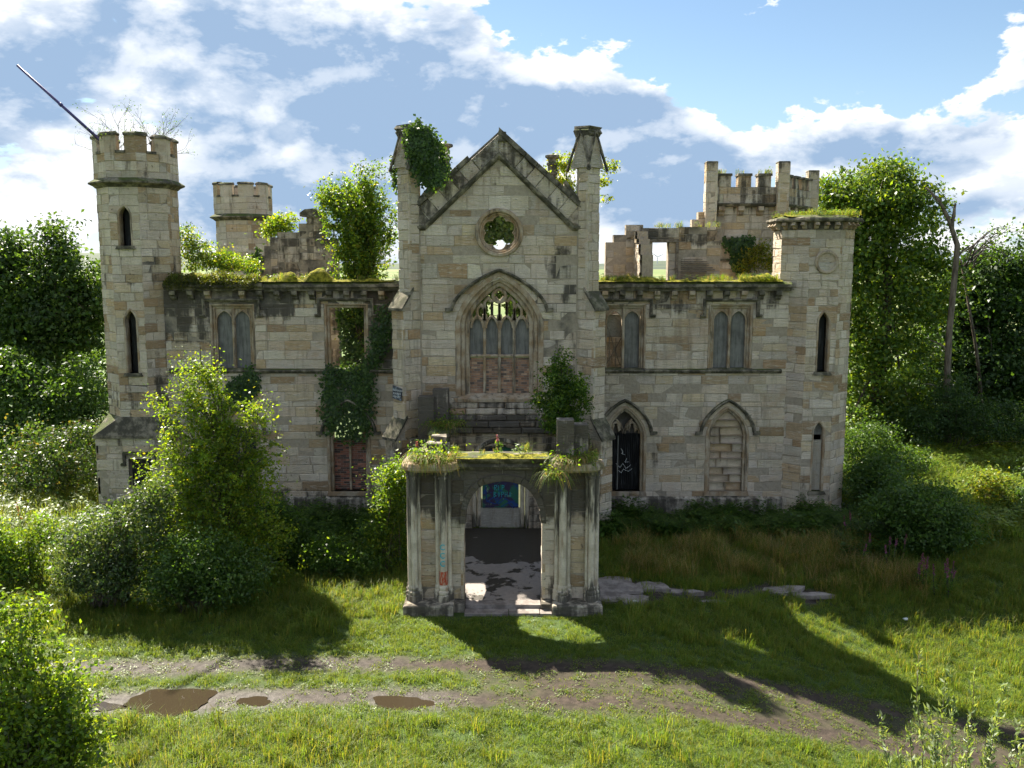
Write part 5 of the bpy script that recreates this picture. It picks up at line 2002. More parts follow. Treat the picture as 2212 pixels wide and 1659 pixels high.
def foliage(name, parent, lobes, n_cl, per, cl_r, leaf, cols, mt='leaf', seed=1, shell=0.6, droop=0.0, aspect=0.6, flat=0.6, zmin=0.02, upbias=0.5):
    rng = np.random.default_rng(seed)
    C, d = clusters(lobes, n_cl, rng, shell)
    keep = C[:, 2] > zmin + 0.05
    C, d = C[keep], d[keep]
    n = len(C)
    cr = cl_r * (0.6 + 0.8 * rng.uniform(size=n))
    P = np.repeat(C, per, axis=0)
    mu = np.repeat(rng.uniform(0.68, 1.32, n), per)
    D = np.repeat(d, per, axis=0)
    g = rng.normal(size=P.shape) * np.repeat(cr, per)[:, None]
    g[:, 2] *= flat
    if droop:
        t = rng.uniform(size=(len(P),))
        g[:, 2] -= droop * t
        g[:, :2] *= (0.35 + 0.5 * (1 - t))[:, None]
    P = P + g
    k = P[:, 2] > zmin
    P, D, mu = P[k], D[k], mu[k]
    b = D * 0.55 + np.array([0, 0, upbias])
    b /= np.linalg.norm(b, axis=1, keepdims=True) + 1e-9
    o = leaf_mesh(name, P, leaf, mt, parent, cols, b, 0.45, aspect, seed + 1, mult=mu)
    return o, C


def stem_path(a, b, r, sag=0.12, n=6):
    a, b = Vector(a), Vector(b)
    L = (b - a).length
    pts = []
    ph = Vector((r.uniform(-1, 1), r.uniform(-1, 1), 0)) * sag * L
    for i in range(n):
        t = i / (n - 1)
        p = a.lerp(b, t)
        p += ph * math.sin(math.pi * t) + Vector((0, 0, 1)) * L * 0.12 * math.sin(math.pi * t)
        p += Vector((r.uniform(-1, 1), r.uniform(-1, 1), r.uniform(-1, 1))) * L * 0.02 * (0 if i in (0, n - 1) else 1)
        pts.append(p)
    return pts


def plant(name, label, cat, base, lobes, n_cl, per, cl_r, leaf, cols, mt='leaf', seed=1, stems=5, stem_r=0.03, group=None, bark='bark', trunk=None, **kw):
    """shrub or tree: an Empty at its foot, foliage, stems or trunk with limbs"""
    r = random.Random(seed)
    root = empty(name, base, label, cat, group)
    fo, C = foliage('crown' if trunk else 'foliage', root, lobes, n_cl, per, cl_r, leaf, cols, mt, seed, **kw)
    b = Vector(base)
    if trunk:
        top, rad = Vector(trunk[0]), trunk[1]
        pts = stem_path(b - Vector((0, 0, 0.1)), top, r, 0.03, 8)
        v, f = tube_geo(pts, [rad * (1 - 0.8 * i / 7) * (1.35 if i == 0 else 1) for i in range(8)], 9)
        MB().add(v, f).build('trunk', bark, root, True)
    for i in range(stems):
        c = Vector(C[r.randrange(len(C))])
        if trunk:
            k = r.uniform(0.3, 0.95)
            s0 = pts[min(7, int(k * 8))]
            rr = rad * (1 - 0.8 * k) * 0.55
        else:
            s0 = b + Vector((r.uniform(-0.15, 0.15), r.uniform(-0.15, 0.15), -0.05))
            rr = stem_r
        q = stem_path(s0, c, r, 0.10, 6)
        v, f = tube_geo(q, [max(0.006, rr * (1 - 0.85 * j / 5)) for j in range(6)], 5)
        MB().add(v, f).build('branch' if trunk else 'stem', bark, root, True)
    return root


VDG = [(0.026, 0.058, 0.016), (0.034, 0.072, 0.018), (0.048, 0.090, 0.020), (0.070, 0.115, 0.024, 0.3)]
GRN = [(0.070, 0.135, 0.022), (0.052, 0.110, 0.020), (0.095, 0.165, 0.026), (0.125, 0.180, 0.028, 0.4)]
DKG = [(0.040, 0.085, 0.020), (0.052, 0.105, 0.022), (0.070, 0.125, 0.024), (0.095, 0.150, 0.028, 0.4)]
LIM = [(0.140, 0.215, 0.020), (0.185, 0.235, 0.020), (0.095, 0.165, 0.022), (0.250, 0.230, 0.020, 0.25)]
GRY = [(0.085, 0.120, 0.055), (0.065, 0.100, 0.045), (0.110, 0.140, 0.070), (0.050, 0.085, 0.030)]
YEL = [(0.200, 0.200, 0.022), (0.150, 0.175, 0.022), (0.270, 0.220, 0.020, 0.6), (0.100, 0.135, 0.022)]
IVY = [(0.036, 0.076, 0.018), (0.052, 0.100, 0.022), (0.072, 0.125, 0.026), (0.026, 0.056, 0.015)]


def spray(name, label, cat, base, lobes, n_tips, per, leaf, cols, mt='leaf', seed=1, group=None, trunk=None, aspect=0.6, droop=0.15, side=0.22, bark='bark', big=10, low=0.15, twig_r=0.005, shell=0.75, fill=None):
    """loose plant: shoots run out from the foot or trunk to tips spread over the crown, leaves sit along shoots and side twigs"""
    r = random.Random(seed)
    rng = np.random.default_rng(seed)
    root = empty(name, base, label, cat, group)
    C, d = clusters(lobes, n_tips, rng, shell)
    b = Vector(base)
    pts0 = None
    if trunk:
        top, rad = Vector(trunk[0]), trunk[1]
        pts0 = stem_path(b - Vector((0, 0, 0.1)), top, r, 0.02, 10)
        v, f = tube_geo(pts0, [rad * (1 - 0.85 * i / 9) for i in range(10)], 8)
        MB().add(v, f).build('trunk', bark, root, True)
    P, A, Mu = [], [], []
    twigs = MB()
    for k in range(len(C)):
        tip = Vector(C[k])
        if tip.z < b.z + 0.08:
            continue
        if pts0:
            hz = b.z + (tip.z - b.z) * r.uniform(0.45, 0.9) - 0.15
            j = min(range(10), key=lambda q: abs(pts0[q].z - hz))
            s0 = pts0[j]
        else:
            s0 = b + Vector((r.uniform(-0.5, 0.5), r.uniform(-0.4, 0.4), -0.05)) * 0.9
        L = (tip - s0).length
        n = 7
        path = []
        for i in range(n):
            t = i / (n - 1)
            p = s0.lerp(tip, t) + Vector((0, 0, 1)) * L * (0.16 * math.sin(math.pi * t) - droop * t * t * 0.6)
            path.append(p + Vector((r.uniform(-1, 1), r.uniform(-1, 1), r.uniform(-1, 1))) * L * 0.015)
        rr_ = max(twig_r, 0.0055 * min(L, 3.0))
        if k < big:
            v, f = tube_geo(path, [rr_ * 1.6 * (1 - 0.12 * i) for i in range(n)], 5)
            MB().add(v, f).build('branch', bark, root, True)
        else:
            v, f = tube_geo(path, [rr_ * (1 - 0.13 * i) for i in range(n)], 3)
            twigs.add(v, f)
        mu = r.uniform(0.70, 1.30)
        for q in range(per):
            t = low + (1 - low) * (r.random() ** 0.65)
            x = t * (n - 1)
            i = min(n - 2, int(x))
            p = path[i].lerp(path[i + 1], x - i)
            dr = (path[i + 1] - path[i]).normalized()
            sd_ = Vector((r.gauss(0, 1), r.gauss(0, 1), r.gauss(0, 0.6)))
            off = side * abs(r.gauss(0, 0.55)) * (1.15 - 0.75 * t)
            p = p + sd_ * off - Vector((0, 0, droop * off * 1.2))
            P.append(tuple(p))
            A.append(tuple((dr * 0.5 + sd_ * 0.6 - Vector((0, 0, droop * 2))).normalized()))
            Mu.append(mu)
    if fill:
        foliage('inner_foliage', root, lobes, fill[0], fill[1], fill[2], leaf, cols, mt, seed + 7, shell=0.45, flat=0.8, droop=fill[3], zmin=b.z + 0.03)
    if twigs.v:
        twigs.build('twigs', bark, root)
    P = np.array(P)
    k = P[:, 2] > b.z + 0.03
    leaf_mesh('crown' if trunk else 'foliage', P[k], leaf, mt, root, cols, np.tile(np.array([0, -0.15, 1.0]), (int(k.sum()), 1)), 0.40, aspect, seed + 1, along=np.array(A)[k], along_k=0.65, mult=np.array(Mu)[k])
    return root


def gb(px, py):
    """ground point under a spot of the photograph"""
    u = (px - 1106) / 1950.0
    v = (829.5 - py) / 1950.0
    t = -CAMZ / (-math.sin(PITCH) + v * math.cos(PITCH))
    return Vector((u * t, t * (math.cos(PITCH) + v * math.sin(PITCH)), 0))


def lobe(px, py, Y, rpx, rpy, ry=None):
    c = at(px, py, Y)
    k = Y / 1950.0
    return (c.x, c.y, c.z, rpx * k, (ry if ry else rpx * k * 0.9), rpy * k)


def trees():
    # --- left: trees beyond the castle's left end
    def T(name, label, cat, bx, by, lobes, n, per, clr, leaf, cols, seed, top, rad, stems=9, **kw):
        plant(name, label, cat, (bx, by, 0), lobes, n, per, clr, leaf, cols, 'tree_leaf', seed=seed, stems=stems, trunk=(top, rad), **kw)
    Y = 46.0
    c = at(100, 560, Y)
    T('oak_tree', 'tall dark tree at the left edge with its top against the clouds', 'tree', c.x, Y,
      [lobe(110, 640, Y, 90, 120), lobe(20, 620, Y, 70, 110), lobe(180, 690, Y, 50, 90), lobe(60, 760, Y, 110, 90), lobe(110, 540, Y, 35, 55), lobe(190, 610, Y, 30, 55), lobe(10, 560, Y, 40, 60)],
      560, 64, 0.45, 0.21, DKG + VDG[2:], 301, at(100, 560, Y), 0.35, 14)
    Y = 52.0
    c = at(-60, 700, Y)
    T('oak_tree', 'dark tree half cut off by the left edge behind the others', 'tree', c.x, Y,
      [lobe(-40, 640, Y, 120, 110), lobe(60, 790, Y, 130, 120), lobe(210, 800, Y, 60, 120)], 300, 60, 0.6, 0.22, DKG, 302, at(-40, 600, Y), 0.3, 8)
    Y = 40.0
    c = at(60, 900, Y)
    T('ash_tree', 'mid-green rounded tree below the tall dark tree at left', 'tree', c.x, Y,
      [lobe(30, 850, Y, 75, 80), lobe(150, 850, Y, 65, 70), lobe(90, 930, Y, 110, 80), lobe(20, 790, Y, 45, 40), lobe(200, 900, Y, 30, 60)], 260, 70, 0.4, 0.16, DKG + GRN[:2], 303, at(70, 820, Y), 0.2)
    Y = 35.0
    c = at(110, 1060, Y)
    plant('elder_shrub', 'big brownish-green shrub against the left tower foot', 'shrub', (c.x, Y, 0),
          [lobe(120, 990, Y, 100, 80), lobe(40, 1050, Y, 80, 70), lobe(170, 1060, Y, 60, 80), lobe(200, 930, Y, 40, 40), lobe(90, 1110, Y, 110, 50)], 300, 60, 0.32, 0.12,
          GRY[:2] + DKG + [(0.13, 0.11, 0.035, 0.6)], 'tree_leaf', seed=304, stems=12, stem_r=0.05)
    # --- right: wood beyond the right tower
    Y = 46.0
    c = at(1900, 800, Y)
    T('lime_tree', 'tall broad tree right of the flat-topped tower, crown in sunlight', 'tree', c.x, Y,
      [lobe(1890, 420, Y, 90, 70), lobe(1830, 500, Y, 80, 110), lobe(1960, 480, Y, 80, 90), lobe(1880, 620, Y, 110, 130), lobe(1990, 640, Y, 70, 120), lobe(1900, 800, Y, 110, 130), lobe(1800, 430, Y, 35, 40), lobe(1925, 380, Y, 40, 35), lobe(1880, 910, Y, 110, 60)],
      900, 60, 0.40, 0.20, GRN + LIM[:2], 311, at(1900, 450, Y), 0.4, 14)
    Y = 49.0
    c = at(2130, 800, Y)
    T('beech_tree', 'dark spreading tree at the right edge', 'tree', c.x, Y,
      [lobe(2120, 620, Y, 80, 90), lobe(2200, 640, Y, 80, 110), lobe(2080, 760, Y, 100, 120), lobe(2190, 830, Y, 110, 110), lobe(2060, 880, Y, 90, 80), lobe(2240, 560, Y, 50, 60)],
      640, 64, 0.48, 0.21, VDG[1:] + DKG[:2], 312, at(2130, 600, Y), 0.35, 12)
    Y = 47.5
    c = at(2020, 900, Y)
    T('holly_tree', 'low dark tree between the sunlit crown and the right edge', 'tree', c.x, Y,
      [lobe(2000, 840, Y, 90, 100), lobe(1930, 900, Y, 80, 60), lobe(2100, 910, Y, 100, 55)], 240, 60, 0.5, 0.18, VDG, 313, at(2020, 800, Y), 0.2, 6)
    Y = 50.5
    c = at(2090, 760, Y)
    T('sycamore_tree', 'dark tree closing the wood behind the dead trunk', 'tree', c.x, Y,
      [lobe(2090, 640, Y, 80, 90), lobe(2040, 720, Y, 80, 110), lobe(2140, 760, Y, 90, 110), lobe(2070, 850, Y, 110, 90)], 420, 60, 0.5, 0.21, VDG, 314, at(2090, 640, Y), 0.25, 6)
    # dead stem standing in front of the wood
    root = empty('dead_tree', (at(2045, 940, 44).x, 44, 0), 'tall bare dead trunk leaning in front of the right-hand wood', 'dead tree')
    P = [at(2048, 960, 44), at(2045, 840, 44), at(2050, 720, 44), at(2062, 600, 44), at(2068, 530, 44), at(2050, 475, 44), at(2030, 435, 44), at(2000, 405, 44)]
    P[0].z = 0
    v, f = tube_geo(P, [0.18, 0.165, 0.15, 0.14, 0.13, 0.10, 0.08, 0.045], 9)
    MB().add(v, f).build('trunk', 'dead_wood', root, True)
    rr = random.Random(4)
    for a, b, w in ((at(2056, 500, 44), at(2064, 440, 44), 0.10), (at(2066, 560, 44), at(2095, 530, 44), 0.06), (at(2046, 760, 44), at(2010, 735, 44), 0.06), (at(2045, 850, 44), at(1990, 830, 44), 0.05)):
        q = stem_path(a, b, rr, 0.06, 5)
        v, f = tube_geo(q, [w, w * 0.9, w * 0.8, w * 0.6, w * 0.5], 6)
        MB().add(v, f).build('limb', 'dead_wood', root, True)
    # bare arching twigs to its right
    root = empty('bare_tree', (at(2130, 940, 46).x, 46, 0), 'sparse nearly leafless branches arching over the right edge', 'tree')
    v, f = tube_geo([Vector((at(2130, 940, 46).x, 46, 0)), at(2110, 760, 46), at(2075, 560, 46)], [0.12, 0.09, 0.05], 6)
    MB().add(v, f).build('trunk', 'bark', root, True)
    tips = []
    for k in range(16):
        a = at(2075 + rr.uniform(0, 30), 560 + rr.uniform(-20, 20), 46)
        m = at(2110 + rr.uniform(-10, 40), 475 + rr.uniform(-12, 60), 46 + rr.uniform(-1, 1))
        b = at(2150 + rr.uniform(-10, 70), 510 + rr.uniform(-20, 60), 46 + rr.uniform(-1, 1))
        pts = [a.lerp(m, t).lerp(m.lerp(b, t), t) for t in (0, 0.2, 0.4, 0.6, 0.8, 1.0)]
        v, f = tube_geo(pts, [0.035, 0.03, 0.025, 0.02, 0.015, 0.01], 5)
        MB().add(v, f).build('branch', 'twig', root, True)
        tips += pts[3:]
    tp = np.repeat(np.array([list(t) for t in tips]), 6, axis=0) + NR.normal(size=(len(tips) * 6, 3)) * 0.22
    leaf_mesh('leaves', tp, 0.13, 'leaf', root, DKG, seed=9)
    # --- bushes right of the tower
    for (nm, lb, px, py, Y, lo, n, cols, sd_) in (
        ('laurel_bush', 'dark rounded bush right of the flat-topped tower foot', 2010, 1230, 28.5, ((1990, 1130, 90, 90), (2060, 1150, 60, 70), (1940, 1090, 60, 70)), 300, DKG + GRN[:1], 321),
        ('laurel_bush', 'dark leafy bush hugging the right tower side', 1870, 1180, 32.5, ((1870, 1080, 45, 90), (1900, 1040, 50, 60), (1860, 1160, 40, 30)), 200, DKG, 322),
        ('bramble_bush', 'sunlit yellow-green bush at the right in the rough grass', 2130, 1150, 33.0, ((2140, 1080, 40, 60), (2190, 1110, 40, 40)), 120, YEL + LIM, 323),
        ('hazel_bush', 'dark low bush at the right edge of the picture', 2200, 1200, 32.0, ((2215, 1110, 60, 50), (2250, 1060, 50, 50)), 130, DKG, 324),
        ('hazel_bush', 'dark thicket round the foot of the dead trunk', 2060, 950, 43.0, ((2050, 900, 70, 55), (2130, 910, 80, 50), (1985, 920, 60, 45), (2060, 850, 40, 40), (2200, 915, 60, 45)), 320, VDG + DKG[:1], 326),
        ('hazel_bush', 'broad dark bush under the lime tree beside the rough grass', 1880, 1010, 37.5, ((1870, 960, 60, 60), (1930, 1000, 70, 40), (1840, 1010, 40, 50)), 220, DKG + GRN[:1], 325)):
        c = at(px, py, Y)
        plant(nm, lb, 'bush', (c.x, Y, 0), [lobe(a, b, Y, ra, rb) for a, b, ra, rb in lo], n, 60, 0.22, 0.10, cols, 'tree_leaf', seed=sd_, stems=6, stem_r=0.03)
    # --- birch sapling in front of the left wing
    b = Vector((-8.1, 25.0, 0))
    lo = [lobe(440, 860, 25, 75, 75), lobe(420, 960, 25, 95, 90), lobe(500, 980, 25, 90, 90), lobe(460, 1090, 25, 120, 110), lobe(440, 800, 25, 40, 50), lobe(560, 880, 25, 40, 40), lobe(330, 860, 25, 30, 25), lobe(470, 1210, 25, 130, 80),
          lobe(432, 755, 25, 10, 30), lobe(385, 790, 25, 16, 30), lobe(480, 800, 25, 14, 30), lobe(560, 1060, 25, 60, 90), lobe(365, 990, 25, 65, 80), lobe(585, 960, 25, 40, 60), lobe(380, 1110, 25, 90, 80), lobe(600, 1180, 25, 60, 70)]
    spray('birch_tree', 'bushy young birch with lime-yellow top in front of the left wing', 'tree', b, lo, 400, 78, 0.076, LIM + LIM[:2] + GRN[2:], seed=331, trunk=(at(432, 748, 25), 0.08), droop=0.30, side=0.30, aspect=0.75, big=10, shell=0.9, fill=(430, 42, 0.20, 0.40))
    # --- shrubs round its foot
    for (nm, lb, px, py, Y, lo, n, cols, sd_, mt) in (
        ('willow_shrub', 'silvery grey-green shrub spreading left of the birch', 240, 1270, 23.6, ((200, 1180, 90, 75), (300, 1140, 80, 80), (250, 1230, 110, 50), (150, 1230, 50, 40), (330, 1080, 45, 50)), 420, GRY + GRN[:1], 341, 'leaf_glossy'),
        ('willow_shrub', 'dense green shrub below the birch, nearest the grass', 430, 1290, 23.2, ((420, 1210, 100, 70), (500, 1240, 90, 55), (360, 1260, 60, 40)), 360, GRN + DKG, 342, 'leaf_glossy'),
        ('elder_bush', 'dark shaded bush between the birch and the brick-blocked window', 610, 1230, 27.0, ((600, 1150, 80, 70), (660, 1190, 70, 50), (560, 1110, 60, 60)), 260, DKG + GRN[:1], 343, 'leaf'),
        ('elder_bush', 'low dark-leaved bush on the shaded grass left of the porch', 720, 1240, 26.0, ((720, 1200, 60, 45), (780, 1215, 50, 35)), 170, GRN + DKG, 344, 'leaf'),
        ('elder_sapling', 'light green leafy sapling beside the porch\'s left columns', 845, 1220, 26.6, ((845, 1080, 42, 70), (830, 1150, 45, 60), (860, 1030, 30, 35), (850, 1200, 35, 30)), 210, LIM[:3] + GRN, 345, 'leaf'),
        ('bramble_bush', 'pale bramble at the far left beside the track', 60, 1240, 25.0, ((40, 1210, 60, 45), (-20, 1190, 60, 60), (90, 1150, 40, 30)), 180, LIM[:2] + GRN, 346, 'leaf')):
        c = at(px, py, Y)
        spray(nm, lb, 'shrub', (c.x, Y, 0), [lobe(a, b_, Y, ra, rb) for a, b_, ra, rb in lo], int(n * 0.35), 60, 0.080, cols, mt, seed=sd_, big=6, side=0.24, droop=0.10, low=0.4, aspect=0.5, shell=0.95, fill=(n, 46, 0.17, 0.0))
    # --- near bush at the lower left, close to the camera
    Y = 12.0
    c = at(60, 1500, Y)
    spray('alder_bush', 'large leafy bush filling the lower left corner', 'bush', (c.x - 0.3, Y, 0),
          [lobe(60, 1420, Y, 95, 90), lobe(20, 1530, Y, 150, 110), lobe(110, 1560, Y, 110, 110), lobe(60, 1640, Y, 140, 110), lobe(160, 1470, Y, 55, 70), lobe(20, 1330, Y, 55, 75), lobe(175, 1600, Y, 65, 80), lobe(75, 1320, Y, 35, 50)],
          260, 60, 0.070, LIM[:3] + GRN[2:] + GRY[:1], 'leaf', seed=351, big=10, side=0.17, droop=0.10, low=0.4, aspect=0.55, twig_r=0.004, shell=0.85, fill=(420, 26, 0.11, 0.0))
    # --- birch and shrubs behind the left wing
    Y = 34.6
    c = at(770, 600, Y)
    spray('birch_tree', 'feathery birch rising behind the left wing', 'tree', (c.x, Y, 0),
          [lobe(760, 440, Y, 65, 70), lobe(800, 405, Y, 42, 60), lobe(780, 520, Y, 60, 75), lobe(735, 415, Y, 50, 45), lobe(795, 365, Y, 22, 34), lobe(840, 470, Y, 24, 60), lobe(700, 420, Y, 28, 22), lobe(760, 600, Y, 60, 40)],
          230, 78, 0.10, GRN + LIM, 'leaf', seed=361, trunk=(at(788, 400, Y), 0.12), droop=0.30, side=0.34, aspect=0.7, big=8, shell=0.9, fill=(300, 40, 0.20, 0.45))
    plant('ash_sapling', 'small leafy sapling behind the broken inner wall', 'tree', (at(605, 540, 41).x, 41, 0),
          [lobe(600, 490, 41, 26, 18), lobe(625, 475, 41, 12, 12), lobe(590, 505, 41, 16, 14)], 60, 30, 0.2, 0.13, LIM, seed=362, stems=4, trunk=(at(605, 490, 41), 0.05), zmin=6)
    Y = 34.5
    plant('sallow_shrub', 'yellow-green shrub on the wall head next to the crenellated tower', 'shrub', (at(450, 600, Y).x, Y, 6.5),
          [lobe(430, 550, Y, 42, 36), lobe(402, 515, Y, 20, 34), lobe(480, 565, Y, 40, 22), lobe(525, 570, Y, 34, 14)], 190, 36, 0.17, 0.085, YEL[:2] + LIM + GRN, seed=363, stems=10, stem_r=0.02, zmin=7)
    Y = 36.0
    plant('hawthorn_tree', 'yellow-green branches rising behind the right pinnacle', 'tree', (at(1215, 600, Y).x, Y, 0),
          [lobe(1205, 370, Y, 28, 35), lobe(1225, 350, Y, 22, 22), lobe(1310, 360, Y, 18, 14), lobe(1305, 395, Y, 14, 12), lobe(1300, 430, Y, 14, 6), lobe(1190, 395, Y, 14, 20), lobe(1225, 410, Y, 20, 25)],
          110, 26, 0.14, 0.105, LIM + YEL[:2], seed=364, stems=9, trunk=(at(1225, 360, Y), 0.09), zmin=8)
    Y = 36.4
    plant('rowan_shrub', 'yellow-leaved shrub growing on the rubble beside the rear tower', 'shrub', (at(1640, 610, Y).x, Y, 7.5),
          [lobe(1630, 555, Y, 22, 20), lobe(1610, 575, Y, 16, 12), lobe(1645, 535, Y, 14, 18), lobe(1665, 560, Y, 16, 26)], 70, 24, 0.15, 0.10, YEL, seed=365, stems=8, stem_r=0.02, zmin=8)
    # sapling growing out of the porch roof
    Y = 28.6
    spray('sycamore_sapling', 'green sapling sprouting from the back right of the porch', 'tree', (at(1215, 900, Y).x, Y, 3.2),
          [lobe(1205, 830, Y, 38, 55), lobe(1215, 785, Y, 20, 30), lobe(1190, 870, Y, 40, 30), lobe(1240, 860, Y, 34, 42), lobe(1252, 830, Y, 14, 20), lobe(1215, 910, Y, 44, 20)],
          150, 52, 0.085, GRN + LIM[:1] + DKG[:2], 'leaf', seed=366, trunk=(at(1212, 790, Y), 0.035), droop=0.10, side=0.2, aspect=0.6, big=5, shell=0.95, fill=(170, 30, 0.14, 0.0))


trees()


def sample_poly(poly, n, rng):
    P = np.array(poly, dtype=float)
    lo, hi = P.min(0), P.max(0)
    out = []
    while len(out) < n:
        q = rng.uniform(lo, hi)
        c = False
        j = len(P) - 1
        for i in range(len(P)):
            if (P[i, 1] > q[1]) != (P[j, 1] > q[1]) and q[0] < (P[j, 0] - P[i, 0]) * (q[1] - P[i, 1]) / (P[j, 1] - P[i, 1]) + P[i, 0]:
                c = not c
            j = i
        if c:
            out.append(q)
    return np.array(out)


def ivy(label, poly_px, Y, n, leaf=0.11, depth=0.16, cols=IVY, seed=1, normal=(0, -1, 0), edge=0.08, name='ivy'):
    """climbing ivy on a wall: thick mat of leaves standing off the face, and woody runners"""
    rng = np.random.default_rng(seed)
    q = sample_poly(poly_px, n, rng)
    P = np.array([list(at(x, y, Y)) for x, y in q])
    P += rng.normal(size=P.shape) * edge * np.array([1, 0, 1])
    b = np.array([mnoise.noise(Vector((p[0] * 1.6, p[2] * 1.6, seed))) for p in P])
    P[:, 1] -= (0.03 + depth * np.clip(0.5 + 0.8 * b, 0.05, 1.2) * rng.uniform(0.3, 1.0, size=n))
    xs, zs = P[:, 0], P[:, 2]
    base = (float(xs.mean()), float(P[:, 1].mean()), float(zs.min()))
    root = empty(name, base, label, 'ivy')
    leaf_mesh('foliage', P, leaf, 'ivy_leaf', root, cols, np.tile(np.array([normal[0], normal[1], 0.35]), (n, 1)), 0.62, 0.85, seed)
    r = random.Random(seed)
    for k in range(6):
        i, j = rng.integers(0, n, 2)
        a, c = (P[i], P[j]) if P[i][2] < P[j][2] else (P[j], P[i])
        a, c = Vector((a[0], Y - 0.03, a[2])), Vector((c[0], Y - 0.03, c[2]))
        pts = [a.lerp(c, t) + Vector((r.uniform(-0.08, 0.08), 0, 0)) for t in (0, 0.25, 0.5, 0.75, 1)]
        v, f = tube_geo(pts, [0.02, 0.018, 0.014, 0.01, 0.007], 5)
        MB().add(v, f).build('runner', 'bark', root, True)
    return root


ivy('ivy cascading from the open window down to the brick-blocked arch', [(702, 800), (735, 790), (785, 790), (800, 760), (815, 715), (835, 700), (838, 730), (825, 770), (808, 800), (806, 850), (800, 900), (795, 940), (772, 948), (735, 945), (705, 925), (700, 870)], 32.5, 4000, 0.10, 0.20, IVY, 401, edge=0.13)
ivy('thin ivy runners climbing beside the open left window', [(800, 770), (812, 690), (838, 650), (846, 665), (838, 720), (822, 770)], 32.5, 420, 0.10, 0.12, IVY, 411, edge=0.14)
ivy('dark ivy patch beside the birch under the boarded left window', [(520, 815), (545, 790), (560, 815), (552, 850), (530, 880), (500, 880), (490, 830)], 32.5, 1100, 0.11, 0.2, IVY, 402)
ivy('ivy filling the inside of the open left window', [(728, 670), (785, 670), (785, 805), (735, 805), (745, 760), (735, 720)], 34.5, 1500, 0.12, 0.6, IVY + GRN[:1], 403)
ivy('heavy ivy cloak over the left pinnacle', [(882, 280), (905, 270), (930, 285), (955, 320), (965, 370), (955, 400), (925, 405), (905, 390), (890, 350), (885, 310)], 30.25, 3600, 0.10, 0.55, IVY + GRN[:1], 404, edge=0.1)
ivy('ivy spray at the outer side of the left pinnacle', [(848, 345), (862, 330), (862, 420), (850, 400)], 30.9, 260, 0.10, 0.3, IVY + GRN[:1], 405)
ivy('ivy seen dark through the rose window', [(1040, 450), (1116, 450), (1116, 522), (1092, 520), (1082, 512), (1066, 520), (1064, 550), (1040, 552)], 34.0, 1900, 0.14, 0.7, IVY, 406)
ivy('ivy hanging on the face of the rear tower', [(1560, 520), (1625, 515), (1618, 550), (1612, 585), (1590, 590), (1580, 555)], 36.95, 900, 0.13, 0.2, IVY, 407)
ivy('ivy on the stepped left edge of the broken inner wall', [(530, 570), (560, 535), (562, 580), (535, 592)], 36.9, 420, 0.11, 0.25, IVY, 408)
ivy('green growth seen through the upper tracery', [(1005, 600), (1150, 600), (1150, 700), (1098, 700), (1092, 650), (1075, 640), (1050, 660), (1052, 700), (1005, 700)], 33.6, 2200, 0.14, 0.6, IVY + GRN[:2], 409)


# ------------------------------------------------------------------ wall-top growth, moss, weeds (nobody could count them)
def stuff(o, label):
    tag(o, label, None, None, 'stuff')
    return o


def moss_strip(name, label, x0, x1, y0, y1, z, seed, hmax=0.12, lumps=()):
    """uneven moss cushion lying along a wall head"""
    xs = np.arange(x0, x1 + 0.01, 0.12)
    ys = np.linspace(y0, y1, 7)
    V, Fc = [], []
    for j, y in enumerate(ys):
        for x in xs:
            e = math.sin(math.pi * j / 6) ** 0.5
            h = hmax * (0.35 + 0.9 * mnoise.noise(Vector((x * 1.7, y * 2.3, seed))) + 0.4 * mnoise.noise(Vector((x * 6, y * 6, seed))))
            for (lx, ly, lr, lh) in lumps:
                h += lh * math.exp(-(((x - lx) / lr) ** 2 + ((y - ly) / lr) ** 2) ** 2)
            V.append((x, y + 0.03 * mnoise.noise(Vector((x * 3, 7, seed))), z - 0.02 + max(0.0, h * e)))
    n = len(xs)
    for j in range(6):
        for i in range(n - 1):
            Fc.append((j * n + i, j * n + i + 1, (j + 1) * n + i + 1, (j + 1) * n + i))
    return stuff(mobj(name, V, Fc, 'moss', None, None, True), label)


moss_strip('moss', 'moss and turf along the head of the left wing', -12.0, -4.1, 32.2, 33.0, 8.56, 1.0, 0.14, ((-8.0, 32.5, 0.30, 0.34), (-6.9, 32.45, 0.42, 0.42), (-11.0, 32.4, 0.9, 0.25)))
moss_strip('moss', 'moss and turf along the head of the right wing', 2.9, 9.7, 32.2, 33.0, 8.56, 2.0, 0.15, ((8.9, 32.5, 0.7, 0.16), (4.4, 32.4, 0.5, 0.12)))
moss_strip('moss', 'yellow-green moss along the top of the porch arch', -1.45, 1.0, 22.98, 23.75, 4.15, 3.0, 0.07)
moss_strip('moss', 'turf cap on the flat-topped tower', 9.7, 12.3, 32.2, 34.5, 10.84, 4.0, 0.16)
moss_strip('moss', 'moss on the left porch pier', -2.6, -1.45, 23.2, 24.4, 3.98, 5.0, 0.16)
moss_strip('moss', 'moss on the right porch pier', 1.2, 2.35, 23.2, 24.3, 3.98, 6.0, 0.08)


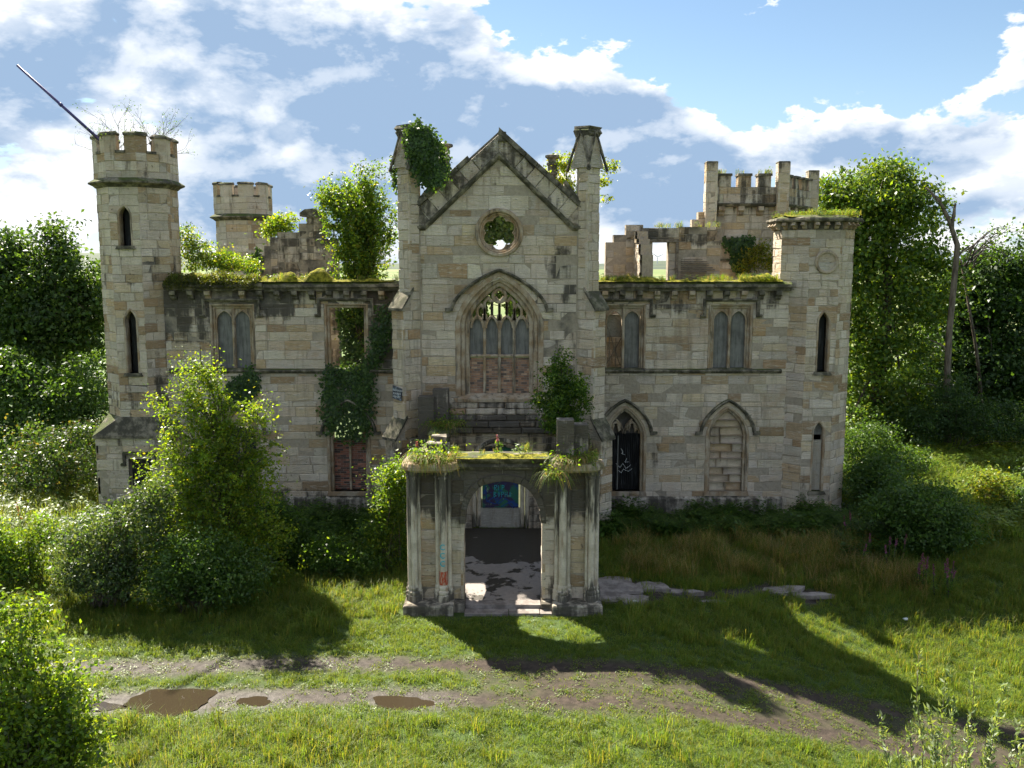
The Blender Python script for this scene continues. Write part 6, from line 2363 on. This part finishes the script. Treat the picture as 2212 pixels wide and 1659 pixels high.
def tuft_proto(name, n, h, spread, lean, w, cols, seed, mt='grass_blade'):
    rng = np.random.default_rng(seed)
    V, Fc, Tn = [], [], []
    for i in range(n):
        a = rng.uniform(0, 2 * math.pi)
        rad = spread * math.sqrt(rng.uniform())
        bx, by = rad * math.cos(a), rad * math.sin(a)
        hh = h * rng.uniform(0.55, 1.1)
        la = rng.uniform(0, 2 * math.pi)
        ln = lean * rng.uniform(0.2, 1.0) * hh
        dx, dy = math.cos(la), math.sin(la)
        sx, sy = -dy * w * 0.5, dx * w * 0.5
        b = len(V)
        V += [(bx - sx, by - sy, -0.02), (bx + sx, by + sy, -0.02), (bx + dx * ln * 0.35 + sx * 0.8, by + dy * ln * 0.35 + sy * 0.8, hh * 0.6),
              (bx + dx * ln * 0.35 - sx * 0.8, by + dy * ln * 0.35 - sy * 0.8, hh * 0.6), (bx + dx * ln, by + dy * ln, hh * (1 - 0.25 * lean))]
        Fc += [(b, b + 1, b + 2, b + 3), (b + 3, b + 2, b + 4)]
        c = cols[rng.integers(len(cols))]
        k = rng.uniform(0.8, 1.2)
        Tn += [(c[0] * k, c[1] * k, c[2] * k, 1)] * 5
    me = bpy.data.meshes.new(name)
    me.from_pydata(V, [], Fc)
    at_ = me.attributes.new('tint', 'FLOAT_COLOR', 'POINT')
    at_.data.foreach_set('color', np.array(Tn, dtype=np.float32).ravel())
    me.materials.append(M[mt])
    return bpy.data.objects.new(name, me)


def weed_proto(name, n, h, spread, leaf, cols, seed):
    """broad-leaved weed: upright stalks with pairs of leaves"""
    rng = np.random.default_rng(seed)
    V, Fc, Tn = [], [], []
    for i in range(n):
        a = rng.uniform(0, 6.28)
        rad = spread * math.sqrt(rng.uniform())
        bx, by = rad * math.cos(a), rad * math.sin(a)
        z = h * rng.uniform(0.12, 1.0)
        la = rng.uniform(0, 6.28)
        L = leaf * rng.uniform(0.6, 1.2)
        dx, dy = math.cos(la), math.sin(la)
        wz = rng.uniform(-0.5, 0.25) * L
        b = len(V)
        V += [(bx, by, z), (bx + dx * L * 0.5 - dy * L * 0.28, by + dy * L * 0.5 + dx * L * 0.28, z + wz * 0.4), (bx + dx * L, by + dy * L, z + wz), (bx + dx * L * 0.5 + dy * L * 0.28, by + dy * L * 0.5 - dx * L * 0.28, z + wz * 0.4)]
        Fc.append((b, b + 1, b + 2, b + 3))
        c = cols[rng.integers(len(cols))]
        k = rng.uniform(0.8, 1.2)
        Tn += [(c[0] * k, c[1] * k, c[2] * k, 1)] * 4
    me = bpy.data.meshes.new(name)
    me.from_pydata(V, [], Fc)
    at_ = me.attributes.new('tint', 'FLOAT_COLOR', 'POINT')
    at_.data.foreach_set('color', np.array(Tn, dtype=np.float32).ravel())
    me.materials.append(M['leaf'])
    return bpy.data.objects.new(name, me)


def scatter(name, label, protos, P, scl, seed):
    """points carrying tufts through geometry nodes"""
    rng = np.random.default_rng(seed)
    n = len(P)
    me = bpy.data.meshes.new(name)
    me.vertices.add(n)
    me.vertices.foreach_set('co', np.asarray(P, dtype=np.float32).ravel())
    a = me.attributes.new('scl', 'FLOAT', 'POINT')
    a.data.foreach_set('value', np.asarray(scl, dtype=np.float32))
    a = me.attributes.new('rot', 'FLOAT_VECTOR', 'POINT')
    rot = np.stack([rng.normal(size=n) * 0.12, rng.normal(size=n) * 0.12, rng.uniform(0, 6.28, n)], 1)
    a.data.foreach_set('vector', rot.astype(np.float32).ravel())
    a = me.attributes.new('pick', 'INT', 'POINT')
    a.data.foreach_set('value', rng.integers(0, len(protos), n).astype(np.int32))
    me.materials.append(M['grass_blade'])
    o = bpy.data.objects.new(name, me)
    COL.objects.link(o)
    pc = bpy.data.collections.new(name + '_blades')
    for p in protos:
        pc.objects.link(p)
    ng = bpy.data.node_groups.new(name + '_scatter', 'GeometryNodeTree')
    ng.interface.new_socket('Geometry', in_out='INPUT', socket_type='NodeSocketGeometry')
    ng.interface.new_socket('Geometry', in_out='OUTPUT', socket_type='NodeSocketGeometry')
    gi = ng.nodes.new('NodeGroupInput')
    go = ng.nodes.new('NodeGroupOutput')
    ip = ng.nodes.new('GeometryNodeInstanceOnPoints')
    ci = ng.nodes.new('GeometryNodeCollectionInfo')
    ci.inputs['Collection'].default_value = pc
    ci.inputs['Separate Children'].default_value = True
    ci.inputs['Reset Children'].default_value = True

    def na(nm, dt):
        q = ng.nodes.new('GeometryNodeInputNamedAttribute')
        q.data_type = dt
        q.inputs['Name'].default_value = nm
        return q.outputs[0]
    L = ng.links
    L.new(gi.outputs[0], ip.inputs['Points'])
    L.new(ci.outputs[0], ip.inputs['Instance'])
    ip.inputs['Pick Instance'].default_value = True
    L.new(na('pick', 'INT'), ip.inputs['Instance Index'])
    L.new(na('rot', 'FLOAT_VECTOR'), ip.inputs['Rotation'])
    L.new(na('scl', 'FLOAT'), ip.inputs['Scale'])
    L.new(ip.outputs[0], go.inputs[0])
    md = o.modifiers.new('scatter', 'NODES')
    md.node_group = ng
    return stuff(o, label)


GC = [(0.115, 0.180, 0.028), (0.135, 0.195, 0.032), (0.170, 0.210, 0.042), (0.088, 0.155, 0.024)]
GD = [(0.070, 0.120, 0.026), (0.085, 0.135, 0.028), (0.105, 0.150, 0.032)]
GY = [(0.215, 0.200, 0.050), (0.175, 0.185, 0.040), (0.130, 0.165, 0.032), (0.270, 0.235, 0.085)]
GB = [(0.300, 0.215, 0.095), (0.240, 0.190, 0.070), (0.150, 0.180, 0.040), (0.340, 0.265, 0.140), (0.110, 0.165, 0.030)]


def grasses():
    rng = np.random.default_rng(77)

    def pts(n, x0, x1, y0, y1, keep):
        X = rng.uniform(x0, x1, n)
        Yv = rng.uniform(y0, y1, n)
        out = [(x, y, gz2(x, y)) for x, y in zip(X, Yv) if keep(x, y)]
        return np.array(out)

    def free(x, y):
        if -2.95 < x < 2.45 and 22.65 < y < 30.6:
            return False
        if rng.uniform() < bare(x, y) * 0.96:
            return False
        if y > 31.7 and -15.5 < x < 12.7:
            return False
        for (px, py, rx, ry, k) in PUDDLES:
            if ((x - px) / (rx * 1.2)) ** 2 + ((y - py) / (ry * 1.25)) ** 2 < 1:
                return False
        return True

    def n2(x, y, s=0.45, o=0.0):
        return mnoise.noise(Vector((x * s, y * s, o)))

    # short turf
    def lawn(x, y):
        m = mud(x, y)
        return free(x, y) and rng.uniform() > m * 1.32 and abs(x) < 0.62 * y + 1.5
    P = pts(64000, -17, 20, 9.5, 31, lawn)
    dist = P[:, 1]
    s = rng.uniform(0.6, 1.25, len(P)) * (0.75 + 0.35 * np.array([n2(x, y, 0.6, 3) for x, y, z in P]))
    m = np.array([mud(x, y) for x, y, z in P])
    s *= (1 - 0.55 * np.clip(m * 1.5, 0, 1))
    protos = [tuft_proto('turf_a', 34, 0.17, 0.16, 0.9, 0.012, GC, 1), tuft_proto('turf_b', 34, 0.14, 0.17, 1.0, 0.012, GC + GD, 2), tuft_proto('turf_c', 30, 0.20, 0.15, 0.9, 0.012, GC + GY[1:3], 3),
              weed_proto('turf_d', 16, 0.06, 0.16, 0.06, GC + GD, 4)]
    scatter('lawn_grass', 'short bright grass on both sides of the track', protos, P, s, 1)

    # small weeds creeping over the bare track
    def ontrack(x, y):
        m = mud(x, y)
        return m > 0.25 and free(x, y) and rng.uniform() < 0.5 + 1.0 * n2(x, y, 2.2, 8) - 0.25 * (m > 0.9) and abs(x) < 0.62 * y + 1
    P = pts(26000, -12, 14, 14.5, 21.5, ontrack)
    protos = [weed_proto('creeper_a', 14, 0.03, 0.11, 0.05, GC + GY[1:3], 11), weed_proto('creeper_b', 10, 0.04, 0.08, 0.045, GC, 12), tuft_proto('creeper_c', 12, 0.07, 0.08, 1.2, 0.010, GC + GY[1:3], 13)]
    scatter('track_weeds', 'small weeds creeping over the muddy track', protos, P, rng.uniform(0.5, 1.2, len(P)), 2)

    # longer grass: near left foreground, the shaded bank, and round the shrubs
    def longer(x, y):
        if not free(x, y) or abs(x) > 0.62 * y + 1.5:
            return False
        m = mud(x, y)
        if m > 0.2:
            return False
        k = 0.0
        if y < 17.2:
            k = 0.75 if x < -1.5 else 0.12
        if 21.2 < y < 25.5 and x > 2.8:
            k = 0.40 + 0.5 * n2(x, y, 0.8, 4)
        if 21.5 < y < 31 and x < -3:
            k = 0.5
        if x > 9.5 and y > 17:
            k = 0.35
        if x > 2.7 and 25 < y < 30.2:
            k = 0.8
        return rng.uniform() < k
    P = pts(30000, -17, 20, 9.5, 31, longer)
    s = rng.uniform(0.55, 1.2, len(P)) * (0.9 + 0.5 * np.array([n2(x, y, 0.9, 5) for x, y, z in P]))
    protos = [tuft_proto('long_a', 30, 0.42, 0.16, 0.8, 0.012, GC + GY[:2], 21), tuft_proto('long_b', 30, 0.34, 0.18, 1.0, 0.012, GC, 22), tuft_proto('long_c', 24, 0.44, 0.14, 1.0, 0.010, GC + GY[:2], 23)]
    scatter('long_grass', 'longer tussocky grass round the lawn edges', protos, P, s, 3)

    # tall dry grass bank in front of the right wing
    def dry(x, y):
        if not free(x, y):
            return False
        k = 0.0
        if x > 2.7 and 25.3 < y < 30.4 and x < 12.5:
            k = 0.85 if y < 29.3 else 0.3
            k *= sstep((y - 25.3 - 0.9 * n2(x, y, 0.9, 2)) / 1.3) * sstep((x - 3.2 - 1.2 * n2(x, y, 0.8, 9)) / 1.2)
        return rng.uniform() < k * (0.24 + 0.7 * n2(x, y, 0.7, 6))
    P = pts(9500, 2.5, 13, 25, 30.6, dry)
    s = rng.uniform(0.45, 1.15, len(P))
    protos = [tuft_proto('dry_a', 30, 0.72, 0.14, 0.9, 0.010, GB, 31), tuft_proto('dry_b', 30, 0.62, 0.16, 1.0, 0.011, GB + GD, 32), tuft_proto('dry_c', 26, 0.85, 0.12, 0.8, 0.009, GB[:2] + GD, 33)]
    scatter('dry_grass', 'tall dry brown-green grass on the bank before the right wing', protos, P, s, 4)

    # rough sunlit meadow beyond, on the right; and rough ground at far left
    def meadow(x, y):
        return (x > 12.8 and rng.uniform() < 0.9) or (x < -15.3 and rng.uniform() < 0.5)
    P = pts(26000, -30, 34, 29, 46, meadow)
    protos = [tuft_proto('meadow_a', 30, 0.75, 0.22, 0.8, 0.020, GY + GC, 41), tuft_proto('meadow_b', 30, 0.65, 0.24, 0.9, 0.020, GC, 42), weed_proto('meadow_c', 40, 0.7, 0.2, 0.16, GC + LIM[:2], 43)]
    scatter('meadow_grass', 'rough sunlit meadow between the castle and the woods', protos, P, rng.uniform(0.6, 1.3, len(P)), 5)

    # nettles and ferns crowding the foot of the right wing and left wing
    def weeds(x, y):
        if not free(x, y):
            return False
        if 2.9 < x < 12.6 and 29.2 < y < 31.8:
            return rng.uniform() < 0.95
        if 10.5 < x < 14 and 27.5 < y < 32:
            return rng.uniform() < 0.5
        if -15 < x < -3.4 and 28.5 < y < 31.8:
            return rng.uniform() < 0.55
        return False
    P = pts(9000, -15, 14, 27.5, 31.8, weeds)
    s = 0.80 * rng.uniform(0.5, 1.2, len(P)) * (0.95 + 0.6 * np.array([n2(x, y, 0.8, 7) for x, y, z in P]))
    protos = [weed_proto('nettle_a', 60, 0.95, 0.18, 0.13, DKG + GRN[:2], 51), weed_proto('nettle_b', 60, 0.75, 0.22, 0.15, DKG, 52), weed_proto('fern_c', 50, 0.65, 0.30, 0.20, GRN, 53)]
    scatter('nettles', 'dark nettles and ferns along the foot of the castle walls', protos, P, s, 6)

    # grass on the wall heads
    rows = []
    for (x0, x1, y0, y1, z, n) in ((-12, -4.1, 32.15, 33.0, 8.58, 300), (2.9, 9.7, 32.15, 33.0, 8.58, 300), (9.7, 12.3, 32.0, 34.5, 10.86, 330), (8.2, 10.5, 36.8, 37.2, 12.77, 40), (-2.7, -1.5, 23.0, 24.5, 4.0, 110), (1.1, 2.3, 23.0, 24.3, 4.0, 70),
                                  (-1.4, 1.0, 23.1, 23.7, 4.18, 10), (-2.5, -2.0, 24.5, 29.5, 3.82, 60), (1.7, 2.2, 24.5, 29.5, 3.82, 60), (5.0, 7.9, 34.9, 35.3, 10.56, 30)):
        for _ in range(n):
            x, y = rng.uniform(x0, x1), rng.uniform(y0, y1)
            if mnoise.noise(Vector((x * 1.3, y, z))) > rng.uniform(-0.25, 0.35):
                rows.append((x, y, z + 0.02))
    P = np.array(rows)
    protos = [tuft_proto('head_a', 20, 0.22, 0.10, 1.0, 0.011, GB + GD, 61), tuft_proto('head_b', 20, 0.32, 0.10, 1.1, 0.011, GB + GC, 62), weed_proto('head_c', 24, 0.22, 0.12, 0.10, GRN + LIM[:2], 63)]
    scatter('wall_top_grass', 'wispy grass growing along the broken wall tops', protos, P, rng.uniform(0.5, 1.2, len(P)), 7)


grasses()


# ------------------------------------------------------------------ further plants with a shape of their own
def hanging_growth():
    """dense dark trailing shrub on the head of the left wing"""
    rng = np.random.default_rng(17)
    root = empty('cotoneaster', (-11.0, 32.5, 8.5), 'dark trailing shrub hanging over the left wing head next to the tower', 'shrub')
    P = []
    for i in range(5200):
        x = rng.uniform(-12.3, -9.0)
        t = rng.uniform()
        h = 0.55 * (0.6 + 0.5 * mnoise.noise(Vector((x * 1.3, 3, 1))))
        y = 31.95 + 0.9 * rng.uniform()
        z = 8.55 + h * (1 - abs(y - 32.5) / 0.7) * t - (0.45 * rng.uniform() * t if y < 32.2 else 0)
        P.append((x, y, z))
    leaf_mesh('foliage', P, 0.09, 'leaf', root, [(0.060, 0.075, 0.018), (0.085, 0.095, 0.022), (0.045, 0.060, 0.016), (0.13, 0.13, 0.03, 0.3)], None, 0, 0.35, 17)
    r = random.Random(18)
    for k in range(8):
        a = Vector((r.uniform(-12, -9.4), 32.4, 8.55))
        v, f = tube_geo(stem_path(a, a + Vector((r.uniform(-0.6, 0.6), -0.5, r.uniform(-0.2, 0.4))), r, 0.1, 5), [0.02, 0.017, 0.013, 0.01, 0.006], 5)
        MB().add(v, f).build('stem', 'bark', root, True)


hanging_growth()


def twig_bush(name, label, base, spread, height, n, seed, lean=(0, 0)):
    """leafless birch scrub: forking twigs"""
    r = random.Random(seed)
    root = empty(name, base, label, 'shrub')
    tips = []

    def grow(p, d, L, rad, depth, mb):
        pts = [p]
        for i in range(4):
            d = (d + Vector((r.uniform(-0.25, 0.25), r.uniform(-0.25, 0.25), r.uniform(-0.08, 0.14)))).normalized()
            pts.append(pts[-1] + d * L / 4)
        v, f = tube_geo(pts, [rad * (1 - 0.12 * i) for i in range(5)], 4)
        mb.add(v, f)
        tips.append(pts[-1])
        if depth > 0:
            for k in range(r.choice((2, 3, 3))):
                q = pts[r.choice((2, 3, 4))]
                nd = (d + Vector((r.uniform(-0.9, 0.9), r.uniform(-0.9, 0.9), r.uniform(-0.35, 0.5)))).normalized()
                grow(q, nd, L * r.uniform(0.55, 0.8), rad * 0.6, depth - 1, mb)
    for i in range(n):
        mb = MB()
        a = r.uniform(0, 6.28)
        d = Vector((math.cos(a) * spread + lean[0], math.sin(a) * spread + lean[1], 1)).normalized()
        grow(Vector(base) + Vector((math.cos(a) * 0.5, math.sin(a) * 0.5, -0.1)), d, height * 0.42 * r.uniform(0.8, 1.2), 0.020, 3, mb)
        mb.build('stem', 'twig', root)
    P = np.repeat(np.array([list(t) for t in tips]), 3, axis=0)
    P = P + NR.normal(size=P.shape) * 0.07
    leaf_mesh('leaves', P, 0.05, 'leaf', root, DKG, seed=seed)
    return root


twig_bush('birch_scrub', 'almost leafless birch scrub sprouting from the top of the left tower', (-13.55, 33.3, 12.4), 0.55, 2.9, 7, 5)


def willow():
    """young willow at the lower right: upright wands with narrow silvery leaves"""
    r = random.Random(31)
    root = empty('willow_sapling', (6.1, 11.6, -0.6), 'slender young willow with silvery narrow leaves at the lower right', 'shrub')
    P, A = [], []
    tipsp = [(1985, 1405), (1960, 1560), (2010, 1530), (2060, 1500), (2045, 1450), (2110, 1440), (2150, 1560), (2180, 1480), (1900, 1545), (2090, 1560), (2200, 1560), (1940, 1620), (2040, 1600), (2130, 1620), (2190, 1630), (1985, 1640), (2075, 1640), (2215, 1600), (2160, 1520), (2020, 1580)]
    for k, (px, py) in enumerate(tipsp):
        Yd = 11.6 + r.uniform(-0.8, 0.8)
        t = at(px, py, Yd)
        a = Vector((6.1 + r.uniform(-0.35, 0.35), 11.6 + r.uniform(-0.3, 0.3), -0.7))
        pts = []
        for i in range(9):
            q = i / 8
            p = a.lerp(t, q)
            p.z = a.z + (t.z - a.z) * q ** 1.15
            pts.append(p + Vector((r.uniform(-0.03, 0.03), r.uniform(-0.03, 0.03), 0)))
        v, f = tube_geo(pts, [0.016 - 0.0016 * i for i in range(9)], 5)
        MB().add(v, f).build('wand', 'bark', root, True)
        for i in range(230):
            q = 0.25 + 0.75 * r.random()
            j = min(7, int(q * 8))
            p = pts[j].lerp(pts[j + 1], q * 8 - j)
            d = (pts[j + 1] - pts[j]).normalized()
            side = Vector((r.uniform(-1, 1), r.uniform(-1, 1), r.uniform(-0.2, 0.6)))
            dd = (d * 0.8 + side * 0.8).normalized()
            off = r.uniform(0.02, 0.16) * (1.25 - q)
            P.append(tuple(p + side * off + dd * 0.03))
            A.append(tuple(dd))
    leaf_mesh('foliage', P, 0.10, 'leaf_glossy', root, [(0.15, 0.20, 0.10), (0.12, 0.17, 0.07), (0.19, 0.23, 0.12), (0.10, 0.15, 0.04)], None, 0, 0.28, 32, along=A, along_k=0.8)


willow()


def spires(label, spots, seed, h=1.3, petal=((0.32, 0.12, 0.28), (0.26, 0.10, 0.22), (0.20, 0.10, 0.12)), name='willowherb'):
    """willowherb: leafy stalks topped with pink flower spikes"""
    r = random.Random(seed)
    for k, (x, y, z, s) in enumerate(spots):
        root = empty(name, (x, y, z), label[k] if isinstance(label, (list, tuple)) else label, 'wildflower', 'pink willowherb plants')
        H = h * s
        lean = Vector((r.uniform(-0.15, 0.15), r.uniform(-0.15, 0.15), 1))
        v, f = tube_geo([Vector((x, y, z)) + lean * (H * t) for t in (0, 0.5, 1)], [0.012, 0.009, 0.005], 5)
        MB().add(v, f).build('stalk', 'twig', root, True)
        P = [tuple(Vector((x, y, z)) + lean * (H * r.uniform(0.1, 0.68)) + Vector((r.uniform(-0.1, 0.1), r.uniform(-0.1, 0.1), 0))) for _ in range(36)]
        leaf_mesh('leaves', P, 0.11, 'leaf', root, GRN, None, 0, 0.25, seed + k)
        P = [tuple(Vector((x, y, z)) + lean * (H * q) + Vector((r.uniform(-1, 1), r.uniform(-1, 1), 0)) * 0.075 * (1.15 - q)) for q in [0.66 + 0.34 * r.random() for _ in range(46)]]
        leaf_mesh('flower_spike', P, 0.045, 'petal', root, petal, None, 0, 0.8, seed + 50 + k)


rr = random.Random(8)
SP = []
for (px, py, n) in ((1870, 1165, 2), (1930, 1170, 4), (1995, 1200, 6), (2035, 1205, 6), (1840, 1140, 2)):
    for _ in range(n):
        g = gb(px + rr.uniform(-18, 18), py + 40 + rr.uniform(-6, 6))
        SP.append((g.x, g.y, -fall(g.x, g.y), rr.uniform(0.8, 1.2)))
spires('pink willowherb spike in the clump right of the flat-topped tower', SP, 900, 0.95, ((0.26, 0.085, 0.22), (0.20, 0.07, 0.17), (0.16, 0.08, 0.09)))
spires(['pink willowherb growing in the middle of the porch top', 'pink willowherb hanging at the left porch pier', 'reddish willowherb on the left porch pier top'],
       [(-0.35, 23.5, 4.12, 0.42), (-2.62, 23.2, 3.2, 0.5), (-2.5, 23.6, 4.0, 0.35)], 950)
spires(['rusty seeding willowherb left of the birch shrubs', 'seeding willowherb at the far left'], [tuple(gb(160, 1260)[:2]) + (0, 1.15), tuple(gb(60, 1190)[:2]) + (0, 1.1)], 980, 1.5, ((0.20, 0.09, 0.04), (0.26, 0.12, 0.08), (0.14, 0.08, 0.03)))


def hanging_weeds(label, cx, cy, z, n, seed, sx=0.5, dry=0.45, leafy=2.0):
    """arching grasses and leaves spilling off a porch pier"""
    rng = np.random.default_rng(seed)
    root = empty('weed_clump', (cx, cy, z), label, 'weeds')
    V, Fc, Tn = [], [], []
    for i in range(n):
        x, y = cx + rng.uniform(-sx, sx), cy + rng.uniform(-0.5, 0.4)
        a = rng.uniform(0, 6.28)
        L = rng.uniform(0.25, 0.62)
        dx, dy = math.cos(a), math.sin(a) - 0.5
        w = 0.008
        pr = None
        c = GB[rng.integers(len(GB))] if rng.uniform() < dry else GC[rng.integers(len(GC))]
        for k in range(5):
            t = k / 4
            p = (x + dx * L * t, y + dy * L * t, z + L * (1.5 * t - 1.9 * t * t))
            b = len(V)
            V += [(p[0] - dy * w * (1 - t * 0.8), p[1] + dx * w * (1 - t * 0.8), p[2]), (p[0] + dy * w * (1 - t * 0.8), p[1] - dx * w * (1 - t * 0.8), p[2])]
            Tn += [(*c, 1)] * 2
            if pr is not None:
                Fc.append((pr, pr + 1, b + 1, b))
            pr = b
    mobj('grass_spray', V, Fc, 'grass_blade', root, Tn)
    m_ = int(n * leafy)
    P = np.stack([rng.normal(cx, sx * 0.7, m_), rng.normal(cy - 0.1, 0.3, m_), z + np.abs(rng.normal(0, 0.22, m_)) - 0.05], 1)
    leaf_mesh('foliage', P, 0.085, 'leaf', root, GRN + LIM[:2], None, 0, 0.45, seed)


hanging_weeds('weeds and arching grass heaped on the left porch pier', -2.1, 23.5, 4.05, 460, 71, 0.5, 0.6, 1.2)
hanging_weeds('brown weeds round the broken stump on the right porch pier', 1.6, 23.4, 4.05, 420, 72, 0.42, 0.75, 0.9)
hanging_weeds('ferny weeds spilling below the right end of the porch arch', 1.05, 23.05, 3.75, 160, 73, 0.2)
hanging_weeds('small weeds on the ledge at the back left of the porch', -2.2, 29.4, 3.9, 160, 74, 0.5)


# ------------------------------------------------------------------ flagpole, sign, litter
a, b = at(202, 290, 32.4), at(37, 141, 32.0)
pole = empty('flagpole', tuple(a), 'long dark violet pole leaning out from the top of the left tower', 'pole')
v, f = tube_geo([a + (a - b).normalized() * 0.4, a.lerp(b, 0.3), b], [0.055, 0.05, 0.042], 10)
MB().add(v, f).build('shaft', 'pole_paint', pole, True)
q = a.lerp(b, 0.42)
v, f = tube_geo([q, q + (b - a).normalized() * 0.1], [0.065, 0.065], 10)
MB().add(v, f).build('collar', 'pole_paint', pole, True)


def text_mesh(name, txt, size, F, s, z, d, mt, parent):
    cu = bpy.data.curves.new(name, 'FONT')
    cu.body = txt
    cu.size = size
    tmp = bpy.data.objects.new(name, cu)
    COL.objects.link(tmp)
    dg = bpy.context.evaluated_depsgraph_get()
    me = bpy.data.meshes.new_from_object(tmp.evaluated_get(dg))
    V = [F(s + v.co.x, z + v.co.y, d) for v in me.vertices]
    Fc = [tuple(p.vertices) for p in me.polygons]
    bpy.data.objects.remove(tmp)
    return mobj(name, V, Fc, mt, parent)


nn = (-0.7071, -0.7071)
FSg = frame_n(-3.45 + nn[0] * 0.56, 30.5 + nn[1] * 0.56, nn[0], nn[1])
sign = empty('warning_sign', FSg(0, 4.62, 0.02), 'small weathered warning sign on the left buttress', 'sign')
v, f = prism_geo(FSg, [(-0.26, 4.66), (0.20, 4.60), (0.24, 5.02), (-0.24, 5.10)], 0.0, 0.03)
MB().add(v, f).build('board', 'sign_face', sign)
for i, t in enumerate(('DANGEROUS', 'BUILDINGS', 'KEEP OUT')):
    text_mesh('lettering', t, 0.085, FSg, -0.21, 4.92 - 0.11 * i, 0.034, 'white_paint', sign)


def litter(label, px, py, size, seed):
    r = random.Random(seed)
    g = gb(px, py)
    n = 9
    rings = [[(g.x + size * k * (1 + r.uniform(-0.3, 0.3)) * math.cos(6.283 * i / n), g.y + size * k * 0.8 * (1 + r.uniform(-0.3, 0.3)) * math.sin(6.283 * i / n), 0.03 - fall(g.x, g.y) + size * h + r.uniform(-0.01, 0.01)) for i in range(n)] for k, h in ((0.6, 0), (1.0, 0.35), (0.8, 0.8), (0.3, 1.0))]
    v, f = loft(rings)
    tag(MB().add(v, f).build('litter', 'white_paint', None), label, 'litter', 'bits of litter')


litter('crumpled white litter beside the paving right of the porch', 1372, 1304, 0.09, 1)
litter('tiny white scrap in the grass on the dry bank', 1960, 1278, 0.07, 2)


# ------------------------------------------------------------------ distance: hills, far wood, wind turbine
def hills():
    V, Fc = [], []
    n = 160
    for i in range(n + 1):
        t = -1.15 + 2.3 * i / n
        for (d, k) in ((2600, 0.0), (3200, 0.7), (4200, 1.0), (4800, 0.0)):
            h = 9 + 26 * mnoise.noise(Vector((t * 3.1, d * 0.0003, 0.5))) + 10 * mnoise.noise(Vector((t * 11, d * 0.0003, 2.5)))
            h += 60 * math.exp(-((t + 0.46) / 0.12) ** 2) + 12 * math.exp(-((t - 0.16) / 0.1) ** 2)
            V.append((d * math.sin(t), d * math.cos(t), -2 + max(4.0, h) * k))
    for i in range(n):
        for j in range(3):
            Fc.append((i * 4 + j, i * 4 + j + 1, (i + 1) * 4 + j + 1, (i + 1) * 4 + j))
    tag(mobj('hills', V, Fc, 'hill', None, None, True), 'low wooded hills on the horizon', None, None, 'structure')


hills()
rng = np.random.default_rng(3)
P = []
for (px0, px1, d, hh, n) in ((1290, 1480, 260, 5.0, 2600), (380, 860, 230, 5.5, 4200), (-200, 230, 300, 8.0, 2600), (2000, 2500, 240, 7.0, 2400)):
    for _ in range(n):
        px = rng.uniform(px0, px1)
        x = (px - 1106) / 1950 * d
        y = d + rng.uniform(-8, 8)
        h = hh * (0.7 + 0.6 * mnoise.noise(Vector((x * 0.10, 1, d))) + 0.25 * mnoise.noise(Vector((x * 0.5, 2, d))))
        P.append((x, y, max(0.2, h) * rng.uniform() ** 0.6))
fw = leaf_mesh('far_woodland', P, 1.5, 'leaf', None, DKG, None, 0, 0.8, 8)
stuff(fw, 'hedgerow trees far off behind the castle')
hb = at(1420, 555, 3000)
tb = empty('wind_turbine', (hb.x, 3000, 0), 'white wind turbine far off, seen through the window hole of the ruined wall', 'wind turbine')
v, f = tube_geo([Vector((hb.x, 3000, -2)), Vector((hb.x, 3000, hb.z))], [2.0, 1.1], 10)
MB().add(v, f).build('tower', 'white_metal', tb, True)
v, f = tube_geo([hb + Vector((0, -4, 0)), hb + Vector((0, 5, 0))], [1.3, 1.6], 10)
MB().add(v, f).build('nacelle', 'white_metal', tb, True)
for an in (25, 145, 265):
    t = math.radians(an)
    d = Vector((math.cos(t), 0, math.sin(t)))
    s = Vector((-math.sin(t), 0, math.cos(t)))
    p0 = hb + Vector((0, -4.4, 0))
    vv = []
    for q, w in ((0, 0.8), (0.2, 1.5), (0.6, 0.9), (1.0, 0.25)):
        c = p0 + d * 27 * q
        vv += [c + s * w + Vector((0, 0.3, 0)), c - s * w + Vector((0, 0.3, 0)), c - s * w - Vector((0, 0.3, 0)), c + s * w - Vector((0, 0.3, 0))]
    v, f = loft([vv[i:i + 4] for i in (0, 4, 8, 12)])
    MB().add(v, f).build('blade', 'white_metal', tb)
